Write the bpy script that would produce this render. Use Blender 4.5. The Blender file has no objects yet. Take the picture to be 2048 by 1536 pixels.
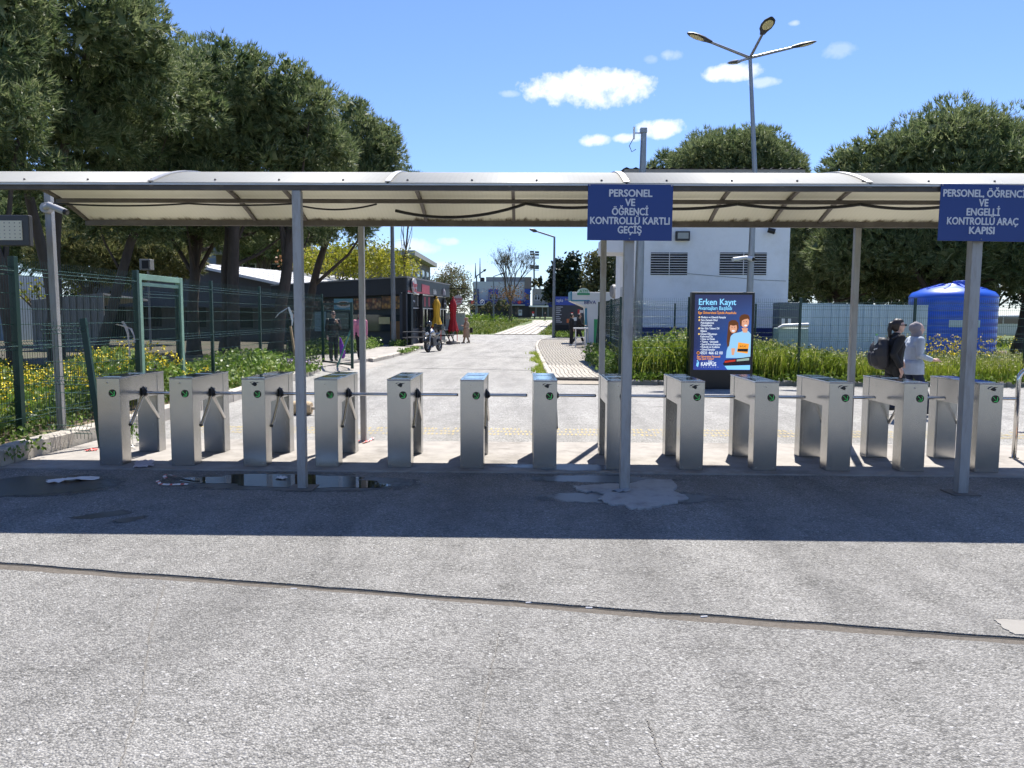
import bpy, bmesh, math, random
import numpy as np
from mathutils import Vector, Matrix

# ------------------------------------------------------------------ camera, sky, sun, exposure
SC = bpy.context.scene
COL = SC.collection
YAW, PITCH, ROLL, CAMH, FPX = 0.0169, 0.0884, 0.0051, 1.7218, 1538.0   # FPX: focal length in photo pixels (2048 wide)
_fw = Vector((-math.sin(YAW) * math.cos(PITCH), math.cos(YAW) * math.cos(PITCH), -math.sin(PITCH)))
_r0 = Vector((math.cos(YAW), math.sin(YAW), 0))
_u0 = _r0.cross(_fw)
_rt = math.cos(ROLL) * _r0 + math.sin(ROLL) * _u0
_up = -math.sin(ROLL) * _r0 + math.cos(ROLL) * _u0
cam_d = bpy.data.cameras.new('camera')
cam = bpy.data.objects.new('camera', cam_d)
COL.objects.link(cam)
cam_d.sensor_width = 36.0
cam_d.lens = FPX / 2048 * 36.0
cam_d.clip_start, cam_d.clip_end = 0.05, 5000
cam.matrix_world = Matrix(((_rt.x, _up.x, -_fw.x, 0), (_rt.y, _up.y, -_fw.y, 0), (_rt.z, _up.z, -_fw.z, CAMH), (0, 0, 0, 1)))
SC.camera = cam


def direction(px, py):
    return ((px - 1024) / FPX * _rt - (py - 768) / FPX * _up + _fw)


def at(px, py, D):
    """world point at depth D (metres along Y) seen at a photo pixel: used to take real sizes off the photograph"""
    d = direction(px, py)
    return Vector((0, 0, CAMH)) + d * (D / d.y)


SUN = Vector((0.175, 0.532, 1.0)).normalized()          # towards the sun: ahead, a little to the right, high
SUN_EL = math.asin(SUN.z)
SUN_AZ = math.atan2(SUN.x, SUN.y)                       # from +Y towards +X
world = bpy.data.worlds.new('World')
SC.world = world
world.use_nodes = True
wn, wl = world.node_tree.nodes, world.node_tree.links
wn.clear()


def wnode(t, **k):
    n = wn.new(t)
    for a, v in k.items():
        setattr(n, a, v)
    return n


w_out = wnode('ShaderNodeOutputWorld')
w_bg = wnode('ShaderNodeBackground')
SKY_STRENGTH = 0.084
w_bg.inputs['Strength'].default_value = SKY_STRENGTH
w_sky = wnode('ShaderNodeTexSky', sky_type='NISHITA', sun_disc=False, sun_elevation=SUN_EL, sun_rotation=SUN_AZ)
w_sky.air_density = 1.0
w_sky.dust_density = 0.1
w_sky.ozone_density = 3.0
w_tc = wnode('ShaderNodeTexCoord')


def wmath(op, a, b=None, clamp=False):
    n = wnode('ShaderNodeMath', operation=op, use_clamp=clamp)
    for i, v in enumerate((a, b)):
        if v is None:
            continue
        if isinstance(v, (int, float)):
            n.inputs[i].default_value = v
        else:
            wl.new(v, n.inputs[i])
    return n.outputs[0]


def wdot(vec):
    n = wnode('ShaderNodeVectorMath', operation='DOT_PRODUCT')
    wl.new(w_tc.outputs['Generated'], n.inputs[0])
    n.inputs[1].default_value = vec
    return n.outputs['Value']


w_n1 = wnode('ShaderNodeTexNoise')
w_n1.inputs['Scale'].default_value = 34
w_n1.inputs['Detail'].default_value = 9
w_n1.inputs['Roughness'].default_value = 0.62
wl.new(w_tc.outputs['Generated'], w_n1.inputs['Vector'])
w_n2 = wnode('ShaderNodeTexNoise')
w_n2.inputs['Scale'].default_value = 8
w_n2.inputs['Detail'].default_value = 3
wl.new(w_tc.outputs['Generated'], w_n2.inputs['Vector'])
noise_off = wmath('SUBTRACT', w_n1.outputs['Fac'], 0.5)
# small fair-weather clouds, each at its own compass direction and height in the sky: (az deg from +Y, el deg, half width deg, half height deg, density)
CLOUDS = [(4.6, 15.9, 5.6, 1.45, 1.0), (2.6, 16.2, 2.8, 1.0, 1.0), (14.4, 16.5, 2.2, 0.7, 0.85), (16.6, 15.7, 1.2, 0.4, 0.4), (9.8, 13.2, 2.0, 0.85, 0.9), (5.0, 12.5, 1.3, 0.55, 0.8), (7.2, 12.6, 1.2, 0.4, 0.7),
          (10.3, 17.8, 1.0, 0.45, 0.3), (8.8, 17.6, 0.7, 0.4, 0.2), (21.3, 17.2, 1.4, 0.6, 0.22), (18.4, 19.1, 0.5, 0.25, 0.4), (-1.2, 15.6, 0.9, 0.3, 0.25),
          (-8.6, 5.0, 3.0, 0.7, 0.5), (-5.8, 5.4, 1.2, 0.4, 0.4), (-6.5, 3.4, 4.0, 0.6, 0.4), (-47, 17, 6, 2, 0.9), (62, 21, 7, 2.2, 1.0), (95, 14, 5, 1.6, 0.9), (-110, 16, 6, 2, 0.9), (150, 19, 7, 2, 1.0)]
cov = None
shade = None
for az, el, hw, hh, dens in CLOUDS:
    a, e = math.radians(az), math.radians(el)
    c = Vector((math.sin(a) * math.cos(e), math.cos(a) * math.cos(e), math.sin(e)))
    u = Vector((math.cos(a), -math.sin(a), 0))
    v = c.cross(u) * -1
    v = v if v.z > 0 else -v
    du = wmath('DIVIDE', wdot(u), math.radians(hw))
    dv = wmath('DIVIDE', wdot(v), math.radians(hh))
    r2 = wmath('ADD', wmath('MULTIPLY', du, du), wmath('MULTIPLY', dv, dv))
    front = wmath('GREATER_THAN', wdot(c), 0.5)
    val = wmath('ADD', wmath('SUBTRACT', 0.75, r2), wmath('MULTIPLY', noise_off, 2.6))
    val = wmath('MULTIPLY', wmath('MULTIPLY', val, 1.5, clamp=True), wmath('MULTIPLY', front, dens))
    cov = val if cov is None else wmath('MAXIMUM', cov, val)
w_mix = wnode('ShaderNodeMix', data_type='RGBA')
wl.new(cov, w_mix.inputs['Factor'])
w_tint = wnode('ShaderNodeMix', data_type='RGBA', blend_type='MULTIPLY')      # deep spring blue
w_tint.inputs['Factor'].default_value = 1.0
wl.new(w_sky.outputs[0], w_tint.inputs[6])
w_tint.inputs[7].default_value = (0.80, 0.90, 1.18, 1)
wl.new(w_tint.outputs[2], w_mix.inputs[6])
w_ccol = wnode('ShaderNodeMix', data_type='RGBA')
wl.new(w_n2.outputs['Fac'], w_ccol.inputs['Factor'])
w_ccol.inputs[6].default_value = (6.6, 7.0, 7.8, 1)
w_ccol.inputs[7].default_value = (9.6, 9.6, 9.6, 1)
wl.new(w_ccol.outputs[2], w_mix.inputs[7])
wl.new(w_mix.outputs[2], w_bg.inputs['Color'])
wl.new(w_bg.outputs[0], w_out.inputs['Surface'])

sun_d = bpy.data.lights.new('sun', 'SUN')
sun_d.energy = 5.0
sun_d.angle = math.radians(0.53)
sun_d.color = (1.0, 0.955, 0.89)
sun = bpy.data.objects.new('sun', sun_d)
COL.objects.link(sun)
sun.rotation_euler = SUN.to_track_quat('Z', 'Y').to_euler()
sun.location = (20, 60, 90)

vs = SC.view_settings
vs.view_transform = 'Standard'
vs.look = 'None'
vs.exposure = 0.9
vs.gamma = 1.0
vs.use_curve_mapping = False
SC.cycles.use_denoising = True
SC.cycles.max_bounces = 6
SC.cycles.diffuse_bounces = 2
SC.cycles.adaptive_threshold = 0.025
SC.cycles.glossy_bounces = 4
SC.cycles.transmission_bounces = 4
SC.cycles.transparent_max_bounces = 8
SC.cycles.sample_clamp_indirect = 6.0
SC.cycles.caustics_reflective = False
SC.cycles.caustics_refractive = False

# ------------------------------------------------------------------ helpers
RND = random.Random(7)


def org(p):
    o = Vector((0, 0, 0))
    while p is not None:
        o += p.location
        p = p.parent
    return o


def tag(o, label=None, cat=None, group=None, kind=None):
    if label:
        o['label'] = label
    if cat:
        o['category'] = cat
    if group:
        o['group'] = group
    if kind:
        o['kind'] = kind
    return o


def thing(name, label, cat, loc=(0, 0, 0), group=None):
    o = bpy.data.objects.new(name, None)
    o.empty_display_size = 0.2
    COL.objects.link(o)
    o.location = loc
    return tag(o, label, cat, group)


def copy_tree(o, parent=None):
    c = o.copy()
    COL.objects.link(c)
    c.parent = parent
    for ch in list(o.children):
        copy_tree(ch, c)
    return c


def link_mesh(name, me, m, parent=None, smooth=False):
    o = bpy.data.objects.new(name, me)
    COL.objects.link(o)
    if m is not None:
        me.materials.append(m)
    if smooth:
        me.polygons.foreach_set('use_smooth', [True] * len(me.polygons))
    if parent is not None:
        o.parent = parent
        d = -org(parent)
        if d.length > 0:
            me.transform(Matrix.Translation(d))
    return o


class MB:
    """collects shapes and links them as one mesh"""

    def __init__(s):
        s.v, s.f = [], []

    def add(s, vs_, fs):
        n = len(s.v)
        s.v += [tuple(p) for p in vs_]
        s.f += [tuple(i + n for i in f) for f in fs]
        return s

    def hexa(s, p):   # 8 corners: bottom 0-3, top 4-7
        return s.add(p, [(3, 2, 1, 0), (4, 5, 6, 7), (0, 1, 5, 4), (1, 2, 6, 5), (2, 3, 7, 6), (3, 0, 4, 7)])

    def box(s, x0, x1, y0, y1, z0, z1):
        return s.hexa([(x0, y0, z0), (x1, y0, z0), (x1, y1, z0), (x0, y1, z0), (x0, y0, z1), (x1, y0, z1), (x1, y1, z1), (x0, y1, z1)])

    def cbox(s, c, size, rz=0.0, rx=0.0, ry=0.0):
        M = Matrix.Rotation(rz, 3, 'Z') @ Matrix.Rotation(ry, 3, 'Y') @ Matrix.Rotation(rx, 3, 'X')
        c = Vector(c)
        h = [x / 2 for x in size]
        pts = [c + M @ Vector((a * h[0], b * h[1], d * h[2])) for d in (-1, 1) for a, b in ((-1, -1), (1, -1), (1, 1), (-1, 1))]
        return s.hexa(pts)

    def beam(s, p0, p1, w, h, up=(0, 0, 1)):
        p0, p1 = Vector(p0), Vector(p1)
        d = (p1 - p0).normalized()
        a = d.cross(Vector(up))
        if a.length < 1e-4:
            a = d.cross(Vector((0, 1, 0)))
        a.normalize()
        b = a.cross(d)
        q = lambda p: [p - a * w / 2 - b * h / 2, p + a * w / 2 - b * h / 2, p + a * w / 2 + b * h / 2, p - a * w / 2 + b * h / 2]
        return s.add(q(p0) + q(p1), [(3, 2, 1, 0), (4, 5, 6, 7), (0, 1, 5, 4), (1, 2, 6, 5), (2, 3, 7, 6), (3, 0, 4, 7)])

    def tube(s, path, r, n=8, cap=True):
        path = [Vector(p) for p in path]
        rs = r if isinstance(r, (list, tuple)) else [r] * len(path)
        rings = []
        prev = None
        for i, p in enumerate(path):
            t = (path[min(i + 1, len(path) - 1)] - path[max(i - 1, 0)])
            t = t.normalized() if t.length > 1e-9 else Vector((0, 0, 1))
            if prev is None:
                a = t.orthogonal().normalized()
            else:
                a = prev - t * prev.dot(t)
                a = a.normalized() if a.length > 1e-6 else t.orthogonal().normalized()
            prev = a
            b = t.cross(a)
            rings.append([p + (a * math.cos(2 * math.pi * k / n) + b * math.sin(2 * math.pi * k / n)) * rs[i] for k in range(n)])
        vs_ = [q for ring in rings for q in ring]
        fs = []
        for i in range(len(rings) - 1):
            for k in range(n):
                k2 = (k + 1) % n
                fs.append((i * n + k, i * n + k2, (i + 1) * n + k2, (i + 1) * n + k))
        if cap:
            fs.append(tuple(reversed(range(n))))
            fs.append(tuple((len(rings) - 1) * n + k for k in range(n)))
        return s.add(vs_, fs)

    def lathe(s, prof, c=(0, 0, 0), n=24, cap=True):
        c = Vector(c)
        vs_ = [c + Vector((r * math.cos(2 * math.pi * k / n), r * math.sin(2 * math.pi * k / n), z)) for r, z in prof for k in range(n)]
        fs = [(i * n + k, i * n + (k + 1) % n, (i + 1) * n + (k + 1) % n, (i + 1) * n + k) for i in range(len(prof) - 1) for k in range(n)]
        if cap:
            fs += [tuple(reversed(range(n))), tuple((len(prof) - 1) * n + k for k in range(n))]
        return s.add(vs_, fs)

    def ball(s, c, r, n=10, m=7, rot=None):
        c = Vector(c)
        r = Vector((r, r, r)) if isinstance(r, (int, float)) else Vector(r)
        vs_ = []
        for i in range(m + 1):
            th = math.pi * i / m
            for k in range(n):
                ph = 2 * math.pi * k / n
                q = Vector((r.x * math.sin(th) * math.cos(ph), r.y * math.sin(th) * math.sin(ph), -r.z * math.cos(th)))
                vs_.append(c + (rot @ q if rot else q))
        fs = [(i * n + k, i * n + (k + 1) % n, (i + 1) * n + (k + 1) % n, (i + 1) * n + k) for i in range(m) for k in range(n)]
        return s.add(vs_, fs)

    def prism(s, poly, z0, z1):
        n = len(poly)
        if sum(poly[i][0] * poly[(i + 1) % n][1] - poly[(i + 1) % n][0] * poly[i][1] for i in range(n)) < 0:
            poly = poly[::-1]
        vs_ = [(x, y, z0) for x, y in poly] + [(x, y, z1) for x, y in poly]
        fs = [tuple(reversed(range(n))), tuple(range(n, 2 * n))] + [(i, (i + 1) % n, (i + 1) % n + n, i + n) for i in range(n)]
        return s.add(vs_, fs)

    def build(s, name, m, parent=None, smooth=False, bevel=0.0, auto=None, seg=2):
        me = bpy.data.meshes.new(name)
        me.from_pydata(s.v, [], s.f)
        me.update()
        o = link_mesh(name, me, m, parent, smooth)
        if auto is not None:
            me.polygons.foreach_set('use_smooth', [True] * len(me.polygons))
            try:
                me.set_sharp_from_angle(angle=math.radians(auto))
            except Exception:
                pass
        if bevel:
            b = o.modifiers.new('bevel', 'BEVEL')
            b.width = bevel
            b.segments = seg
            b.limit_method = 'ANGLE'
        return o


def fast_mesh(name, V, F, m, parent=None, smooth=False):
    """V (n,3) floats, F (k,3 or 4) ints"""
    V = np.asarray(V, dtype=np.float32).reshape(-1, 3)
    F = np.asarray(F, dtype=np.int32)
    me = bpy.data.meshes.new(name)
    k = F.shape[1]
    me.vertices.add(len(V))
    me.vertices.foreach_set('co', V.ravel())
    me.loops.add(F.size)
    me.loops.foreach_set('vertex_index', F.ravel())
    me.polygons.add(len(F))
    me.polygons.foreach_set('loop_start', np.arange(0, F.size, k, dtype=np.int32))
    me.update(calc_edges=True)
    me.validate()
    return link_mesh(name, me, m, parent, smooth)


def struct(o, label=None):
    return tag(o, label, None, None, 'structure')


# ------------------------------------------------------------------ materials
class NT:
    def __init__(s, m):
        s.t = m.node_tree
        s.n, s.l = s.t.nodes, s.t.links

    def new(s, typ, ins=None, **k):
        n = s.n.new(typ)
        for a, v in k.items():
            setattr(n, a, v)
        for a, v in (ins or {}).items():
            if hasattr(v, 'is_output'):
                s.l.new(v, n.inputs[a])
            else:
                n.inputs[a].default_value = v
        return n

    def math(s, op, a, b=None, c=None, clamp=False):
        n = s.n.new('ShaderNodeMath')
        n.operation, n.use_clamp = op, clamp
        for i, v in enumerate((a, b, c)):
            if v is None:
                continue
            if hasattr(v, 'is_output'):
                s.l.new(v, n.inputs[i])
            else:
                n.inputs[i].default_value = v
        return n.outputs[0]

    def mix(s, fac, a, b, mode='MIX'):
        n = s.n.new('ShaderNodeMix')
        n.data_type, n.blend_type = 'RGBA', mode
        for i, v in ((0, fac), (6, a), (7, b)):
            if hasattr(v, 'is_output'):
                s.l.new(v, n.inputs[i])
            else:
                n.inputs[i].default_value = v if i == 0 else (*v[:3], 1)
        return n.outputs[2]

    def ramp(s, fac, stops, interp='LINEAR'):
        n = s.n.new('ShaderNodeValToRGB')
        n.color_ramp.interpolation = interp
        el = n.color_ramp.elements
        while len(el) < len(stops):
            el.new(0.5)
        for e, (p, c) in zip(el, stops):
            e.position = p
            e.color = (c, c, c, 1) if isinstance(c, (int, float)) else (*c[:3], 1)
        s.l.new(fac, n.inputs[0])
        return n.outputs[0]


MATS = {}


def base_mat(name):
    m = bpy.data.materials.new(name)
    m.use_nodes = True
    MATS[name] = m
    nt = NT(m)
    b = m.node_tree.nodes['Principled BSDF']
    return m, nt, b


def mat(name, col, rough=0.6, metal=0.0, var=0.15, scale=6.0, bump=0.0, bscale=60.0, spec=0.5, dirt=None, dirt_amt=0.5, dscale=3.0, stretch=None, emit=None, estr=1.0, coat=0.0, alpha=None, rvar=0.0):
    if name in MATS:
        return MATS[name]
    m, nt, b = base_mat(name)
    tc = nt.new('ShaderNodeTexCoord')
    oi = nt.new('ShaderNodeObjectInfo')
    vec = tc.outputs['Object']
    if stretch:
        vec = nt.new('ShaderNodeMapping', {'Vector': vec, 'Scale': stretch}).outputs[0]
    w = nt.math('MULTIPLY', oi.outputs['Random'], 30.0)
    nz = nt.new('ShaderNodeTexNoise', {'Vector': vec, 'W': w, 'Scale': scale, 'Detail': 6.0, 'Roughness': 0.6}, noise_dimensions='4D')
    f = nt.ramp(nz.outputs['Fac'], [(0.25, 0.0), (0.75, 1.0)])
    c = Vector(col[:3])
    colo = nt.mix(f, c * (1 - var), c * (1 + var))
    if dirt is not None:
        n2 = nt.new('ShaderNodeTexNoise', {'Vector': vec, 'W': w, 'Scale': dscale, 'Detail': 8.0, 'Roughness': 0.7}, noise_dimensions='4D')
        df = nt.ramp(n2.outputs['Fac'], [(0.5, 0.0), (0.68, 1.0)])
        colo = nt.mix(nt.math('MULTIPLY', df, dirt_amt), colo, dirt)
    nt.l.new(colo, b.inputs['Base Color'])
    b.inputs['Roughness'].default_value = rough
    if rvar:
        nt.l.new(nt.math('ADD', rough - rvar / 2, nt.math('MULTIPLY', f, rvar)), b.inputs['Roughness'])
    b.inputs['Metallic'].default_value = metal
    b.inputs['Specular IOR Level'].default_value = spec
    if coat:
        b.inputs['Coat Weight'].default_value = coat
        b.inputs['Coat Roughness'].default_value = 0.08
    if bump:
        n3 = nt.new('ShaderNodeTexNoise', {'Vector': vec, 'Scale': bscale, 'Detail': 5.0, 'Roughness': 0.6})
        bp = nt.new('ShaderNodeBump', {'Height': n3.outputs['Fac'], 'Strength': bump, 'Distance': 0.02})
        nt.l.new(bp.outputs[0], b.inputs['Normal'])
    if emit is not None:
        b.inputs['Emission Color'].default_value = (*emit, 1)
        b.inputs['Emission Strength'].default_value = estr
    return m


def leaf_mat(name, c1, c2, c3=None, trans=0.35, scale=0.6, rough=0.55):
    """foliage: colour varies from clump to clump and leaf to leaf; part of the light goes through"""
    if name in MATS:
        return MATS[name]
    m, nt, b = base_mat(name)
    geo = nt.new('ShaderNodeNewGeometry')
    nz = nt.new('ShaderNodeTexNoise', {'Vector': geo.outputs['Position'], 'Scale': scale, 'Detail': 3.0})
    f = nt.ramp(nz.outputs['Fac'], [(0.35, 0.0), (0.65, 1.0)])
    col = nt.mix(f, c1, c2)
    if c3 is not None:
        r = nt.ramp(geo.outputs['Random Per Island'], [(0.6, 0.0), (0.95, 1.0)])
        col = nt.mix(r, col, c3)
    hv = nt.new('ShaderNodeHueSaturation', {'Color': col, 'Value': nt.math('ADD', 0.75, nt.math('MULTIPLY', geo.outputs['Random Per Island'], 0.5))})
    col = hv.outputs[0]
    nt.l.new(col, b.inputs['Base Color'])
    b.inputs['Roughness'].default_value = rough
    b.inputs['Specular IOR Level'].default_value = 0.3
    tr = nt.new('ShaderNodeBsdfTranslucent', {'Color': col})
    mx = nt.new('ShaderNodeMixShader', {0: trans, 1: b.outputs[0], 2: tr.outputs[0]})
    out = m.node_tree.nodes['Material Output']
    nt.l.new(mx.outputs[0], out.inputs['Surface'])
    return m


def asphalt_mat(name, lo, hi, stone, stain=0.5, sc=1.0, warm=(1.02, 0.99, 0.92), damp=False):
    """worn asphalt: pale stones in a grey binder, long stains"""
    m, nt, b = base_mat(name)
    geo = nt.new('ShaderNodeNewGeometry')
    pos = geo.outputs['Position']
    big = nt.new('ShaderNodeTexNoise', {'Vector': pos, 'Scale': 0.55, 'Detail': 8.0, 'Roughness': 0.68})
    mid = nt.new('ShaderNodeTexNoise', {'Vector': pos, 'Scale': 5.0, 'Detail': 5.0, 'Roughness': 0.6})
    v1 = nt.new('ShaderNodeTexVoronoi', {'Vector': pos, 'Scale': 105.0 * sc, 'Randomness': 1.0})
    v2 = nt.new('ShaderNodeTexVoronoi', {'Vector': pos, 'Scale': 46.0 * sc, 'Randomness': 1.0})
    fine = nt.new('ShaderNodeTexNoise', {'Vector': pos, 'Scale': 190.0, 'Detail': 2.0})
    s1 = nt.new('ShaderNodeSeparateColor', {'Color': v1.outputs['Color']}).outputs[0]
    s2 = nt.new('ShaderNodeSeparateColor', {'Color': v2.outputs['Color']}).outputs[1]
    tone = nt.math('ADD', nt.math('MULTIPLY', s1, 0.85), nt.math('MULTIPLY', fine.outputs['Fac'], 0.3))
    c = nt.mix(nt.ramp(tone, [(0.1, 0.0), (0.9, 1.0)]), Vector(warm) * lo, Vector(warm) * hi)
    dark = nt.math('MULTIPLY', nt.ramp(v1.outputs['Distance'], [(0.35, 0.0), (0.75, 1.0)]), 0.45)
    c = nt.mix(dark, c, Vector(warm) * lo * 0.45)
    big_stone = nt.math('MULTIPLY', nt.ramp(s2, [(0.88, 0.0), (0.94, 1.0)]), nt.ramp(v2.outputs['Distance'], [(0.28, 1.0), (0.46, 0.0)]))
    c = nt.mix(nt.math('MULTIPLY', big_stone, 0.7), c, Vector((1.0, 0.98, 0.94)) * stone)
    pit = nt.new('ShaderNodeTexNoise', {'Vector': nt.new('ShaderNodeMapping', {'Vector': pos, 'Scale': (0.55, 1.0, 1.0)}).outputs[0], 'Scale': 42.0, 'Detail': 3.0, 'Roughness': 0.6})
    blot = nt.new('ShaderNodeTexNoise', {'Vector': pos, 'Scale': 2.6, 'Detail': 4.0, 'Roughness': 0.6})
    pf = nt.math('MULTIPLY', nt.ramp(pit.outputs['Fac'], [(0.50, 0.0), (0.66, 1.0)]), nt.ramp(blot.outputs['Fac'], [(0.42, 0.12), (0.62, 1.0)]))
    c = nt.mix(pf, c, Vector(warm) * lo * 0.75)
    st = nt.math('MULTIPLY', nt.ramp(big.outputs['Fac'], [(0.42, 0.0), (0.68, 1.0)]), stain)
    c = nt.mix(st, c, nt.mix(0.55, c, Vector((0.9, 0.86, 0.8)) * lo * 0.9))
    c = nt.mix(nt.ramp(mid.outputs['Fac'], [(0.3, 0.0), (0.75, 0.3)]), c, Vector((1, 0.97, 0.92)) * hi)
    track = nt.new('ShaderNodeTexNoise', {'Vector': nt.new('ShaderNodeMapping', {'Vector': pos, 'Rotation': (0, 0, 0.12), 'Scale': (1.1, 0.16, 1.0)}).outputs[0], 'Scale': 1.4, 'Detail': 5.0, 'Roughness': 0.6})
    c = nt.mix(1.0, c, nt.ramp(track.outputs['Fac'], [(0.3, 0.74), (0.5, 1.0), (0.72, 1.16)]), 'MULTIPLY')
    nt.l.new(c, b.inputs['Base Color'])
    b.inputs['Roughness'].default_value = 0.85
    b.inputs['Specular IOR Level'].default_value = 0.2
    h = nt.math('SUBTRACT', nt.math('MULTIPLY', fine.outputs['Fac'], 0.3), v1.outputs['Distance'])
    h = nt.math('ADD', h, nt.math('MULTIPLY', big_stone, 0.5))
    bp = nt.new('ShaderNodeBump', {'Height': h, 'Strength': 1.0, 'Distance': 0.009})
    nt.l.new(bp.outputs[0], b.inputs['Normal'])
    return m


def steel_mat(name, rough, col=(0.56, 0.555, 0.54), streak=(60, 60, 2), smudge=0.12):
    """brushed stainless steel with smudges"""
    m, nt, b = base_mat(name)
    tc = nt.new('ShaderNodeTexCoord')
    oi = nt.new('ShaderNodeObjectInfo')
    off = nt.new('ShaderNodeVectorMath', {0: tc.outputs['Object'], 1: nt.new('ShaderNodeCombineXYZ', {'X': nt.math('MULTIPLY', oi.outputs['Random'], 9.0), 'Z': nt.math('MULTIPLY', oi.outputs['Random'], 17.0)}).outputs[0]}, operation='ADD').outputs[0]
    mp = nt.new('ShaderNodeMapping', {'Vector': off, 'Scale': streak})
    st = nt.new('ShaderNodeTexNoise', {'Vector': mp.outputs[0], 'Scale': 4.0, 'Detail': 4.0})
    sm = nt.new('ShaderNodeTexNoise', {'Vector': off, 'Scale': 5.0, 'Detail': 6.0, 'Roughness': 0.65})
    c = nt.mix(nt.ramp(sm.outputs['Fac'], [(0.4, 0.0), (0.7, 1.0)]), col, Vector(col) * 0.94)
    nt.l.new(c, b.inputs['Base Color'])
    b.inputs['Metallic'].default_value = 1.0
    r = nt.math('ADD', nt.math('MULTIPLY', st.outputs['Fac'], 0.07), rough - 0.035)
    r = nt.math('ADD', r, nt.math('MULTIPLY', nt.ramp(sm.outputs['Fac'], [(0.45, 0.0), (0.75, 1.0)]), smudge))
    nt.l.new(r, b.inputs['Roughness'])
    bp = nt.new('ShaderNodeBump', {'Height': sm.outputs['Fac'], 'Strength': 0.008, 'Distance': 0.02})
    nt.l.new(bp.outputs[0], b.inputs['Normal'])
    return m


M_asphalt = asphalt_mat('worn_asphalt', 0.105, 0.37, 0.58, sc=0.9)
M_asphalt2 = asphalt_mat('road_asphalt', 0.17, 0.47, 0.66, stain=0.5, sc=0.7)
M_concrete = mat('concrete', (0.33, 0.305, 0.275), 0.85, var=0.2, scale=5, bump=0.25, bscale=90, dirt=(0.16, 0.145, 0.125), dirt_amt=0.85, dscale=1.7)
M_patch = mat('repair_mortar', (0.37, 0.37, 0.36), 0.85, var=0.12, scale=9, bump=0.3, bscale=70, dirt=(0.15, 0.145, 0.14), dirt_amt=0.6, dscale=5)
M_dirt = mat('sandy_dirt', (0.125, 0.108, 0.088), 0.95, var=0.35, scale=40, bump=0.6, bscale=120)
M_soil = mat('soil', (0.16, 0.12, 0.08), 0.95, var=0.35, scale=3, bump=0.5, bscale=30, dirt=(0.10, 0.13, 0.04), dirt_amt=0.7, dscale=1.2)
M_kerb = mat('kerb_concrete', (0.46, 0.42, 0.36), 0.85, var=0.12, scale=7, bump=0.3, bscale=50, dirt=(0.2, 0.18, 0.15), dirt_amt=0.7, dscale=4)
M_paver = mat('paver', (0.40, 0.365, 0.31), 0.85, var=0.16, scale=9, bump=0.3, bscale=80)
M_joint = mat('paver_joint', (0.13, 0.115, 0.095), 0.95, var=0.25, scale=12)
M_crack = mat('crack_shadow', (0.03, 0.028, 0.026), 0.95, var=0.2)
M_yellow = mat('worn_yellow_paint', (0.42, 0.33, 0.14), 0.75, var=0.2, scale=20, dirt=(0.32, 0.29, 0.25), dirt_amt=0.9, dscale=9)
M_steel = steel_mat('brushed_steel', 0.24, (0.46, 0.458, 0.45), smudge=0.03)
M_lid = steel_mat('polished_lid_steel', 0.09, (0.5, 0.51, 0.53), smudge=0.1)
M_arm = steel_mat('polished_tube_steel', 0.14, (0.6, 0.6, 0.6), streak=(8, 8, 8), smudge=0.1)
M_galv = mat('galvanised_steel', (0.30, 0.305, 0.31), 0.42, metal=0.75, var=0.15, scale=14, dirt=(0.30, 0.29, 0.28), dirt_amt=0.7, dscale=6, stretch=(1, 1, 0.3))
M_post = mat('painted_grey_post', (0.345, 0.34, 0.33), 0.5, metal=0.25, var=0.12, scale=8, dirt=(0.20, 0.17, 0.14), dirt_amt=0.65, dscale=5, stretch=(2, 2, 0.35), bump=0.1, bscale=30)
M_beam = mat('dull_brown_beam', (0.135, 0.12, 0.107), 0.6, metal=0.2, var=0.2, scale=4, dirt=(0.22, 0.2, 0.18), dirt_amt=0.6, dscale=3)
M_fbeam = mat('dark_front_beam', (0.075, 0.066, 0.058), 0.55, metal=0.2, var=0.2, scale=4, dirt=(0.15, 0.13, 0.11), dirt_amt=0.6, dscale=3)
M_black = mat('black_plastic', (0.012, 0.012, 0.013), 0.42, var=0.2)
M_rubber = mat('black_rubber', (0.018, 0.018, 0.018), 0.75, var=0.2)
M_green = mat('fence_green', (0.007, 0.036, 0.026), 0.42, var=0.2, scale=5, spec=0.5)
M_wire = mat('fence_wire_green', (0.005, 0.026, 0.02), 0.4, metal=0.0, var=0.1, spec=0.35)
M_wireh = mat('fence_wire_glint', (0.10, 0.19, 0.16), 0.25, metal=0.2, var=0.1, spec=0.9)  # paler than the verticals: sun glint on the wires put into the colour
M_jamb = mat('gate_pale_green', (0.20, 0.34, 0.25), 0.5, var=0.12, dirt=(0.08, 0.1, 0.08), dirt_amt=0.5)
M_blue = mat('sign_blue', (0.008, 0.036, 0.185), 0.38, var=0.06, scale=2)
M_signtext = mat('sign_lettering', (0.62, 0.63, 0.66), 0.5, var=0.04)
M_white = mat('white_render', (0.82, 0.83, 0.84), 0.85, var=0.05, scale=1.5, bump=0.12, bscale=40, dirt=(0.62, 0.61, 0.58), dirt_amt=0.4, dscale=1.0)
M_whitep = mat('white_plastic', (0.72, 0.71, 0.69), 0.4, var=0.06)
M_navy = mat('navy_plinth', (0.008, 0.02, 0.14), 0.6, var=0.15)
M_dark = mat('dark_void', (0.012, 0.012, 0.014), 0.7, var=0.2)
M_grey = mat('mid_grey_paint', (0.22, 0.22, 0.22), 0.6, var=0.12)
M_dgrey = mat('dark_grey_paint', (0.045, 0.047, 0.052), 0.5, var=0.15)
M_bark = mat('pine_bark', (0.075, 0.058, 0.046), 0.95, var=0.35, scale=6, bump=0.9, bscale=14, stretch=(1, 1, 0.35))
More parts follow.
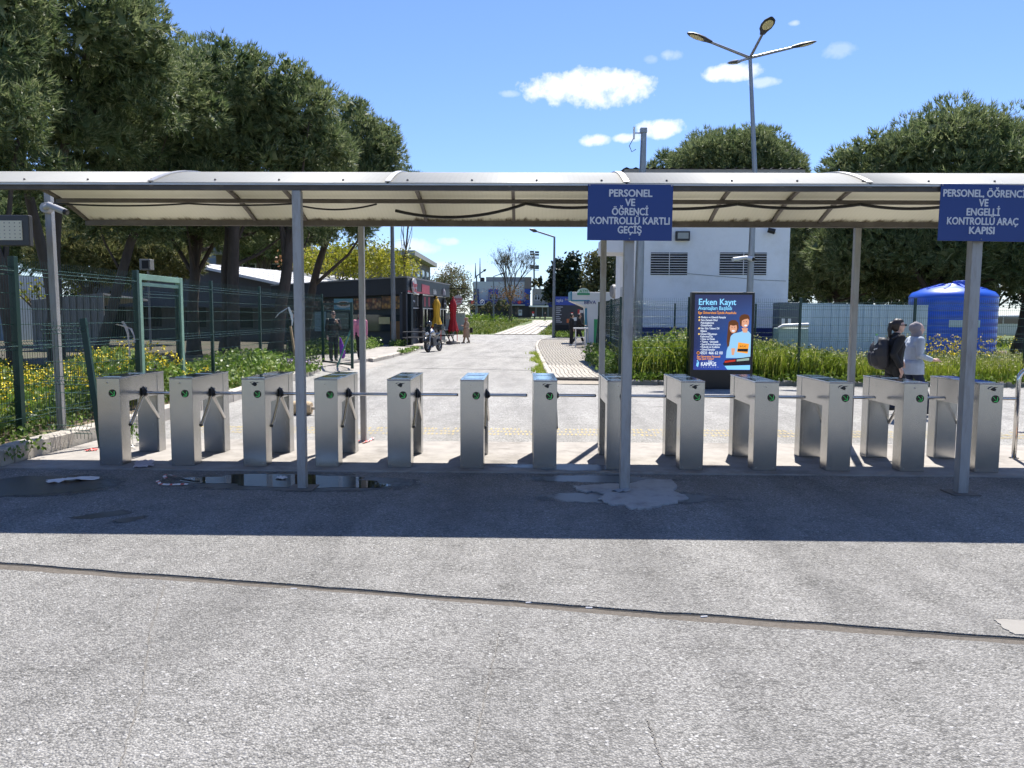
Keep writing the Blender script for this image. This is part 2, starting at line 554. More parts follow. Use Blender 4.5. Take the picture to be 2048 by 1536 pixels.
M_bark2 = mat('grey_bark', (0.12, 0.105, 0.09), 0.95, var=0.3, scale=6, bump=0.8, bscale=16)
M_skin = mat('skin', (0.52, 0.33, 0.25), 0.5, var=0.08, scale=10)
M_litter = mat('white_litter', (0.72, 0.71, 0.70), 0.5, var=0.1)
M_red = mat('red_tape', (0.55, 0.06, 0.05), 0.5, var=0.1)


def glass_mat(name, tint=(0.03, 0.04, 0.045)):
    m, nt, b = base_mat(name)
    b.inputs['Base Color'].default_value = (*tint, 1)
    b.inputs['Roughness'].default_value = 0.06
    b.inputs['Specular IOR Level'].default_value = 0.8
    return m


M_glass = glass_mat('dark_glass')


def polycarb_mat():
    m, nt, b = base_mat('twinwall_polycarbonate')
    geo = nt.new('ShaderNodeNewGeometry')
    pos = geo.outputs['Position']
    sx = nt.new('ShaderNodeSeparateXYZ', {'Vector': pos})
    wave = nt.math('SINE', nt.math('MULTIPLY', sx.outputs['X'], 2 * math.pi / 0.05))
    nz = nt.new('ShaderNodeTexNoise', {'Vector': pos, 'Scale': 1.3, 'Detail': 5.0})
    mp = nt.new('ShaderNodeMapping', {'Vector': pos, 'Scale': (6, 1.2, 1.2)})
    st = nt.new('ShaderNodeTexNoise', {'Vector': mp.outputs[0], 'Scale': 2.0, 'Detail': 8.0, 'Roughness': 0.75})
    c = nt.mix(nz.outputs['Fac'], (0.74, 0.735, 0.68), (0.84, 0.835, 0.79))
    c = nt.mix(nt.ramp(wave, [(0.3, 0.0), (1.0, 0.07)]), c, (0.42, 0.41, 0.37))
    # grime that has collected along the lower rear and front edges of the sheets
    edge = nt.math('SUBTRACT', sx.outputs['Y'], 10.23)
    gr = nt.math('ADD', nt.math('MULTIPLY', edge, 5.0), nt.math('MULTIPLY', nt.math('SUBTRACT', st.outputs['Fac'], 0.5), 2.4))
    gr = nt.ramp(gr, [(0.32, 0.0), (0.75, 1.0)])
    c = nt.mix(nt.math('MULTIPLY', gr, 0.85), c, (0.16, 0.12, 0.07))
    nt.l.new(c, b.inputs['Base Color'])
    b.inputs['Roughness'].default_value = 0.5
    b.inputs['Specular IOR Level'].default_value = 0.25
    tr = nt.new('ShaderNodeBsdfTranslucent', {'Color': nt.mix(1.0, c, (0.66, 0.64, 0.565), 'MULTIPLY')})
    mx = nt.new('ShaderNodeMixShader', {0: 0.5, 1: b.outputs[0], 2: tr.outputs[0]})
    bp = nt.new('ShaderNodeBump', {'Height': wave, 'Strength': 0.05, 'Distance': 0.003})
    nt.l.new(bp.outputs[0], b.inputs['Normal'])
    nt.l.new(mx.outputs[0], m.node_tree.nodes['Material Output'].inputs['Surface'])
    return m


M_poly = polycarb_mat()


def text(name, s, size, loc, m, parent, bold=0.0, align='CENTER', extrude=0.0015, rot=None, wide=1.0, fit=None):
    """flat lettering; default faces the camera side (-Y)"""
    cu = bpy.data.curves.new(name, 'FONT')
    cu.body = s
    cu.size = size
    cu.align_x = align
    cu.align_y = 'CENTER'
    cu.extrude = extrude
    cu.resolution_u = 3
    o = bpy.data.objects.new(name, cu)
    COL.objects.link(o)
    bpy.context.view_layer.update()
    me = bpy.data.meshes.new_from_object(o.evaluated_get(bpy.context.evaluated_depsgraph_get()))
    bpy.data.objects.remove(o)
    if bold:          # a heavier face: the outline thickened by slightly shifted layers
        bmx = bmesh.new()
        for i_, (dx_, dy_) in enumerate(((0, 0), (bold, 0), (-bold, 0), (0, bold * 0.7), (0, -bold * 0.7))):
            m2 = me.copy()
            m2.transform(Matrix.Translation((dx_, dy_, 0.0004 * i_)))
            bmx.from_mesh(m2)
            bpy.data.meshes.remove(m2)
        bmx.to_mesh(me)
        bmx.free()
    if fit:           # lettering set to a measured width
        xs_ = [v.co.x for v in me.vertices]
        wide = fit / (max(xs_) - min(xs_))
    R = rot if rot is not None else Matrix.Rotation(math.pi / 2, 4, 'X')
    me.transform(Matrix.Translation(Vector(loc)) @ R @ Matrix.Diagonal((wide, 1, 1, 1)))
    me.name = name
    me.materials.clear()
    return link_mesh(name, me, m, parent)

# ------------------------------------------------------------------ ground, roads, kerbs, pavements
def smooth(t):
    t = min(1.0, max(0.0, t))
    return t * t * (3 - 2 * t)


def terrain(x, y):
    """height of the open ground: level as far as the end of the road, then a gentle grassy rise"""
    if y < 66:
        return -0.07
    z = 0.75 * (min(1.0, max(0.0, (y - 68) / 97)) ** 1.4)
    z += 0.55 * math.exp(-((x + 9) / 9) ** 2 - ((y - 130) / 32) ** 2)
    if y > 165:
        z += 0.4 * smooth((y - 165) / 15)
    return z - 0.07 * (1 - smooth((y - 66) / 6))


def grid_sheet(name, xs, ys, fn, m):
    V = [(x, y, fn(x, y)) for y in ys for x in xs]
    n = len(xs)
    F = [(j * n + i, j * n + i + 1, (j + 1) * n + i + 1, (j + 1) * n + i) for j in range(len(ys) - 1) for i in range(n - 1)]
    return fast_mesh(name, V, F, m, smooth=True)


def ground_mat():
    m, nt, b = base_mat('meadow_ground')
    pos = nt.new('ShaderNodeNewGeometry').outputs['Position']
    n1 = nt.new('ShaderNodeTexNoise', {'Vector': pos, 'Scale': 0.25, 'Detail': 6.0, 'Roughness': 0.65})
    n2 = nt.new('ShaderNodeTexNoise', {'Vector': pos, 'Scale': 6.0, 'Detail': 6.0, 'Roughness': 0.7})
    c = nt.mix(nt.ramp(n1.outputs['Fac'], [(0.35, 0.0), (0.65, 1.0)]), (0.055, 0.095, 0.018), (0.10, 0.135, 0.03))
    c = nt.mix(nt.ramp(n2.outputs['Fac'], [(0.45, 0.0), (0.8, 0.75)]), c, (0.15, 0.125, 0.07))
    nt.l.new(c, b.inputs['Base Color'])
    b.inputs['Roughness'].default_value = 0.95
    bp = nt.new('ShaderNodeBump', {'Height': n2.outputs['Fac'], 'Strength': 0.8, 'Distance': 0.06})
    nt.l.new(bp.outputs[0], b.inputs['Normal'])
    return m


M_meadow = ground_mat()
xs = [-1500, -700, -300, -150] + list(range(-90, 91, 3)) + [150, 300, 700, 1500]
ys = [-60, -20, 0, 20, 40, 60] + list(range(66, 200, 3)) + [220, 260, 330, 450, 700, 1200, 2000]
struct(grid_sheet('ground', xs, ys, terrain, M_meadow), 'grassy earth around the roads and beyond to the horizon')


def flat_sheet(name, poly, z, m, thick=0.05, parent=None):
    """a slab with real edges, its top triangulated"""
    bm = bmesh.new()
    vs_ = [bm.verts.new((x, y, z)) for x, y in poly]
    f = bm.faces.new(vs_)
    if f.normal.z < 0:
        f.normal_flip()
    f.normal_update()
    if f.normal.z < 0:
        bmesh.ops.reverse_faces(bm, faces=[f])
    r = bmesh.ops.extrude_face_region(bm, geom=[f])
    top = [g for g in r['geom'] if isinstance(g, bmesh.types.BMVert)]
    for v in top:
        v.co.z = z
    for v in vs_:
        v.co.z = z - thick
    bmesh.ops.recalc_face_normals(bm, faces=bm.faces)
    bmesh.ops.triangulate(bm, faces=[g for g in bm.faces if len(g.verts) > 4])
    me = bpy.data.meshes.new(name)
    bm.to_mesh(me)
    bm.free()
    return link_mesh(name, me, m, parent)


rg = random.Random(3)
# the open joint that crosses the foreground, from the left far to the right near
jx = [-5.88 + 0.11 * i for i in range(209)]


def joint_y(x):
    return 4.533 - 0.1672 * x


far_edge = []
near_edge = []
wob = 0
for x in jx:
    wob = 0.8 * wob + rg.uniform(-0.006, 0.006)
    far_edge.append((x, joint_y(x) + wob + rg.uniform(-0.004, 0.004)))
    near_edge.append((x, joint_y(x) - 0.105 - 0.02 * math.sin(x * 1.3) + 0.6 * wob + rg.uniform(-0.005, 0.005)))
FRONT = 8.32            # where the asphalt apron meets the concrete strip under the turnstiles
edgeF = [(17 - i * 0.15, FRONT + rg.uniform(-0.012, 0.012)) for i in range(int((17 + 5.9) / 0.15) + 1)]
apron = struct(flat_sheet('asphalt_apron', far_edge + edgeF, 0.0, M_asphalt), 'worn pale asphalt in front of the turnstiles')
apron.data.update()
near = struct(flat_sheet('asphalt_foreground', near_edge[::-1] + [(-5.88, -14), (17, -14)], 0.0, M_asphalt), 'worn pale asphalt at the photographer\'s feet')
strip = [(x, joint_y(x) + 0.03) for x in (-5.88, 17)] + [(17, joint_y(17) - 0.16), (-5.88, joint_y(-5.88) - 0.16)]
struct(flat_sheet('joint_filling', strip, -0.010, M_dirt, 0.03), 'sandy dirt in the open joint across the asphalt')
# a thin dark slit along the far side of the joint
V, F = [], []
for (x, y) in far_edge:
    w = 0.012 + 0.008 * abs(math.sin(x * 2.1)) + rg.uniform(0, 0.008)
    V += [(x, y + 0.004, -0.0085), (x, y - w, -0.0085)]
for i in range(len(far_edge) - 1):
    F.append((2 * i, 2 * i + 1, 2 * i + 3, 2 * i + 2))
struct(fast_mesh('joint_slit', V, F, M_crack), 'dark slit along the open joint')

# concrete strip that carries the turnstiles
struct(flat_sheet('concrete_strip', [(-5.85, FRONT + 0.015), (17, FRONT + 0.015)] + [(17 - i * 0.3, 10.38 + rg.uniform(-0.03, 0.03)) for i in range(77)], 0.012, M_concrete, 0.06), 'pale concrete strip under the row of turnstiles')
# road beyond the turnstiles, running away to the meadow
road_l = [(-5.85, 10.33), (-5.80, 13.6), (-5.76, 15.0), (-6.05, 20.3), (-6.25, 23.4), (-5.6, 27.5), (-5.39, 30.6), (-5.32, 40.7), (-5.1, 52), (-8, 56), (-16, 58), (-30, 60)]
road_far = [(-30, 66), (-14, 68.5), (-6, 69.5), (-2.8, 70.5), (1.2, 70.5), (4, 66), (9, 62), (20, 58), (20, 56), (8, 56.5), (2.6, 57.0)]
road_r = [(1.35, 56), (0.95, 53), (0.70, 48.5), (0.55, 43), (0.52, 36), (0.58, 28), (0.62, 23), (0.72, 20.6), (0.95, 19.35), (2.2, 19.25), (17, 19.35), (17, 10.33)]
struct(flat_sheet('road', road_l + road_far + road_r, 0.0, M_asphalt2), 'pale asphalt road running away behind the turnstiles')
# weathering cracks across the far road
for k, (px0, py0, px1, py1) in enumerate([(800, 736, 1085, 741), (930, 712, 1075, 716), (840, 717, 1000, 716), (1010, 681, 1080, 684), (960, 705, 1060, 703), (760, 705, 900, 712), (1300, 812, 1445, 826), (880, 780, 960, 776)]):
    d0, d1 = direction(px0, py0), direction(px1, py1)
    a = Vector((0, 0, CAMH)) + d0 * (-CAMH / d0.z)
    b = Vector((0, 0, CAMH)) + d1 * (-CAMH / d1.z)
    V, F, n = [], [], 40
    wv = 0
    for i in range(n + 1):
        t = i / n
        wv = 0.7 * wv + rg.uniform(-0.05, 0.05)
        p = a.lerp(b, t)
        w = (0.035 if py0 < 760 else 0.012) * (0.4 + abs(math.sin(t * 9 + k))) * min(1, 6 * t + 0.1, 6 * (1 - t) + 0.1)
        V += [(p.x, p.y + wv - w, 0.004), (p.x, p.y + wv + w, 0.004)]
    F = [(2 * i, 2 * i + 1, 2 * i + 3, 2 * i + 2) for i in range(n)]
    struct(fast_mesh('road_crack', V, F, M_crack), 'dark crack across the pale road')
# hairline cracks in the foreground
for k, pts in enumerate([[(1000, 1262), (985, 1330), (965, 1420), (938, 1536)], [(1295, 1440), (1312, 1490), (1325, 1536)], [(330, 1170), (300, 1260), (286, 1380), (240, 1536)]]):
    P = []
    for px, py in pts:
        d = direction(px, py)
        P.append(Vector((0, 0, CAMH)) + d * (-CAMH / d.z))
    V = []
    for i in range(60):
        t = i / 59 * (len(P) - 1)
        j = min(int(t), len(P) - 2)
        p = P[j].lerp(P[j + 1], t - j)
        w = 0.0016 + rg.uniform(0, 0.0022)
        o = rg.uniform(-0.006, 0.006)
        V += [(p.x + o - w, p.y, 0.004), (p.x + o + w, p.y, 0.004)]
    struct(fast_mesh('hairline_crack', V, [(2 * i, 2 * i + 1, 2 * i + 3, 2 * i + 2) for i in range(59)], mat('faint_crack', (0.16, 0.148, 0.13), 0.95, var=0.4, scale=30)), 'faint hairline crack in the foreground asphalt')
# worn yellow band of short bars painted across the road behind the turnstiles
V, F = [], []
x = -5.2
while x < 9.5:
    for row, (y0, y1) in enumerate(((11.02, 11.20), (11.27, 11.46), (11.53, 11.72))):
        if rg.random() < 0.12:
            continue
        o = x + (0.04 if row % 2 else 0) + rg.uniform(-0.006, 0.006)
        w = rg.uniform(0.024, 0.034)
        a, b_ = y0 + rg.uniform(0, 0.05), y1 - rg.uniform(0, 0.05)
        n = len(V)
        V += [(o, a, 0.004), (o + w, a + 0.01, 0.004), (o + w, b_, 0.004), (o, b_ - 0.01, 0.004)]
        F.append((n, n + 1, n + 2, n + 3))
    x += 0.06
struct(fast_mesh('yellow_road_marking', V, F, M_yellow), 'worn yellow band of short bars across the road')

# ---- kerbs: every stone its own piece
def stone_line(pts, step, w, h, name, label, cat, m, side=-1, rnd=0.01, z0=-0.03, piece='kerb_stone', lift=0.0):
    root = thing(name, label, cat, (pts[0][0], pts[0][1], 0))
    P = [Vector((x, y, 0)) for x, y in pts]
    seg = []
    for a, b in zip(P, P[1:]):
        L = (b - a).length
        k = max(1, round(L / step))
        for i in range(k):
            seg.append((a.lerp(b, i / k), a.lerp(b, (i + 1) / k)))
    for a, b in seg:
        d = (b - a).normalized()
        nrm = Vector((d.y, -d.x, 0)) * side
        a2, b2 = a + d * 0.006, b - d * 0.006
        hh = h + rg.uniform(-rnd, rnd) + lift
        j = nrm * rg.uniform(-rnd, rnd)
        c0, c1 = a2 + j, b2 + j
        ch = 0.03
        pts8 = [c0, c1, c1 + nrm * w, c0 + nrm * w]
        top = [c0 + nrm * ch, c1 + nrm * ch, c1 + nrm * w, c0 + nrm * w]
        v = [(p.x, p.y, z0) for p in pts8] + [(p.x, p.y, hh - ch) for p in pts8] + [(p.x, p.y, hh) for p in top]
        f = [(0, 3, 2, 1), (0, 1, 5, 4), (1, 2, 6, 5), (2, 3, 7, 6), (3, 0, 4, 7), (4, 5, 9, 8), (5, 6, 10, 9), (6, 7, 11, 10), (7, 4, 8, 11), (8, 9, 10, 11)]
        MB().add(v, f).build(piece, m, root)
    return root


stone_line([(-5.86, -2.0), (-5.86, 9.4), (-5.80, 13.6), (-5.76, 15.0), (-6.05, 20.3), (-6.24, 23.2)], 0.75, 0.16, 0.215, 'kerb', 'long pale kerb edging the flower bed on the left', 'kerb', M_kerb, side=-1)
stone_line([(-5.56, 28.0), (-5.39, 30.6), (-5.32, 40.4)], 0.8, 0.18, 0.15, 'kerb', 'pale kerb of the far left pavement ending by the motorcycle', 'kerb', M_kerb, side=-1)
stone_line([(2.55, 19.42), (4.2, 19.45), (7.2, 19.5), (10.2, 19.5), (16, 19.5)], 1.05, 0.14, 0.12, 'kerb', 'low mossy kerb under the green fence on the right', 'kerb', mat('old_kerb', (0.30, 0.28, 0.25), 0.9, var=0.2, bump=0.4, dirt=(0.1, 0.1, 0.07), dirt_amt=0.8), side=-1)
# dropped ramp between the two kerbs on the left
MB().add([(-6.24, 23.25, -0.02), (-5.0, 24.5, 0.004), (-4.95, 27.2, 0.004), (-5.56, 28.0, 0.004), (-6.5, 27.8, 0.14), (-6.6, 23.6, 0.14)], [(0, 1, 2, 3, 4, 5)]).build('ramp', M_concrete)
struct(bpy.data.objects['ramp'], 'pale concrete ramp between two kerbs')
# left bed and pavement
struct(flat_sheet('flower_bed_soil', [(-6.02, -2), (-6.02, 9.4), (-5.96, 13.6), (-5.92, 15.0), (-6.2, 20.3), (-6.4, 23.2), (-30, 23.2), (-30, -2)], 0.12, M_soil, 0.2), 'soil of the flower bed on the left')
struct(flat_sheet('left_pavement', [(-6.35, 23.25), (-5.73, 28.0), (-5.56, 30.6), (-5.5, 40.4), (-5.3, 52), (-9.5, 52), (-9.5, 40), (-8.2, 30), (-8.3, 23.25)], 0.135, M_concrete, 0.2), 'pale pavement by the cafe')
struct(flat_sheet('shaded_yard', [(-8.35, 23.25), (-8.25, 30), (-9.55, 40), (-9.55, 50), (-40, 52), (-40, 23.25)], 0.11, mat('shade_dark_earth', (0.075, 0.065, 0.042), 0.95, var=0.4, scale=1.5, bump=0.5, bscale=30, dirt=(0.05, 0.075, 0.02), dirt_amt=0.9, dscale=0.7), 0.2), 'bare shaded earth under the pines')  # earth colour darkened to carry the shade under the pines
struct(flat_sheet('right_bed_soil', [(2.4, 19.6), (17, 19.65), (30, 19.65), (30, 40), (4.2, 40), (3.0, 34), (2.55, 27), (2.4, 22)], 0.06, M_soil, 0.15), 'soil of the overgrown bed on the right')

# ---- brick pavement on the right of the road
pave_base = struct(flat_sheet('brick_pavement', [(0.78, 20.5), (2.12, 20.4), (2.32, 22.0), (2.5, 27), (2.9, 34), (3.9, 40), (6.5, 46), (9, 56), (2.7, 56.4), (1.5, 55.5), (1.1, 52.8), (0.86, 48.5), (0.70, 43), (0.67, 36), (0.73, 28), (0.77, 23)], 0.075, M_joint, 0.12), 'curving brick pavement right of the road')
pl = [(0.78, 20.6), (0.78, 23), (0.74, 28), (0.68, 36), (0.71, 43), (0.87, 48.5), (1.2, 53), (2.2, 56)]
stone_line([(0.62, 20.6), (0.62, 23), (0.58, 28), (0.52, 36), (0.55, 43), (0.71, 48.5), (0.96, 53), (1.4, 56)], 0.8, 0.15, 0.105, 'kerb', 'white curving kerb of the brick pavement', 'kerb', M_kerb, side=1)


def left_edge(y):
    for (x0, y0), (x1, y1) in zip(pl, pl[1:]):
        if y <= y1:
            return x0 + (x1 - x0) * (y - y0) / (y1 - y0)
    return pl[-1][0]


paver_me = None
count = 0
Vs, Fs = [], []
y = 20.62
row = 0
PW, PL = 0.122, 0.205
while y < 53:
    ncol = 11 if y < 21.4 else (12 if y < 26 else (13 if y < 32 else 16))
    for c in range(ncol):
        yy = y + (PL / 2 if c % 2 else 0)
        x0 = left_edge(yy) + 0.012 + c * PW + 0.018 * math.sin(yy * 2.2 + c * 0.02)
        zz = rg.uniform(-0.004, 0.004)
        gap = 0.007
        if count < 290:
            if paver_me is None:
                b = MB()
                w2, l2 = PW / 2 - gap, PL / 2 - gap / 2
                b.add([(-w2, -l2, -0.03), (w2, -l2, -0.03), (w2, l2, -0.03), (-w2, l2, -0.03), (-w2, -l2, 0.01), (w2, -l2, 0.01), (w2, l2, 0.01), (-w2, l2, 0.01),
                       (-w2 + .006, -l2 + .006, 0.016), (w2 - .006, -l2 + .006, 0.016), (w2 - .006, l2 - .006, 0.016), (-w2 + .006, l2 - .006, 0.016)],
                      [(0, 1, 5, 4), (1, 2, 6, 5), (2, 3, 7, 6), (3, 0, 4, 7), (4, 5, 9, 8), (5, 6, 10, 9), (6, 7, 11, 10), (7, 4, 8, 11), (8, 9, 10, 11)])
                po = b.build('paver', M_paver)
                paver_me = po.data
                paver_me.use_fake_user = False
                po.parent = pave_base
            else:
                po = bpy.data.objects.new('paver', paver_me)
                COL.objects.link(po)
                po.parent = pave_base
            po.location = (x0 + PW / 2, yy, 0.08 + zz)
            po.rotation_euler = (rg.uniform(-.02, .02), rg.uniform(-.02, .02), rg.uniform(-.02, .02))
            count += 1
        else:
            n = len(Vs)
            a, b_, c0, c1, z = x0 + gap, x0 + PW - gap, yy - PL / 2 + gap / 2, yy + PL / 2 - gap / 2, 0.094 + zz
            Vs += [(a, c0, z - .03), (b_, c0, z - .03), (b_, c1, z - .03), (a, c1, z - .03), (a, c0, z), (b_, c0, z), (b_, c1, z), (a, c1, z)]
            Fs += [(n + 4, n + 5, n + 6, n + 7), (n, n + 1, n + 5, n + 4), (n + 1, n + 2, n + 6, n + 5), (n + 3, n, n + 4, n + 7)]
    y += PL
    row += 1
fp = fast_mesh('far_pavers', Vs, Fs, M_paver)
fp.parent = pave_base
fp['kind'] = 'stuff'
struct(flat_sheet('gravel_patch', [(0.85, 19.42), (2.3, 19.4), (2.45, 20.0), (2.1, 20.62), (1.4, 20.5), (0.8, 20.62), (0.7, 20.1)], 0.012, mat('pale_gravel', (0.33, 0.29, 0.235), 0.95, var=0.4, scale=25, bump=0.8, bscale=60), 0.05), 'rough gravel where the brick pavement breaks off')

# ---- slab path over the meadow
path_root = None
a0, a1 = Vector((-0.9, 70.6, 0)), Vector((4.3, 168, 0))
mb = MB()
pn = 26
Vp, Fp = [], []
for i in range(pn + 1):
    t = i / pn
    p = a0.lerp(a1, t)
    w = 2.0 + 0.2 * t
    for sx in (-1, 1):
        Vp.append((p.x + sx * w, p.y, terrain(p.x, p.y) + 0.03))
Fp = [(2 * i, 2 * i + 1, 2 * i + 3, 2 * i + 2) for i in range(pn)]
path_root = struct(fast_mesh('meadow_path', Vp, Fp, M_joint), 'slab path crossing the meadow towards the far shops')
for lane in range(6):
    for i in range(pn):
        t0, t1 = i / pn + 0.002, (i + 1) / pn - 0.002
        q = []
        for t in (t0, t1):
            p = a0.lerp(a1, t)
            w = 2.0 + 0.2 * t
            xa, xb = p.x - w + (2 * w) * lane / 6 + 0.03, p.x - w + (2 * w) * (lane + 1) / 6 - 0.10
            q.append((xa, xb, p.y, terrain(p.x, p.y) + 0.05))
        b = MB()
        (xa, xb, ya, za), (xc, xd, yb, zb) = q
        b.add([(xa, ya, za), (xb, ya, za), (xd, yb, zb), (xc, yb, zb), (xa, ya, za - .04), (xb, ya, za - .04), (xd, yb, zb - .04), (xc, yb, zb - .04)], [(0, 1, 2, 3), (4, 5, 1, 0), (5, 6, 2, 1), (7, 4, 0, 3)])
        b.build('slab', M_kerb, path_root)

# ---- damp patches, puddle, mortar patch, litter on the asphalt
def blob_poly(cx, cy, rx, ry, n=40, rough=0.25, seed=0, rot=0.0):
    r_ = random.Random(seed)
    ph = [r_.uniform(0, 6.28) for _ in range(5)]
    out = []
    for i in range(n):
        t = 2 * math.pi * i / n
        k = 1 + rough * (0.5 * math.sin(2 * t + ph[0]) + 0.3 * math.sin(3 * t + ph[1]) + 0.25 * math.sin(5 * t + ph[2]) + 0.2 * math.sin(9 * t + ph[3]) + 0.12 * math.sin(14 * t + ph[4]))
        x, y_ = rx * k * math.cos(t), ry * k * math.sin(t)
        out.append((cx + x * math.cos(rot) - y_ * math.sin(rot), cy + x * math.sin(rot) + y_ * math.cos(rot)))
    return out


def puddle_mat():
    m, nt, b = base_mat('puddle_water')
    b.inputs['Base Color'].default_value = (0.028, 0.027, 0.024, 1)
    b.inputs['Roughness'].default_value = 0.03
    b.inputs['Specular IOR Level'].default_value = 0.5
    return m


def damp_mat():
    """wet asphalt that dries out towards a ragged rim"""
    m, nt, b = base_mat('damp_asphalt')
    tc = nt.new('ShaderNodeTexCoord')
    pos = nt.new('ShaderNodeNewGeometry').outputs['Position']
    n1 = nt.new('ShaderNodeTexNoise', {'Vector': pos, 'Scale': 9.0, 'Detail': 6.0, 'Roughness': 0.7})
    n2 = nt.new('ShaderNodeTexNoise', {'Vector': pos, 'Scale': 90.0, 'Detail': 3.0})
    g = nt.new('ShaderNodeVectorMath', {0: tc.outputs['Generated'], 1: (0.5, 0.5, 0.0)}, operation='SUBTRACT').outputs[0]
    g = nt.new('ShaderNodeVectorMath', {0: g, 1: (1.0, 1.0, 0.0)}, operation='MULTIPLY').outputs[0]
    r = nt.new('ShaderNodeVectorMath', {0: g}, operation='LENGTH').outputs['Value']
    f = nt.math('ADD', nt.math('SUBTRACT', 0.46, r), nt.math('MULTIPLY', nt.math('SUBTRACT', n1.outputs['Fac'], 0.5), 0.35))
    f = nt.ramp(f, [(0.0, 0.0), (0.14, 0.9)])
    c = nt.mix(n2.outputs['Fac'], (0.030, 0.029, 0.027), (0.085, 0.08, 0.074))
    nt.l.new(c, b.inputs['Base Color'])
    b.inputs['Roughness'].default_value = 0.38
    tr = nt.new('ShaderNodeBsdfTransparent')
    mx = nt.new('ShaderNodeMixShader', {0: f, 1: tr.outputs[0], 2: b.outputs[0]})
    nt.l.new(mx.outputs[0], m.node_tree.nodes['Material Output'].inputs['Surface'])
    return m


M_damp = damp_mat()
sheets = [
    ('damp_patch', blob_poly(-2.35, 7.76, 1.45, 0.5, 60, 0.35, 11), 0.0035, M_damp, 'damp rim of dark asphalt around the puddle'),
    ('puddle', blob_poly(-2.45, 7.82, 1.0, 0.32, 60, 0.3, 12), 0.0065, puddle_mat(), 'shallow puddle reflecting the turnstiles beside the left post'),
    ('damp_patch', blob_poly(-5.0, 7.45, 0.95, 0.62, 60, 0.35, 13, 0.25), 0.0035, M_damp, 'dark damp patch at the left edge under the white bag'),
    ('damp_patch', blob_poly(-3.62, 6.42, 0.26, 0.11, 30, 0.5, 14, 0.5), 0.0035, M_damp, 'small wet footprint left of the puddle, upper one'),
    ('damp_patch', blob_poly(-3.32, 6.28, 0.19, 0.07, 30, 0.5, 15, 0.6), 0.0035, M_damp, 'small wet footprint left of the puddle, lower one'),
    ('damp_patch', blob_poly(0.75, 8.05, 0.75, 0.26, 50, 0.4, 16), 0.0035, M_damp, 'dark wet stain in front of the middle turnstiles'),
]
for nme, poly, z, m, lab in sheets:
    struct(flat_sheet(nme, poly, z, m, 0.003) if nme == 'puddle' else MB().add([(x, y, z) for x, y in poly], [tuple(range(len(poly)))]).build(nme, m), lab)
struct(MB().add([(x, y, 0.0155) for x, y in blob_poly(0.55, 8.62, 0.75, 0.22, 50, 0.4, 17)], [tuple(range(50))]).build('damp_patch', M_damp), 'dark wet stain on the concrete strip near the middle')


def photo_poly(pts, z=0.0):
    out = []
    for px, py in pts:
        d = direction(px, py)
        p = Vector((0, 0, CAMH)) + d * ((z - CAMH) / d.z)
        out.append((p.x, p.y))
    return out


def ragged(poly, amp, k=5, seed=1):
    r_ = random.Random(seed)
    out = []
    for (x0, y0), (x1, y1) in zip(poly, poly[1:] + poly[:1]):
        for i in range(k):
            t = i / k
            out.append((x0 + (x1 - x0) * t + r_.uniform(-amp, amp), y0 + (y1 - y0) * t + r_.uniform(-amp, amp)))
    return out


mort = photo_poly([(1148, 975), (1185, 972), (1262, 968), (1300, 961), (1342, 962), (1352, 975), (1348, 985), (1378, 998), (1352, 1008), (1322, 1012), (1298, 1019), (1262, 1020), (1245, 1010), (1222, 1012), (1198, 1000), (1210, 990), (1180, 985), (1168, 988)])
struct(flat_sheet('mortar_patch', ragged(mort, 0.022, 6, 3), 0.016, M_patch, 0.02), 'broken pale mortar patch around the foot of the middle sign post')
struct(MB().add([(x, y, 0.0035) for x, y in blob_poly(1.15, 7.22, 0.9, 0.36, 50, 0.35, 21)], [tuple(range(50))]).build('damp_patch', M_damp), 'dark stained asphalt around the mortar patch')
struct(flat_sheet('mortar_patch', ragged(photo_poly([(985 * 2 + 18, 1240), (2020, 1240), (2120, 1250), (2150, 1278), (2030, 1270), (2005, 1256)]), 0.008, 5, 4), 0.006, mat('pale_mortar', (0.26, 0.245, 0.22), 0.85, var=0.1, scale=8), 0.01), 'pale mortar patch at the right edge by the open joint')


def crumple(name, c, sx, sy, h, m, label, cat, seed, n=9):
    """a crumpled scrap: a small sheet with folds"""
    r_ = random.Random(seed)
    V, F = [], []
    rot = r_.uniform(0, 3.1)
    for j in range(n):
        for i in range(n):
            u, v = i / (n - 1) - .5, j / (n - 1) - .5
            k = 1 - 0.5 * (abs(u) + abs(v))
            x, y_ = sx * u * (1 + r_.uniform(-.2, .2)), sy * v * (1 + r_.uniform(-.2, .2))
            z = h * max(0.02, k * r_.random())
            V.append((c[0] + x * math.cos(rot) - y_ * math.sin(rot), c[1] + x * math.sin(rot) + y_ * math.cos(rot), c[2] + z))
    for j in range(n - 1):
        for i in range(n - 1):
            F.append((j * n + i, j * n + i + 1, (j + 1) * n + i + 1, (j + 1) * n + i))
    o = fast_mesh(name, V, F, m)
    return tag(o, label, cat)


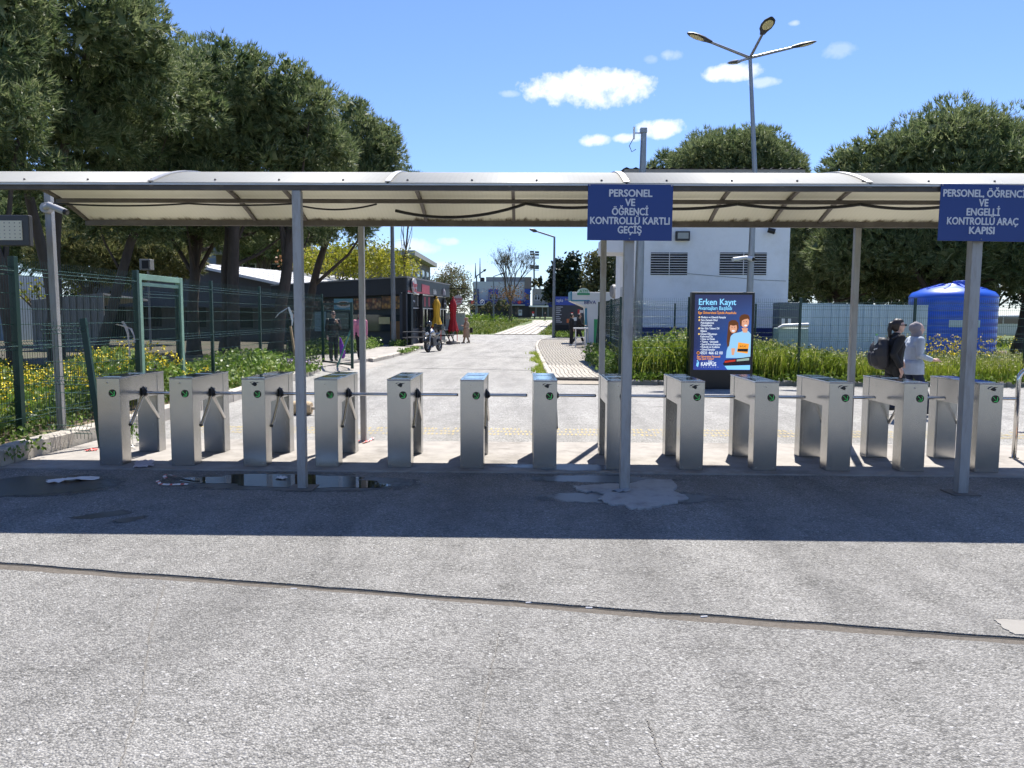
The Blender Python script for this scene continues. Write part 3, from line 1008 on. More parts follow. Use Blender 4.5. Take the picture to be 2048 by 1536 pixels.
crumple('plastic_bag', (-4.65, 7.72, 0.006), 0.42, 0.12, 0.05, M_litter, 'white crumpled plastic bag lying on the dark damp asphalt', 'litter', 1)
crumple('plastic_bag', (-5.2, 9.62, 0.014), 0.32, 0.2, 0.09, M_litter, 'white plastic scrap at the kerb beside the leaning green post', 'litter', 2)
crumple('red_scrap', (-5.42, 9.42, 0.014), 0.13, 0.07, 0.04, M_red, 'red plastic scrap at the foot of the left kerb', 'litter', 3)
crumple('mortar_crumbs', (0.98, 7.46, 0.016), 0.22, 0.12, 0.025, M_patch, 'whitish crumbled mortar at the foot of the middle sign post', 'rubble', 8)
crumple('tissue', (-4.35, 8.6, 0.014), 0.42, 0.2, 0.03, mat('pink_tissue', (0.55, 0.5, 0.52), 0.7), 'greyish pink flattened scrap at the foot of the first turnstile', 'litter', 5)
crumple('tissue', (-2.55, 7.92, 0.009), 0.12, 0.08, 0.03, M_litter, 'small white tissue lying in the puddle', 'litter', 6)


def ribbon(name, pts, w, cols, label, cat='tape', z=0.01):
    """red and white barrier tape lying on the ground"""
    root = thing(name, label, cat, (pts[0][0], pts[0][1], 0))
    P = [Vector((x, y, z)) for x, y in pts]
    for i, (a, b) in enumerate(zip(P, P[1:])):
        d = (b - a).normalized()
        nrm = Vector((-d.y, d.x, 0.25)) * (w / 2)
        MB().add([a - nrm, b - nrm, b + nrm, a + nrm], [(0, 1, 2, 3)]).build('tape_piece', cols[i % len(cols)], root)
    return root


def wig(pts, k=6, amp=0.012, seed=1):
    r_ = random.Random(seed)
    out = []
    for (x0, y0), (x1, y1) in zip(pts, pts[1:]):
        for i in range(k):
            t = i / k
            out.append((x0 + (x1 - x0) * t + r_.uniform(-amp, amp), y0 + (y1 - y0) * t + r_.uniform(-amp, amp)))
    return out + [pts[-1]]


ribbon('barrier_tape', wig(photo_poly([(396, 962), (360, 957), (330, 952), (332, 960), (314, 965), (318, 972), (345, 973), (376, 972)]), 4, 0.012, 2), 0.03, [M_litter, M_litter, M_red], 'loop of red and white barrier tape lying left of the puddle', z=0.02)
ribbon('barrier_tape', wig(photo_poly([(716, 884), (728, 886), (738, 884), (746, 879), (740, 883), (726, 889)]), 3, 0.02, 3), 0.04, [M_red, M_litter], 'red and white tape scrap around the foot of the rear post', z=0.02)
for k, (px, py, lab) in enumerate([(1058, 1203, 'white cigarette butt lying in the joint near the middle'), (1178, 1213, 'white cigarette butt in the joint below the mortar patch'), (1408, 1231, 'white stick of litter in the joint on the right'), (588, 1175, 'white paper scrap in the joint on the left')]):
    d = direction(px, py)
    p = Vector((0, 0, CAMH)) + d * ((0.0 - CAMH) / d.z)
    o = MB().tube([p + Vector((-0.02, -0.004, -0.006)), p + Vector((0.02, 0.004 * (-1) ** k, -0.006))], 0.005, 6).build('cigarette_butt', M_litter)
    tag(o, lab, 'litter')

# ------------------------------------------------------------------ canopy over the turnstiles
CF, CR, CZ, CRISE = 7.45, 10.35, 2.985, 0.30
CX0, CX1 = -5.88, 8.0


def arch_z(y, dz=0.0):
    return CZ + CRISE * (1 - ((y - (CF + CR) / 2) / ((CR - CF) / 2)) ** 2) + dz


canopy = thing('canopy', 'long arched canopy of milky sheets on steel posts over the turnstiles', 'canopy', (0, 8.9, 0))
NA = 22
arch_y = [CF + (CR - CF) * i / NA for i in range(NA + 1)]
caps = [CX0, -3.6, -1.32, 0.95, 3.24, 5.5, CX1]
for a, b in zip(caps, caps[1:]):
    V, F = [], []
    y_ext = [CF - 0.02] + arch_y + [CR + 0.03]
    for y in y_ext:
        z = arch_z(y)
        for x in (a + 0.012, b - 0.012):
            V.append((x, y, z))
    n = len(y_ext)
    for i in range(n - 1):
        F.append((2 * i, 2 * i + 1, 2 * i + 3, 2 * i + 2))
    V2 = [(x, y, z - 0.008) for x, y, z in V]
    F2 = [tuple(reversed([k + len(V) for k in f])) for f in F]
    E2 = [(0, 2 * n, 2 * n + 1, 1), (2 * n - 2, 2 * n - 1, 4 * n - 1, 4 * n - 2)]
    for i in range(n - 1):
        E2 += [(2 * i, 2 * i + 2, 2 * n + 2 * i + 2, 2 * n + 2 * i), (2 * i + 1, 2 * n + 2 * i + 1, 2 * n + 2 * i + 3, 2 * i + 3)]
    fast_mesh('roof_sheet', V + V2, F + F2 + E2, M_poly, canopy, smooth=False)
ribs = [CX0 + 0.02, -3.6, -2.92, -1.32, -0.16, 0.95, 2.42, 3.24, 3.85, 5.5, 6.8, CX1 - 0.02]
for x in ribs:
    main = x in (-3.6, -1.32, 0.95, 3.24, 5.5)
    b = MB()
    w = 0.03
    for y0, y1 in zip(arch_y, arch_y[1:]):
        b.beam((x, y0, arch_z(y0, -0.03)), (x, y1, arch_z(y1, -0.03)), 0.04, 0.035)
    b.build('rib', M_beam, canopy)
    if main:
        b = MB()
        for y0, y1 in zip(arch_y, arch_y[1:]):
            b.beam((x, y0, arch_z(y0, 0.008)), (x, y1, arch_z(y1, 0.008)), 0.055, 0.012)
        b.build('cover_strip', mat('aluminium_strip', (0.62, 0.6, 0.57), 0.35, metal=0.7, var=0.08), canopy)
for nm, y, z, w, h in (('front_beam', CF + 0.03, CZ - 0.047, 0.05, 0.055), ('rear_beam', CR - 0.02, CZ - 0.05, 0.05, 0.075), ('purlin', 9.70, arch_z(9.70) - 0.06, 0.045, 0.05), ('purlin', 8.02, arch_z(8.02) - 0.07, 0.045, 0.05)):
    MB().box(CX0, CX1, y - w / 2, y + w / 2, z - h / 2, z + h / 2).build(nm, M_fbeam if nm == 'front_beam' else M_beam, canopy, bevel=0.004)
MB().box(CX0, CX1, CF - 0.018, CF + 0.004, CZ - 0.03, CZ - 0.016).build('edge_trim', mat('pale_edge_trim', (0.5, 0.5, 0.5), 0.4, metal=0.5), canopy)
# fixing screws along the front edge
x = CX0 + 0.4
while x < CX1:
    MB().ball((x, CF + 0.06, arch_z(CF + 0.06) + 0.006), 0.012, 6, 4).build('screw', M_beam, canopy)
    x += 0.62
FP = [(-2.205, 7.5, 0.085), (0.995, 7.54, 0.095), (4.305, 7.54, 0.098)]
for i, (x, y, w) in enumerate(FP):
    MB().box(x - w / 2, x + w / 2, y - w / 2, y + w / 2, 0.0, CZ - 0.076).build('post', M_post, canopy, bevel=0.006)
    if i != 1:
        MB().box(x - 0.13, x + 0.13, y - 0.13, y + 0.13, 0.001, 0.012).build('base_plate', M_beam, canopy)
for x, w in ((-2.19, 0.075), (1.03, 0.075), (4.36, 0.078)):
    MB().box(x - w / 2, x + w / 2, 10.33 - w / 2, 10.33 + w / 2, 0.0, CZ - 0.09).build('post', M_post, canopy, bevel=0.006)
# cables slung under the purlin
def sag(p0, p1, s, n=14):
    p0, p1 = Vector(p0), Vector(p1)
    return [p0.lerp(p1, i / n) - Vector((0, 0, s * 4 * (i / n) * (1 - i / n))) for i in range(n + 1)]


PZ = arch_z(9.70) - 0.10
cable1 = MB()
for a, b, s in ((-5.9, -4.2, 0.03), (-4.2, -2.9, 0.02), (-2.9, -1.85, 0.07), ):
    cable1.tube(sag((a, 9.66, PZ), (b, 9.66, PZ), s), 0.011, 6)
tag(cable1.build('cable', M_black, smooth=True), 'thin black cable slung under the canopy on the left', 'cable')
cable2 = MB()
cable2.tube(sag((-1.62, 9.66, PZ - 0.08), (0.0, 9.66, PZ + 0.01), 0.12), 0.019, 8)
for a, b, s in ((0.0, 1.1, 0.05), (1.1, 2.6, 0.06), (2.6, 4.1, 0.05), (4.1, 5.3, 0.05), (5.3, 7.9, 0.06)):
    cable2.tube(sag((a, 9.66, PZ + 0.01), (b, 9.66, PZ + 0.01), s), 0.019, 8)
tag(cable2.build('cable', M_black, smooth=True), 'thick black conduit sagging under the canopy to the right', 'cable')

# ------------------------------------------------------------------ turnstiles
T_W, T_D, T_H = 0.2615, 1.05, 1.0
M_led = mat('green_led', (0.02, 0.2, 0.04), 0.5, emit=(0.05, 0.8, 0.2), estr=0.55)
M_ledbg = mat('led_window', (0.004, 0.013, 0.007), 0.25, var=0.1)


def make_turnstile(broken):
    t = thing('turnstile', 'x', 'turnstile')
    W, Dp, H = T_W, T_D, T_H
    hz = 0.715
    fl, rl = 0.20, 0.17
    MB().box(0, W, 0, fl, 0, H - 0.012).build('front_leg', M_steel, t, bevel=0.004)
    MB().box(0, W, Dp - rl, Dp, 0, H - 0.012).build('rear_leg', M_steel, t, bevel=0.004)
    MB().box(0.004, W - 0.004, fl + 0.003, Dp - rl - 0.003, hz, H - 0.014).build('housing', M_steel, t, bevel=0.003)
    # inset front of the rear leg
    MB().box(0.02, W - 0.02, Dp - rl - 0.006, Dp - rl + 0.002, 0.02, hz - 0.02).build('cover_panel', M_steel, t)
    lid = MB().box(-0.003, W + 0.003, -0.003, Dp + 0.003, H - 0.0115, H).build('lid', M_lid, t, bevel=0.003)
    MB().box(0.03, W - 0.03, 0.10, 0.42, H + 0.0005, H + 0.0035).build('reader_plate', M_lid, lid)
    MB().box(0.03, W - 0.03, Dp - 0.42, Dp - 0.10, H + 0.0005, H + 0.0035).build('reader_plate', M_lid, lid)
    # round indicator with a lit arrow
    ind = MB()
    cx, cz = 0.178, 0.822
    n = 28
    ind.add([(cx + 0.043 * math.cos(2 * math.pi * k / n), -0.004, cz + 0.043 * math.sin(2 * math.pi * k / n)) for k in range(n)] + [(cx + 0.043 * math.cos(2 * math.pi * k / n), 0.003, cz + 0.043 * math.sin(2 * math.pi * k / n)) for k in range(n)],
            [tuple(range(n))[::-1]] + [((k + 1) % n, k, k + n, (k + 1) % n + n) for k in range(n)])
    io = ind.build('indicator', M_ledbg, t)
    dots = MB()
    for i in range(5):
        dots.box(cx - 0.022 + i * 0.0095 - .0019, cx - 0.022 + i * 0.0095 + .0019, -0.0062, -0.0042, cz + 0.020 - i * 0.0095 - .0019, cz + 0.020 - i * 0.0095 + .0019)
    for i in range(4):
        a = cx + 0.022
        dots.box(a - .0019, a + .0019, -0.0062, -0.0042, cz - 0.024 + 0.0105 * (i + 1) - .0019, cz - 0.024 + 0.0105 * (i + 1) + .0019)
        b = cx + 0.018 - 0.0105 * i
        dots.box(b - .0019, b + .0019, -0.0062, -0.0042, cz - 0.027 - .0019, cz - 0.027 + .0019)
    dots.build('lit_arrow', M_led, io)
    if broken:
        h = MB()
        h.add([(0.095, -0.0035, 0.955), (0.125, -0.0035, 0.962), (0.16, -0.0035, 0.955), (0.205, -0.0035, 0.957), (0.17, -0.0035, 0.944), (0.155, -0.0035, 0.918), (0.12, -0.0035, 0.93)], [(6, 5, 4, 3, 2, 1, 0)])
        h.build('torn_hole', M_black, t)
        MB().cbox((0.148, -0.012, 0.932), (0.04, 0.024, 0.028), ry=0.5).build('dangling_reader', M_black, t, bevel=0.004)
        MB().cbox((0.118, -0.008, 0.947), (0.05, 0.012, 0.012), ry=-0.4).build('bent_flap', M_steel, t)
    else:
        MB().tube([(0.118, 0.004, 0.938), (0.118, -0.010, 0.938)], 0.0105, 14).build('lock', M_arm, t)
        MB().tube([(0.118, -0.009, 0.938), (0.118, -0.0115, 0.938)], 0.005, 10).build('keyhole', M_black, t)
    for x in (0.035, W - 0.035):
        MB().ball((x, -0.001, 0.035), (0.006, 0.004, 0.006), 8, 5).build('screw', M_grey, t)
    # tripod: hub on the passage side and three arms
    hub = Vector((W - 0.002, 0.54, 0.775))
    th = math.radians(54.2)
    axis = Vector((math.cos(th), 0, -math.sin(th)))
    hb = MB()
    hb.tube([hub - axis * 0.07, hub - axis * 0.03, hub + axis * 0.015, hub + axis * 0.045], [0.046, 0.052, 0.05, 0.034], 8)
    hb.box(W - 0.002, W + 0.012, 0.48, 0.60, 0.745, 0.835)
    hb.build('hub', M_black, t, bevel=0.004)
    for k in range(3):
        d = Matrix.Rotation(2 * math.pi * k / 3, 3, axis) @ Vector((1, 0, 0))
        a = MB().tube([hub + d * 0.03, hub + d * 0.475], 0.0195, 14).build('arm', M_arm, t, auto=40)
        MB().tube([hub + d * 0.475, hub + d * 0.487], [0.019, 0.014], 14).build('end_cap', M_black, a)
    return t


T_X0, T_Y0, T_S = -4.81, 8.519, 0.818
protoA, protoB = make_turnstile(False), make_turnstile(True)
used = set()
ordn = ['first', 'second', 'third', 'fourth', 'fifth', 'sixth', 'seventh', 'eighth', 'ninth', 'tenth', 'eleventh', 'twelfth', 'thirteenth']
beside = {0: 'beside the leaning green fence post', 3: 'right of the left canopy post', 6: 'facing the camera squarely', 7: 'just behind the middle sign post', 12: 'at the right end of the row'}
for i in range(13):
    br = i in (2, 4, 6, 8, 10, 12)
    proto = protoB if br else protoA
    o = proto if id(proto) not in used else copy_tree(proto)
    used.add(id(proto))
    o.location = (T_X0 + i * T_S, T_Y0 + 0.0003 * i + RND.uniform(-.006, .006), 0.012)
    o.rotation_euler = (0, 0, RND.uniform(-.006, .006))
    lab = 'steel turnstile, %s from the left' % ordn[i]
    lab += ', with torn black card reader' if br else ', with small round lock'
    if i in beside:
        lab = 'steel turnstile, %s from the left, %s' % (ordn[i], beside[i])
    tag(o, lab, 'turnstile', 'turnstiles in a row under the canopy')

# ------------------------------------------------------------------ blue signs on the front posts
def blue_sign(x, w, h, z, y, lines, label, tilt, size, wide):
    s = thing('sign', label, 'sign', (x, y, z))
    p = MB().box(x - w / 2, x + w / 2, y - 0.004, y + 0.004, z - h / 2, z + h / 2).build('panel', M_blue, s, bevel=0.002)
    n = len(lines)
    for i, (l, f_) in enumerate(lines):
        zz = z + h * (0.335 - 0.163 * i)
        text('lettering', l, size, (x, y - 0.006, zz), M_signtext, s, bold=0.0034, fit=f_ * w)
    for bx, bz in ((-w / 2 + .015, h / 2 - .012), (w / 2 - .015, h / 2 - .012), (0.0, -h / 2 + .018)):
        MB().ball((x + bx, y - 0.006, z + bz), 0.007, 8, 5).build('bolt', M_galv, s)
    s.rotation_euler = (0, tilt, 0)
    return s


blue_sign(0.985, 0.803, 0.525, 2.703, 7.425, [('PERSONEL', 0.51), ('VE', 0.12), ('ÖĞRENCİ', 0.43), ('KONTROLLÜ KARTLI', 0.94), ('GEÇİŞ', 0.285)], 'blue sign reading PERSONEL VE ÖĞRENCİ KONTROLLÜ KARTLI GEÇİŞ', 0.006, 0.094, 1)
blue_sign(4.295, 0.812, 0.525, 2.708, 7.425, [('PERSONEL, ÖĞRENCİ', 0.945), ('VE', 0.11), ('ENGELLİ', 0.385), ('KONTROLLÜ ARAÇ', 0.82), ('KAPISI', 0.295)], 'blue sign reading PERSONEL, ÖĞRENCİ VE ENGELLİ KONTROLLÜ ARAÇ KAPISI', 0.012, 0.094, 1)

# ------------------------------------------------------------------ camera post on the left, light panel, bollard, rail
cp = thing('camera_post', 'slim grey post with a bullet camera at the left end of the canopy', 'post', (-6.3, 10.22, 0.12))
MB().beam((-6.27, 10.22, 0.12), (-6.30, 10.22, 3.33), 0.085, 0.085, up=(0, 1, 0)).build('pole', M_post, cp, bevel=0.006)
cc = thing('security_camera', 'white bullet camera on the slim grey post at the left', 'camera', (-6.2, 10.17, 3.10))
MB().tube([(-6.29, 10.175, 3.10), (-6.29, 10.10, 3.10)], [0.075, 0.065], 18).build('mount', mat('camera_grey', (0.42, 0.41, 0.40), 0.45, var=0.08), cc, auto=40)
MB().tube([(-6.29, 10.11, 3.10), (-6.26, 10.06, 3.10), (-6.18, 10.03, 3.11)], 0.03, 10).build('bracket', MATS['camera_grey'], cc, auto=40)
MB().tube([(-6.20, 10.04, 3.125), (-5.95, 9.98, 3.03)], 0.043, 14).build('camera_body', mat('camera_grey', (0.42, 0.41, 0.40), 0.45, var=0.08), cc, auto=40)
MB().tube([(-5.952, 9.981, 3.031), (-5.915, 9.972, 3.017)], [0.041, 0.037], 14).build('lens_hood', M_black, cc, auto=40)
MB().tube([(-5.9145, 9.972, 3.0165), (-5.912, 9.9715, 3.0155)], 0.026, 12).build('lens', M_glass, cc)

fl = thing('light_panel', 'grey framed light panel with a cream face at the far left edge', 'light', (-6.55, 9.6, 2.6))
a, b = at(-60, 430, 9.6), at(62, 492, 9.6)
fr = MB()
fr.box(a.x, b.x, 9.58, 9.66, b.z, a.z)
fr.build('frame', M_dgrey, fl, bevel=0.012)
MB().box(a.x + 0.07, b.x - 0.085, 9.570, 9.579, b.z + 0.07, a.z - 0.07).build('diffuser', mat('cream_diffuser', (0.66, 0.63, 0.5), 0.4, var=0.05), fl)
led = MB()
for i in range(9):
    for j in range(5):
        x_, z_ = a.x + 0.12 + i * 0.065, b.z + 0.10 + j * 0.045
        led.box(x_ - .006, x_ + .006, 9.566, 9.5695, z_ - .006, z_ + .006)
led.build('diode_grid', M_grey, fl)
MB().box(-6.62, -6.54, 9.661, 9.78, b.z + 0.1, b.z + 0.2).build('bracket', M_dgrey, fl)

rail = thing('steel_rail', 'bent stainless steel handrail at the right end of the turnstiles', 'rail', (6.2, 9.4, 0))
pts = [(6.0, 9.42, 0.012), (6.0, 9.42, 0.98)] + [(6.0 + 0.13 - 0.13 * math.cos(t), 9.42, 0.98 + 0.13 * math.sin(t)) for t in [math.pi / 2 * k / 6 for k in range(1, 7)]] + [(7.3, 9.42, 1.11)]
MB().tube(pts, 0.027, 14).build('rail_tube', M_arm, rail, smooth=True)
MB().tube([(6.0, 9.42, 0.012), (6.0, 9.42, 0.02)], 0.055, 16).build('foot_flange', M_arm, rail)
MB().box(6.42, 6.66, 9.55, 9.85, 0.012, 1.15).build('side_cabinet', M_steel, rail, bevel=0.004)
MB().tube([(6.0, 9.45, 0.33), (7.2, 9.45, 0.33)], 0.008, 8).build('lower_bar', M_arm, rail)
o = MB().cbox((6.2, 9.25, 0.06), (0.30, 0.13, 0.085), rz=0.15).build('brick', mat('orange_brick', (0.42, 0.26, 0.17), 0.9, var=0.15, bump=0.4), bevel=0.01)
tag(o, 'pale orange brick lying at the right edge by the steel rail', 'brick')
cy = thing('concrete_cylinder', 'tan concrete cylinder lying on the road behind the left canopy post', 'cylinder', (-3.9, 13.2, 0))
MB().tube([(-4.35, 13.2, 0.12), (-4.3, 13.2, 0.12), (-3.72, 13.1, 0.12), (-3.67, 13.1, 0.12)], [0.10, 0.118, 0.118, 0.10], 24).build('body', mat('tan_concrete', (0.48, 0.36, 0.22), 0.9, var=0.15, bump=0.3), cy, auto=50)
MB().tube([(-3.67, 13.1, 0.12), (-3.2, 13.03, 0.115)], 0.028, 10).build('stub_pipe', M_kerb, cy, auto=50)

# ------------------------------------------------------------------ green mesh fences
def wire(V, F, pts, r, n=3):
    base = len(V)
    P = [Vector(p) for p in pts]
    for i, p in enumerate(P):
        t = (P[min(i + 1, len(P) - 1)] - P[max(i - 1, 0)]).normalized()
        a = t.orthogonal().normalized()
        b = t.cross(a)
        for k in range(n):
            V.append(tuple(p + (a * math.cos(2 * math.pi * k / n) + b * math.sin(2 * math.pi * k / n)) * r))
    for i in range(len(P) - 1):
        for k in range(n):
            F.append((base + i * n + k, base + i * n + (k + 1) % n, base + (i + 1) * n + (k + 1) % n, base + (i + 1) * n + k))


def fence_panel(a, b, z0, z1, parent, pitch=0.05, folds=(0.08, 0.5, 0.93), step=0.2, r=0.0025, name='mesh_panel', fold=0.045):
    a, b = Vector((*a, 0)), Vector((*b, 0))
    d = (b - a).normalized()
    nrm = Vector((d.y, -d.x, 0))
    L = (b - a).length
    H = z1 - z0
    prof = [(z0, 0)]
    hz = []
    for f in folds:
        zc = z0 + f * H
        prof += [(zc - 0.05, 0), (zc, fold), (zc + 0.05, 0)]
        hz += [(zc - 0.05, 0), (zc, fold), (zc + 0.05, 0)]
    prof.append((z1, 0))
    z = z0 + step
    while z < z1 - 0.05:
        if all(abs(z - h[0]) > 0.07 for h in hz):
            hz.append((z, 0))
        z += step
    V, F = [], []
    n = int(L / pitch)
    for i in range(n + 1):
        p = a + d * (L * i / n)
        wire(V, F, [(p.x + nrm.x * o, p.y + nrm.y * o, zz) for zz, o in prof], r)
    o = fast_mesh(name, V, F, M_wire, parent)
    V, F = [], []
    for zz, of in hz:
        wire(V, F, [a + nrm * (of - 0.006) + Vector((0, 0, zz)), b + nrm * (of - 0.006) + Vector((0, 0, zz))], r * 1.7)
    fast_mesh('horizontal_wires', V, F, M_wireh, o)
    return o


def fence(pts, z0, z1, label, post_w=0.06, post_extra=0.03, skip_posts=(), skip_bays=(), posts=None, **k):
    root = thing('mesh_fence', label, 'fence', (pts[0][0], pts[0][1], z0))
    for i, (x, y) in enumerate(pts):
        if i in skip_posts:
            continue
        w = post_w
        MB().box(x - w / 2, x + w / 2, y - w / 2, y + w / 2, z0 - 0.05, z1 + post_extra).build('post', M_green, root, bevel=0.004)
    for i, (a, b) in enumerate(zip(pts, pts[1:])):
        if i in skip_bays:
            continue
        A, B = Vector((*a, 0)), Vector((*b, 0))
        d = (B - A).normalized() * (post_w / 2)
        fence_panel((a[0] + d.x, a[1] + d.y), (b[0] - d.x, b[1] - d.y), z0 + 0.06, z1, root, **k)
    return root


# left fence: from beside the camera post away along the bed, a gateway in it
fence([(-6.62, 6.9), (-6.58, 9.85), (-6.52, 12.85)], 0.12, 2.42, 'near bays of the green mesh fence left of the pale gate frame', post_w=0.085, r=0.0034)
gate = thing('gate', 'pale green steel gate frame standing in the left fence', 'gate', (-6.55, 13.7, 0.12))
for (y0, y1) in ((12.92, 13.02), (14.48, 14.58)):
    MB().box(-6.60, -6.50, y0, y1, 0.10, 2.40).build('jamb', M_jamb, gate, bevel=0.005)
MB().box(-6.595, -6.505, 13.02, 14.48, 2.30, 2.399).build('lintel', M_jamb, gate, bevel=0.005)
MB().box(-6.57, -6.53, 13.03, 14.47, 2.20, 2.26).build('leaf_rail', M_jamb, gate)
MB().box(-6.57, -6.53, 13.035, 13.085, 0.25, 2.20).build('leaf_stile', M_jamb, gate)
MB().box(-6.57, -6.53, 14.415, 14.465, 0.25, 2.20).build('leaf_stile', M_green, gate)
fence_panel((-6.55, 13.09), (-6.55, 14.41), 0.25, 2.2, gate)
fence([(-6.66, 14.66), (-6.69, 16.35), (-6.75, 19.5), (-6.82, 22.8), (-6.9, 26.1)], 0.12, 2.40, 'long green mesh fence running away behind the pale gate frame')
# short leaning panel that closes the gap to the first turnstile
sf = thing('mesh_fence', 'short leaning green fence panel between kerb and first turnstile', 'fence', (-5.45, 9.72, 0))
MB().beam((-5.44, 9.70, 0.012), (-5.66, 9.78, 1.66), 0.075, 0.05, up=(0, 1, 0)).build('post', M_green, sf, bevel=0.004)
fence_panel((-6.24, 9.86), (-5.60, 9.76), 0.10, 1.62, sf, r=0.0034)
fence_panel((-5.42, 9.74), (-4.92, 10.05), 0.03, 0.62, sf, folds=(0.5,))
# open dark gate leaf at the far end
og = thing('gate_leaf', 'dark green gate leaf standing open over the far left pavement', 'gate', (-6.9, 26.1, 0.13))
A, B = Vector((-6.86, 26.0, 0)), Vector((-5.42, 24.0, 0))
for p in (A, B):
    MB().box(p.x - .04, p.x + .04, p.y - .04, p.y + .04, 0.05, 2.12).build('stile', M_green, og, bevel=0.004)
MB().beam(A + Vector((0.04, -0.05, 2.08)), B + Vector((-0.04, 0.05, 2.08)), 0.06, 0.07).build('top_rail', M_green, og)
MB().beam(A + Vector((0.04, -0.05, 0.16)), B + Vector((-0.04, 0.05, 0.16)), 0.05, 0.05).build('bottom_rail', M_green, og)
MB().beam((-5.46, 24.03, 1.25), (-5.95, 24.1, 0.02), 0.045, 0.045).build('brace', mat('teal_brace', (0.05, 0.2, 0.17), 0.4), og)
fence_panel((A.x + 0.05, A.y - 0.06), (B.x - 0.05, B.y + 0.06), 0.2, 2.04, og)
# right fence
fence([(2.46, 20.0), (4.22, 20.0), (7.08, 20.02), (10.02, 20.05), (12.9, 20.08), (15.9, 20.1)], 0.06, 2.2, 'long green mesh fence across the tall grass on the right')
fence([(2.44, 20.1), (2.50, 22.6), (2.62, 27.6)], 0.06, 2.2, 'green mesh fence running back towards the cash machine', skip_posts=(0,))
MB().beam((2.72, 29.9, 0.05), (2.88, 30.2, 2.02), 0.06, 0.06, up=(0, 1, 0)).build('fence_post', M_green)
tag(bpy.data.objects['fence_post'], 'leaning dark green post beside the cash machine kiosk', 'post')
bk = fence([(3.2, 23.6), (4.55, 23.6), (7.0, 23.6)], 0.06, 2.1, 'second green mesh fence close to the white building', post_w=0.05)

# rags tied to the fence
def rag(paths, m, label, w=0.05):
    root = thing('cloth_strip', label, 'cloth', paths[0][0])
    for pts in paths:
        V, F = [], []
        for i, p in enumerate(pts):
            k = w * (0.6 + 0.4 * math.sin(i * 1.7))
            V += [(p[0] - k / 2, p[1] + 0.01 * math.sin(i * 2.0), p[2]), (p[0] + k / 2, p[1] - 0.01 * math.sin(i * 2.0), p[2] + 0.01)]
        F = [(2 * i, 2 * i + 1, 2 * i + 3, 2 * i + 2) for i in range(len(pts) - 1)]
        fast_mesh('strip', V, F, m, root)
    return root


M_rag = mat('grey_white_cloth', (0.5, 0.47, 0.48), 0.8, var=0.12, scale=20)
D0 = 12.35
rag([[at(245, 643, D0), at(252, 655, D0), at(256, 668, D0), at(258, 690, D0), at(259, 712, D0)], [at(232, 649, D0), at(245, 652, D0), at(262, 658, D0), at(268, 672, D0), at(269, 686, D0)]], M_rag, 'grey white cloth strips knotted to the fence beside the gate frame', 0.06)
D0 = 21.9
rag([[at(577, 614, D0), at(583, 630, D0), at(585, 642, D0), at(584, 652, D0)], [at(574, 617, D0), at(566, 622, D0), at(557, 628, D0), at(551, 636, D0)]], M_litter, 'white plastic strips tied to a stake behind the left canopy post', 0.09)
st = MB().beam(at(581, 652, 22.0), at(590, 712, 22.0), 0.06, 0.05).build('wooden_stake', mat('dry_wood', (0.32, 0.23, 0.13), 0.9, var=0.2))
tag(st, 'leaning wooden stake with white strips behind the left canopy post', 'stake')

# ------------------------------------------------------------------ lit advertising totem
tt = thing('advertising_screen', 'black totem with a lit blue advertising screen before the fence', 'billboard', (4.7, 18.4, 0))
a, b = at(1384, 584, 18.4), at(1505, 746, 18.4)
MB().box(a.x, b.x, 18.4, 18.62, 0.0, a.z).build('casing', mat('totem_black', (0.006, 0.006, 0.007), 0.35, var=0.1), tt, bevel=0.012)
sx0, sx1, sz0, sz1 = a.x + 0.075, b.x - 0.065, b.z + 0.07, a.z - 0.06
sw, sh = sx1 - sx0, sz1 - sz0


def screen_mat():
    m, nt, b_ = base_mat('screen_blue')
    pos = nt.new('ShaderNodeSeparateXYZ', {'Vector': nt.new('ShaderNodeNewGeometry').outputs['Position']})
    t = nt.math('DIVIDE', nt.math('SUBTRACT', pos.outputs['Z'], sz0), sh)
    s_ = nt.math('DIVIDE', nt.math('SUBTRACT', pos.outputs['X'], sx0), sw)
    c = nt.mix(nt.math('MULTIPLY', nt.math('SUBTRACT', 1.0, t), s_, clamp=True), (0.012, 0.02, 0.10), (0.03, 0.16, 0.62))
    c = nt.mix(nt.ramp(t, [(0.0, 0.6), (0.3, 0.0)]), c, (0.02, 0.05, 0.42))
    em = nt.new('ShaderNodeEmission', {'Color': c, 'Strength': 0.6})
    gl = nt.new('ShaderNodeBsdfGlossy', {'Color': (0.04, 0.04, 0.04, 1), 'Roughness': 0.15})
    ad = nt.new('ShaderNodeAddShader', {0: em.outputs[0], 1: gl.outputs[0]})
    nt.l.new(ad.outputs[0], m.node_tree.nodes['Material Output'].inputs['Surface'])
    return m


def glow(name, col, k=0.62):
    if name in MATS:
        return MATS[name]
    m, nt, b_ = base_mat(name)
    em = nt.new('ShaderNodeEmission', {'Color': (*col, 1), 'Strength': k})
    nt.l.new(em.outputs[0], m.node_tree.nodes['Material Output'].inputs['Surface'])
    return m


SCRY = 18.396
scr = MB().box(sx0, sx1, SCRY, 18.41, sz0, sz1).build('screen', screen_mat(), tt)
gw, gc, go, gs, gh, gr_ = glow('lit_white', (0.75, 0.85, 1.0)), glow('lit_cyan', (0.25, 0.65, 1.0)), glow('lit_orange', (0.9, 0.36, 0.05)), glow('lit_skin', (0.7, 0.36, 0.24)), glow('lit_hair', (0.12, 0.05, 0.025)), glow('lit_red', (0.5, 0.05, 0.03))
gshirt = glow('lit_shirt', (0.30, 0.58, 0.85))
gdark = glow('lit_dark', (0.02, 0.02, 0.03))


def sp(u, v, dy=0.002):
    """a point on the screen: u across from the left, v down from the top"""
    return (sx0 + u * sw, SCRY - dy, sz1 - v * sh)


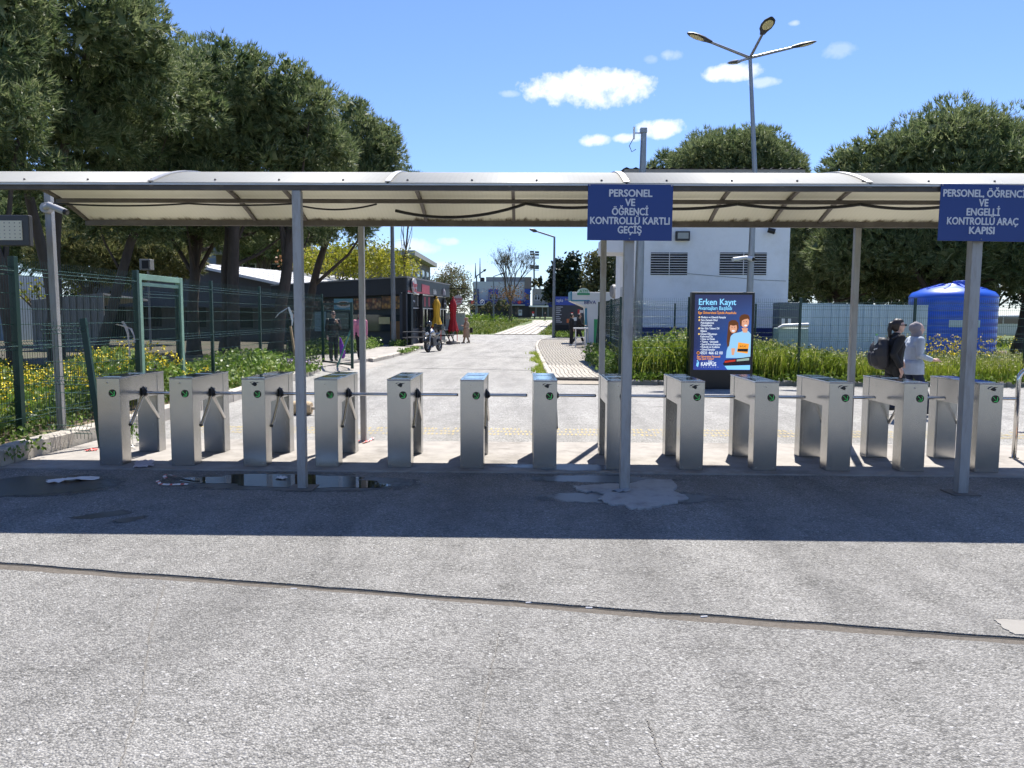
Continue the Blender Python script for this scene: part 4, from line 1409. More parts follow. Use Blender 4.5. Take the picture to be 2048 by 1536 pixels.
def print_poly(pts, m, dy, name='printed_shape'):
    P = [sp(u, v, dy) for u, v in pts]
    return MB().add(P, [tuple(range(len(P)))]).build(name, m, scr)


def oval(cx, cy, rx, ry, n=20):
    return [(cx + rx * math.cos(2 * math.pi * k / n), cy + ry * math.sin(2 * math.pi * k / n)) for k in range(n)]


def scr_text(s, u, v, hgt, m, bold=0.001, wide=1.0):
    p = sp(u, v, 0.003)
    text('screen_lettering', s, hgt, p, m, scr, bold=bold, align='LEFT', extrude=0.0004, wide=wide)


scr_text('Erken Kayıt', 0.06, 0.10, 0.205, gc, 0.005, 0.92)
scr_text('Avantajları Başladı', 0.06, 0.18, 0.125, gc, 0.002, 0.86)
scr_text('Ege Üniversitesi İçinde Anaokulu', 0.06, 0.24, 0.080, go, 0.0015, 0.84)
for i, (s, v) in enumerate([('Modern ve Güvenli Kampüs', 0.30), ('Tam Zamanlı Okul', 0.338), ('Psikologlarımız', 0.374), ('Gözetiminde', 0.408), ('Her Gün Yabancı Dil', 0.447), ('Eğitimi', 0.484), ('Uzman Öğretmen', 0.522), ('Kadromuz İle', 0.556), ('• Dans ve Müzik', 0.59), ('• Yüzme  • Jimnastik', 0.625), ('• Sportif Koordinasyon', 0.66), ('• Robotik ve Kodlama', 0.695), ('• Görsel Sanatlar', 0.73)]):
    scr_text(s, 0.11, v, 0.067, gw, 0.0015, 0.78)
for v in (0.30, 0.338, 0.447, 0.522):
    print_poly(oval(0.085, v, 0.016, 0.012, 12), glow('lit_yellow', (0.9, 0.6, 0.2)), 0.002, 'bullet')
scr_text('0531 466 62 00', 0.12, 0.775, 0.098, gw, 0.002, 0.85)
print_poly(oval(0.08, 0.775, 0.026, 0.02), go, 0.002, 'phone_mark')
print_poly(oval(0.08, 0.775, 0.018, 0.014), gdark, 0.003, 'phone_mark')
scr_text('Ege Üniversitesi Personeli', 0.06, 0.823, 0.066, go, 0.0015, 0.8)
scr_text('Veya Şartı Yoktur!', 0.06, 0.853, 0.066, go, 0.0015, 0.8)
scr_text('EGE', 0.26, 0.885, 0.05, gw, 0.001)
scr_text('KAMPÜS', 0.13, 0.925, 0.125, gw, 0.004, 0.78)
print_poly([(0.05, 0.945), (0.06, 0.9), (0.075, 0.905), (0.085, 0.885), (0.1, 0.9), (0.09, 0.945), (0.08, 0.965)], gc, 0.002, 'logo_figure')
print_poly(oval(0.07, 0.882, 0.012, 0.01), gc, 0.002, 'logo_figure')
for i in range(8):
    print_poly(oval(0.14 + i * 0.042, 0.963, 0.005, 0.004, 8), gw, 0.002, 'logo_dot')
# two smiling children back to back, plain generic figures
print_poly([(0.57, 0.84), (0.58, 0.74), (0.63, 0.62), (0.64, 0.55), (0.70, 0.51), (0.77, 0.50), (0.82, 0.49), (0.88, 0.47), (0.95, 0.48), (0.999, 0.52), (0.999, 0.83), (0.78, 0.84)], gshirt, 0.0022)
print_poly([(0.60, 0.36), (0.585, 0.5), (0.575, 0.62), (0.59, 0.70), (0.62, 0.68), (0.64, 0.56), (0.66, 0.52), (0.75, 0.5), (0.78, 0.44), (0.77, 0.37), (0.72, 0.335), (0.65, 0.335)], gh, 0.0028, 'printed_hair')
print_poly(oval(0.685, 0.44, 0.065, 0.068), gs, 0.0034, 'printed_face')
print_poly(oval(0.685, 0.375, 0.075, 0.034), gh, 0.004, 'printed_hair')
print_poly(oval(0.685, 0.478, 0.028, 0.012), gw, 0.0042, 'printed_smile')
print_poly([(0.83, 0.44), (0.94, 0.44), (0.93, 0.5), (0.86, 0.5)], gs, 0.0026, 'printed_neck')
print_poly(oval(0.885, 0.36, 0.072, 0.075), gs, 0.003, 'printed_face')
print_poly([(0.79, 0.36), (0.785, 0.30), (0.82, 0.265), (0.88, 0.255), (0.94, 0.265), (0.965, 0.30), (0.97, 0.34), (0.93, 0.315), (0.87, 0.325), (0.83, 0.345), (0.83, 0.41), (0.81, 0.42)], gh, 0.0036, 'printed_hair')
print_poly(oval(0.9, 0.405, 0.026, 0.011), gw, 0.0042, 'printed_smile')
for u, v in ((0.662, 0.43), (0.708, 0.43), (0.865, 0.355), (0.91, 0.355)):
    print_poly(oval(u, v, 0.008, 0.006, 8), gdark, 0.0042, 'printed_eye')
print_poly([(0.66, 0.71), (0.73, 0.71), (0.71, 0.80), (0.67, 0.80)], gs, 0.0028, 'printed_arm')
print_poly([(0.78, 0.63), (0.97, 0.65), (0.95, 0.78), (0.76, 0.76)], go, 0.0032, 'printed_card')
print_poly([(0.775, 0.715), (0.955, 0.715), (0.95, 0.755), (0.77, 0.75)], gdark, 0.0038, 'printed_card')
scr_text('50-72 AY', 0.80, 0.685, 0.06, gdark, 0.001, 0.72)
print_poly([(0.52, 0.92), (0.56, 0.865), (0.78, 0.845), (0.999, 0.82), (0.999, 0.93), (0.55, 0.945)], gdark, 0.0024, 'printed_building')
print_poly([(0.55, 0.88), (0.74, 0.86), (0.74, 0.885), (0.55, 0.905)], gr_, 0.003, 'printed_building')
print_poly([(0.76, 0.86), (0.98, 0.835), (0.98, 0.87), (0.76, 0.885)], glow('lit_pale_green', (0.3, 0.42, 0.38)), 0.003, 'printed_building')
print_poly([(0.55, 0.945), (0.999, 0.935), (0.999, 0.995), (0.6, 0.995)], gc, 0.0022, 'printed_floor')

# ------------------------------------------------------------------ white building on the right
WB0, WB1, WBY, WBD = 3.66, 8.76, 26.0, 5.6
wb = thing('transformer_house', 'tall windowless white building with two dark louvres behind the fence', 'building', (6.2, 28.8, 0.05))
WT = 6.35
MB().box(WB0, WB1, WBY, WBY + WBD, 1.36, WT).build('wall', M_white, wb)
MB().box(WB0 - 0.02, WB1 + 0.02, WBY - 0.02, WBY + WBD + 0.02, 0.0, 1.36).build('plinth', M_navy, wb)
rf = MB()
rf.box(WB0 - 0.45, WB1 + 0.3, WBY - 0.35, WBY + WBD + 0.3, WT, WT + 0.16)
ro = rf.build('roof', mat('roof_soffit', (0.3, 0.29, 0.28), 0.7), wb)
V, F = [], []
nn = 60
for i in range(nn + 1):
    x = WB0 - 0.5 + (WB1 - WB0 + 0.85) * i / nn
    zz = WT + 0.165 + (0.045 if i % 3 == 1 else 0.0)
    V += [(x, WBY - 0.42, zz), (x, WBY + WBD + 0.35, zz + 0.5)]
F = [(2 * i, 2 * i + 2, 2 * i + 3, 2 * i + 1) for i in range(nn)]
cr_ = fast_mesh('corrugated_sheet', V, F, mat('dark_roof_sheet', (0.05, 0.045, 0.042), 0.5, var=0.2), wb)
cr_.parent = ro
for (p0, p1) in (((1302, 505), (1374, 550)), ((1440, 505), (1532, 550))):
    a, b = at(*p0, WBY), at(*p1, WBY)
    lv = MB().box(a.x, b.x, WBY - 0.012, WBY - 0.002, b.z, a.z).build('louvre', M_dark, wb)
    nsl = 9
    for k in range(nsl):
        zc = b.z + (a.z - b.z) * (k + 0.5) / nsl
        MB().cbox(((a.x + b.x) / 2, WBY - 0.03, zc), (b.x - a.x, 0.03, 0.016), rx=-0.3).build('slat', M_whitep, lv)
    MB().box((a.x + b.x) / 2 - 0.012, (a.x + b.x) / 2 + 0.012, WBY - 0.065, WBY - 0.05, b.z, a.z).build('mullion', M_whitep, lv)
# things fixed to the wall
fd = thing('floodlight', 'black floodlight on the white wall above the left louvre', 'floodlight', at(1366, 472, WBY - 0.1))
a, b = at(1352, 462, WBY - 0.2), at(1380, 481, WBY - 0.2)
MB().box(a.x, b.x, WBY - 0.2, WBY - 0.06, b.z, a.z).build('housing', M_black, fd, bevel=0.015)
MB().box(a.x + 0.06, b.x - 0.05, WBY - 0.207, WBY - 0.201, b.z + 0.06, a.z - 0.05).build('glass', mat('lamp_glass', (0.25, 0.25, 0.22), 0.15, spec=0.8), fd)
MB().box((a.x + b.x) / 2 - .03, (a.x + b.x) / 2 + .03, WBY - 0.06, WBY - 0.0, (a.z + b.z) / 2 - .05, (a.z + b.z) / 2 + .05).build('bracket', M_black, fd)
sk = thing('wall_camera', 'dark camera with white arm under the right eave of the white building', 'camera', at(1545, 460, WBY - 0.1))
a = at(1543, 460, WBY - 0.22)
MB().tube([a + Vector((-0.12, 0, 0)), a + Vector((0.1, -0.05, -0.06))], [0.08, 0.09], 14).build('housing', M_black, sk, auto=40)
MB().tube([a + Vector((0.12, 0.0, -0.1)), a + Vector((0.16, 0.21, 0.0))], 0.03, 8).build('arm', M_whitep, sk)
wire_ = MB().tube([at(1374, 547, WBY - .01), at(1420, 551, WBY - .01), at(1470, 555, WBY - .01), at(1520, 560, WBY - .01), at(1572, 562, WBY - .01)], 0.008, 5).build('wall_cable', M_grey)
tag(wire_, 'thin cable running along the white wall from the left louvre', 'cable')
ac = thing('air_conditioner', 'grey air conditioner box on the left side of the white building', 'air conditioner', (3.5, 27.5, 2.5))
MB().box(3.34, 3.715, 26.3, 27.4, 2.0, 2.75).build('casing', mat('ac_grey', (0.5, 0.5, 0.5), 0.5, var=0.08), ac, bevel=0.02)
MB().box(3.40, 3.66, 26.285, 26.298, 2.12, 2.6).build('grille', M_grey, ac)
MB().tube([(3.55, 26.28, 2.5), (3.5, 26.26, 2.35), (3.56, 26.26, 2.2), (3.62, 26.28, 2.05)], 0.015, 6).build('hose', M_black, ac)
an = MB().box(2.75, 3.715, 27.8, 29.6, 4.0, 4.5).build('duct_box', M_white)
tag(an, 'white box projecting from the upper left side of the white building', 'duct')
dsh = thing('round_cowl', 'grey round cowl beside the cash machine roof', 'cowl', at(1232, 585, 33))
c = at(1232, 583, 33)
MB().tube([c + Vector((0.25, 0, 0)), c + Vector((-0.12, -0.1, 0)), c + Vector((-0.2, -0.12, 0))], [0.25, 0.3, 0.26], 16).build('hood', M_grey, dsh, auto=40)
MB().tube([c + Vector((0.0, 0, -0.25)), c + Vector((0.0, 0, -2.2))], 0.07, 10).build('pipe', M_grey, dsh)

# ------------------------------------------------------------------ poles and lamps
lp = thing('street_lamp', 'tall galvanised lamp post with four arms behind the advertising totem', 'street lamp', (6.6, 23.0, 0.05))
base = Vector((6.62, 23.0, 0.05))
topz = at(1500, 112, 23.0).z
topx = at(1500, 112, 23.0).x
MB().tube([(6.60, 23, 0.05), (6.63, 23, 3.0), (6.66, 23, 6.0), (topx, 23, topz)], [0.115, 0.095, 0.07, 0.05], 16).build('pole', M_galv, lp, auto=50)
tp = Vector((topx, 23, topz - 0.05))
for dx, dy, dz in ((-1.72, -0.25, 0.55), (0.02, -1.62, 0.40), (1.85, 0.25, 0.50), (-0.08, 1.6, 0.36)):
    d = Vector((dx, dy, dz))
    e = tp + d * 0.68
    arm = MB().tube([tp, e], [0.042, 0.036], 10).build('arm', M_galv, lp, auto=50)
    dn = d.normalized()
    side = dn.cross(Vector((0, 0, 1))).normalized()
    upv = side.cross(dn)
    h = MB()
    prof = [(-0.02, 0.07, 0.05), (0.10, 0.10, 0.06), (0.25, 0.165, 0.065), (0.45, 0.185, 0.055), (0.62, 0.15, 0.04), (0.74, 0.05, 0.02)]
    rings = []
    for s_, w_, t_ in prof:
        ring = []
        for k in range(12):
            an_ = 2 * math.pi * k / 12
            ring.append(e + dn * s_ + side * w_ * math.cos(an_) + upv * (t_ * math.sin(an_) if math.sin(an_) > 0 else 0.35 * t_ * math.sin(an_)))
        rings.append(ring)
    vv = [p for r_ in rings for p in r_]
    ff = [(i * 12 + k, i * 12 + (k + 1) % 12, (i + 1) * 12 + (k + 1) % 12, (i + 1) * 12 + k) for i in range(len(rings) - 1) for k in range(12)]
    ff += [tuple(reversed(range(12))), tuple(range(60, 72))]
    hd = h.add(vv, ff).build('lamp_head', M_dgrey, lp, auto=40)
    lens = [e + dn * (0.44 + 0.22 * math.cos(2 * math.pi * k / 16)) + side * 0.135 * math.sin(2 * math.pi * k / 16) - upv * 0.028 for k in range(16)]
    MB().add(lens, [tuple(range(16))]).build('lens', mat('amber_lens', (0.62, 0.55, 0.3), 0.3, var=0.1), hd)
pc = thing('security_camera', 'white double security camera fixed to the tall lamp post', 'camera', at(1480, 517, 22.85))
c = at(1492, 516, 22.86)
MB().tube([c + Vector((0.02, 0.0, 0.02)), c + Vector((-0.42, -0.15, -0.06))], [0.05, 0.065], 12).build('camera_body', M_whitep, pc, auto=40)
MB().tube([c + Vector((-0.02, 0.0, 0.02)), c + Vector((0.15, -0.22, -0.05))], [0.05, 0.075], 12).build('camera_body', M_whitep, pc, auto=40)
MB().tube([c + Vector((0.15, -0.222, -0.051)), c + Vector((0.165, -0.245, -0.06))], [0.06, 0.05], 12).build('lens_hood', M_black, pc)
MB().tube([c + Vector((0, 0.14, 0)), c + Vector((0, 0.0, 0.01))], 0.05, 10).build('bracket', M_whitep, pc)

ap = thing('antenna_pole', 'thick galvanised pole with an antenna bracket left of the white building', 'pole', (3.65, 24.0, 0.05))
ax = at(1287, 300, 24.0).x
MB().tube([(ax - 0.08, 24, 0.05), (ax - 0.05, 24, 3.2), (ax, 24, at(1287, 258, 24).z)], [0.15, 0.135, 0.085], 16).build('pole', M_galv, ap, auto=50)
t_ = at(1287, 258, 24)
MB().box(t_.x - 0.1, t_.x + 0.1, 23.9, 24.1, t_.z - 0.12, t_.z + 0.02).build('cap', M_galv, ap)
MB().beam(t_ + Vector((-0.28, 0, -0.12)), t_ + Vector((0, 0, -0.12)), 0.03, 0.03).build('bracket', M_galv, ap)
MB().box(t_.x - 0.31, t_.x - 0.26, 23.95, 24.05, t_.z - 0.3, t_.z + 0.06).build('antenna', M_whitep, ap)
MB().tube([t_ + Vector((-0.3, 0, -0.28)), t_ + Vector((-0.42, 0, -0.5)), t_ + Vector((-0.34, 0, -0.68)), t_ + Vector((-0.22, 0, -0.6))], 0.012, 6).build('loose_wire', M_black, ap)


def arm_lamp(name, label, x, y, h, r, arm, parent_z=0.0, head=0.5):
    """pole with one arm and a lamp head"""
    l = thing(name, label, 'street lamp', (x, y, parent_z))
    MB().tube([(x, y, parent_z), (x, y, parent_z + h * 0.5), (x, y, parent_z + h)], [r, r * 0.85, r * 0.6], 12).build('pole', mat('grey_pole', (0.2, 0.21, 0.22), 0.5, metal=0.4, var=0.1), l, auto=50)
    t = Vector((x, y, parent_z + h - 0.02))
    e = t + Vector(arm)
    MB().tube([t, e], r * 0.5, 8).build('arm', MATS['grey_pole'], l)
    d = Vector(arm).normalized()
    MB().tube([e - d * 0.05, e + d * head * 0.3, e + d * head], [r * 0.6, r * 1.2, r * 0.5], 10).build('lamp_head', M_dgrey, l, auto=40)
    return l


arm_lamp('street_lamp', 'grey street lamp on the right kerb, arm pointing left', 2.25, 61.5, 7.95, 0.13, (-1.45, -0.3, 0.42), 0.0, 0.55)
pp = at(787, 692, 40.0)
pole = thing('plain_pole', 'slim grey pole standing on the pavement in front of the cafe', 'pole', (-6.85, 40, 0.13))
MB().tube([(-6.85, 40, 0.1), (-6.87, 40, 4.0), (-6.9, 40, 8.8)], [0.13, 0.11, 0.08], 12).build('shaft', MATS['grey_pole'], pole, auto=50)
MB().tube([(-6.85, 40, 0.13), (-6.85, 40, 0.16)], 0.22, 12).build('foot_plate', M_grey, pole)
arm_lamp('street_lamp', 'far grey lamp with a curved arm before the white and blue building', at(953, 636, 135).x, 135, at(953, 552, 135).z - 0.8, 0.2, (1.25, 0, 0.9), 0.8, 0.5)
arm_lamp('street_lamp', 'far thin lamp with a short arm left of the bare tree', at(987, 640, 120).x, 120, at(987, 552, 120).z - 0.8, 0.13, (1.0, 0, 0.35), 0.75, 0.5)
arm_lamp('street_lamp', 'small far lamp behind the cash machine', at(1195, 640, 110).x, 110, at(1195, 570, 110).z, 0.08, (-1.2, 0, 0.7), 0.2, 0.7)
for px, top, lab in ((951, 526, 'left one of two thin lightning rods over the white and blue building'), (960, 516, 'right one of two thin lightning rods over the white and blue building')):
    p = at(px, 556, 178)
    o = MB().tube([p, at(px, top, 178)], [0.22, 0.06], 6).build('lightning_rod', MATS['grey_pole'])
    tag(o, lab, 'mast')
# stadium light tower
sl = thing('stadium_light', 'tall stadium floodlight mast far behind the shops', 'light mast', at(1069, 625, 300))
b0, b1 = at(1069, 640, 300), at(1068, 506, 300)
MB().tube([b0, b1], [0.45, 0.3], 10).build('mast', mat('mast_grey', (0.3, 0.32, 0.35), 0.5, metal=0.3), sl)
for py, n in ((504, 2), (509, 2), (514, 1), (516.5, 1), (532, 2), (536, 2), (540, 1)):
    for s in (-1, 1):
        c = at(1069 + s * 5, py + (0.5 if s > 0 else -0.3), 299)
        MB().cbox(c, (1.55, 0.8, 0.7 if n == 2 else 0.16)).build('lamp_row' if n == 2 else 'platform', MATS['mast_grey'] if n == 1 else M_dgrey, sl)

# ------------------------------------------------------------------ water tank, panels, cabinet behind the right fence
tc_ = at(1903, 640, 25.4)
tk = thing('water_tank', 'large ribbed blue plastic water tank behind the fence', 'water tank', (tc_.x, 25.4, 0.06))
R_ = 1.29
prof = [(R_ - 0.05, 0.06), (R_, 0.12)]
z = 0.2
tz = 2.45
while z < tz - 0.12:
    prof += [(R_, z), (R_, z + 0.13), (R_ - 0.010, z + 0.15), (R_ - 0.010, z + 0.20)]
    z += 0.22
prof += [(R_, tz - 0.05), (R_ - 0.02, tz), (R_ - 0.10, tz + 0.10), (R_ - 0.45, tz + 0.24), (R_ - 0.85, tz + 0.32), (0.38, tz + 0.37), (0.36, tz + 0.37)]
M_tank = mat('tank_blue', (0.018, 0.105, 0.58), 0.35, var=0.08, scale=2, spec=0.6)
MB().lathe(prof, (tc_.x, 25.4, 0), 64).build('shell', M_tank, tk, auto=35)
MB().lathe([(0.33, tz + 0.3), (0.33, tz + 0.45), (0.22, tz + 0.48), (0.05, tz + 0.49)], (tc_.x + 0.28, 25.3, 0), 24).build('lid', M_tank, tk, auto=35)
for k in range(10):
    an_ = 2 * math.pi * k / 10 + 0.2
    u = Vector((math.cos(an_), math.sin(an_), 0))
    MB().beam(Vector((tc_.x, 25.4, tz + 0.36)) + u * 0.38, Vector((tc_.x, 25.4, tz + 0.19)) + u * (R_ - 0.34), 0.09, 0.06).build('rib', M_tank, tk)
pl_a, pl_b = at(1912, 640, 23.9), at(1968, 655, 23.9)
V, F = [], []
for i in range(13):
    x = pl_a.x + (pl_b.x - pl_a.x) * i / 12
    y = 25.4 - math.sqrt((R_ + 0.012) ** 2 - (x - tc_.x) ** 2)
    V += [(x, y, pl_b.z), (x, y, pl_a.z)]
F = [(2 * i, 2 * i + 2, 2 * i + 3, 2 * i + 1) for i in range(12)]
fast_mesh('label_plate', V, F, mat('pale_label', (0.45, 0.55, 0.55), 0.5, var=0.1, scale=30), tk)

M_sheet = mat('pale_blue_sheet', (0.50, 0.60, 0.64), 0.5, var=0.05, scale=1.2, dirt=(0.4, 0.47, 0.5), dirt_amt=0.5, dscale=2)
sx0_, sx1_ = at(1598, 640, 22.6).x, at(1856, 640, 22.6).x
ps = thing('sheet_screen', 'pale blue sheet metal screen in the tall grass left of the tank', 'screen wall', (9.8, 22.6, 0.06))
np_ = 4
for k in range(np_):
    xa = sx0_ + (sx1_ - sx0_) * k / np_ + 0.001
    xb = sx0_ + (sx1_ - sx0_) * (k + 1) / np_ - 0.001
    z1_ = 2.13 - 0.012 * k
    b = MB()
    m_ = 8
    for i in range(m_):
        x0, x1 = xa + (xb - xa) * i / m_, xa + (xb - xa) * (i + 1) / m_
        yy = 22.6 + (0.02 if i % 2 else 0.0)
        b.box(x0, x1 + 0.001, yy, yy + 0.03, 0.06, z1_)
    b.build('sheet_panel', M_sheet, ps)
cab = thing('pump_cabinet', 'pale green cabinet with a white pipe on top behind the fence', 'cabinet', at(1588, 680, 22.1))
a, b = at(1558, 656, 22.0), at(1616, 700, 22.0)
MB().box(a.x, b.x, 22.0, 22.5, 0.06, a.z).build('casing', mat('pale_green_casing', (0.40, 0.50, 0.46), 0.5, var=0.06), cab, bevel=0.02)
MB().tube([at(1556, 656, 21.95), at(1566, 652, 21.95), at(1617, 650, 21.95)], [0.03, 0.06, 0.06], 12).build('pipe', M_whitep, cab, auto=40)
dk = thing('meter_box', 'dark grey glazed box beside the white building corner', 'cabinet', at(1575, 625, 24.6))
a, b = at(1558, 605, 24.6), at(1597, 655, 24.6)
MB().box(a.x, b.x, 24.6, 25.2, b.z - 0.9, a.z).build('casing', mat('slate_casing', (0.07, 0.09, 0.11), 0.3, var=0.1), dk, bevel=0.02)
for k in (0, 1):
    x_ = a.x + 0.1 + 0.2 * k
    MB().box(x_, x_ + 0.1, 24.592, 24.599, b.z - 0.1, b.z + 0.28).build('pane', M_whitep, dk)

# ------------------------------------------------------------------ cash machine kiosk and advertising board
KX, KY = 3.25, 46.0
km = thing('cash_machine', 'white cash machine kiosk with green ATM dome beside the brick pavement', 'cash machine', (4.6, 47.5, 0.09))
M_kw = mat('kiosk_white', (0.70, 0.71, 0.70), 0.5, var=0.04, scale=1)
M_kb = mat('kiosk_blue', (0.05, 0.25, 0.36), 0.45, var=0.08)
M_kg = mat('kiosk_green', (0.02, 0.30, 0.10), 0.45, var=0.3, scale=0.7)
za, zb = 0.09, 3.15
xl = at(1178, 684, KY).x
xr = at(1262, 684, KY).x
MB().add([(xl, KY, za), (xr, KY, za), (xr, KY + 2.4, za), (xl, KY + 2.4, za), (xl - 0.18, KY, zb - 0.9), (xr, KY, zb - 0.9), (xr, KY + 2.4, zb - 0.9), (xl - 0.18, KY + 2.4, zb - 0.9)], [(3, 2, 1, 0), (4, 5, 6, 7), (0, 1, 5, 4), (1, 2, 6, 5), (2, 3, 7, 6), (3, 0, 4, 7)]).build('cabin', M_kw, km)
hl = at(1142, 600, KY).x
MB().add([(xl - 0.2, KY - 0.01, zb - 0.9), (xr, KY - 0.01, zb - 0.9), (xr, KY + 2.4, zb - 0.9), (xl - 0.2, KY + 2.4, zb - 0.9), (hl, KY - 0.01, zb - 0.52), (xr, KY - 0.01, zb - 0.45), (xr, KY + 2.4, zb - 0.45), (hl, KY + 2.4, zb - 0.52)], [(4, 5, 6, 7), (0, 1, 5, 4), (1, 2, 6, 5), (2, 3, 7, 6), (3, 0, 4, 7), (0, 3, 2, 1)]).build('soffit', M_kw, km)
MB().box(hl, xr, KY - 0.012, KY + 2.4, zb - 0.52, zb).build('header', M_kw, km, bevel=0.02)
MB().box(hl - 0.03, hl + 0.06, KY - 0.03, KY + 2.42, zb - 0.5, zb + 0.03).build('header_edge', M_kb, km)
MB().box(hl, xl, KY - 0.03, KY - 0.014, zb - 0.55, zb - 0.47).build('trim', M_kb, km)
MB().box(xl + 1.3, xr, KY - 0.035, KY - 0.014, zb - 0.22, zb - 0.02).build('trim', mat('kiosk_teal', (0.02, 0.3, 0.3), 0.4), km)
text('lettering', 'BBVA', 0.30, (xl + 0.02, KY - 0.035, zb - 0.62), mat('kiosk_navy', (0.02, 0.04, 0.2), 0.5), km, bold=0.004)
dome = MB()
dc = at(1167, 586, KY)
n = 16
arc = [(dc.x + 0.36 * math.cos(math.pi * k / n), dc.z + 0.30 * math.sin(math.pi * k / n)) for k in range(n + 1)]
dome.add([(x, KY - 0.05, z) for x, z in arc] + [(x, KY + 0.25, z) for x, z in arc], [tuple(range(n + 1))[::-1], tuple(range(n + 1, 2 * n + 2))] + [(k, k + 1, k + n + 2, k + n + 1) for k in range(n)] + [(n, 0, n + 1, 2 * n + 1)])
dome.build('dome_sign', mat('pale_mint', (0.55, 0.68, 0.58), 0.5, var=0.05), km)
MB().box(dc.x - 0.37, dc.x + 0.37, KY - 0.06, KY + 0.26, dc.z - 0.12, dc.z - 0.002).build('dome_band', mat('band_green', (0.02, 0.28, 0.13), 0.5), km)
text('lettering', 'ATM', 0.24, (dc.x, KY - 0.06, dc.z + 0.1), M_kg, km, bold=0.004)
MB().box(xl - 0.26, xl - 0.14, KY - 0.02, KY + 0.3, 0.1, zb - 0.95).build('blue_column', M_kb, km)
MB().box(xl + 0.28, xl + 0.95, KY - 0.012, KY - 0.001, 0.1, 1.55).build('green_panel', M_kg, km)
MB().box(xl - 0.5, xl - 0.28, KY + 0.5, KY + 1.6, 0.9, 1.7).build('machine_front', M_dgrey, km)
MB().cbox((xl - 0.45, KY + 0.35, 2.0), (0.2, 0.1, 0.18)).build('notice', M_whitep, km)

stl = thing('white_stand', 'white metal stand with shelves on the pavement before the cash machine', 'stand', (2.6, 40.5, 0.09))
a, b = at(1148, 656, 40.5), at(1175, 690, 40.5)
MB().box(a.x - 0.02, b.x + 0.02, 40.45, 40.9, a.z - 0.05, a.z + 0.02).build('top', M_whitep, stl, bevel=0.01)
for x_ in (a.x + 0.1, b.x - 0.1):
    for y_ in (40.5, 40.85):
        MB().tube([(x_, y_, 0.09), (x_, y_, a.z - 0.05)], 0.02, 8).build('leg', M_whitep, stl)
for zz in (0.35, 0.6):
    MB().box(a.x + 0.1, b.x - 0.1, 40.5, 40.85, zz, zz + 0.025).build('shelf', M_whitep, stl)

bb = thing('advertising_board', 'dark blue and black advertising board behind the cash machine', 'billboard', at(1138, 650, 62))
a, b = at(1109, 592, 62), at(1168, 656, 62)
MB().box(a.x, b.x, 62, 62.3, 0.02, a.z).build('casing', M_dark, bb)
bp = MB().box(a.x + 0.05, b.x - 0.05, 61.985, 61.998, b.z + 0.25, a.z - 0.05).build('poster', mat('poster_dark', (0.02, 0.024, 0.035), 0.4), bb)
MB().box(a.x + 0.05, b.x - 0.05, 61.975, 61.984, a.z - 0.72, a.z - 0.05).build('poster_band', mat('poster_blue', (0.02, 0.06, 0.36), 0.4), bp)
text('poster_lettering', 'tapka', 0.36, (a.x + 0.42, 61.97, a.z - 0.35), M_signtext, bp, bold=0.004, wide=0.7)
text('poster_lettering', 'Erken Kayıt', 0.22, (a.x + 1.25, 61.97, a.z - 0.28), mat('poster_gold', (0.5, 0.4, 0.25), 0.5), bp, bold=0.003, wide=0.8)
for k in range(9):
    MB().box(a.x + 0.12, a.x + 0.12 + (0.55, 0.38, 0.42, 0.33, 0.46, 0.3, 0.4, 0.36, 0.5)[k], 61.975, 61.984, a.z - 0.9 - 0.15 * k, a.z - 0.85 - 0.15 * k).build('poster_line', M_signtext, bp)
for (u, v, w_, h_, c_) in ((0.55, 0.6, 0.1, 0.22, 'poster_red'), (0.78, 0.52, 0.12, 0.26, 'poster_red'), (0.42, 0.78, 0.16, 0.16, 'poster_orange'), (0.6, 0.72, 0.18, 0.14, 'poster_white')):
    m_ = {'poster_red': mat('poster_red', (0.5, 0.03, 0.03), 0.5), 'poster_orange': mat('poster_orange', (0.6, 0.15, 0.04), 0.5), 'poster_white': M_whitep}[c_]
    x_ = a.x + (b.x - a.x) * u
    z_ = a.z - (a.z - b.z) * v
    MB().box(x_, x_ + w_ * 2, 61.974, 61.983, z_ - h_, z_ + h_).build('poster_shape', m_, bp)

# ------------------------------------------------------------------ cafe on the left
cf = thing('cafe', 'low dark cafe building with round Master Cafe signs', 'cafe', (-9, 45, 0.13))
C0 = Vector((-6.28, 40.6, 0))       # near corner
C1 = Vector((-5.0, 50.8, 0))        # far end of the glazed front
C2 = Vector((-14.6, 44.2, 0))       # left end
M_fascia = mat('fascia_black', (0.016, 0.017, 0.022), 0.5, var=0.15)
M_fasc2 = mat('fascia_grey', (0.022, 0.024, 0.032), 0.45, var=0.15)


def wallbox(p, q, z0a, z1a, z0b, z1b, t, name, m, parent, out=0.0):
    """upright slab from p to q, thickness t behind its face, heights given at both ends"""
    p, q = Vector(p), Vector(q)
    d = (q - p).normalized()
    n_ = Vector((d.y, -d.x, 0))
    a, b = p + n_ * out, q + n_ * out
    a2, b2 = a - n_ * t, b - n_ * t
    return MB().add([(a.x, a.y, z0a), (b.x, b.y, z0b), (b2.x, b2.y, z0b), (a2.x, a2.y, z0a), (a.x, a.y, z1a), (b.x, b.y, z1b), (b2.x, b2.y, z1b), (a2.x, a2.y, z1a)],
                    [(3, 2, 1, 0), (4, 5, 6, 7), (0, 1, 5, 4), (1, 2, 6, 5), (2, 3, 7, 6), (3, 0, 4, 7)]).build(name, m, parent)


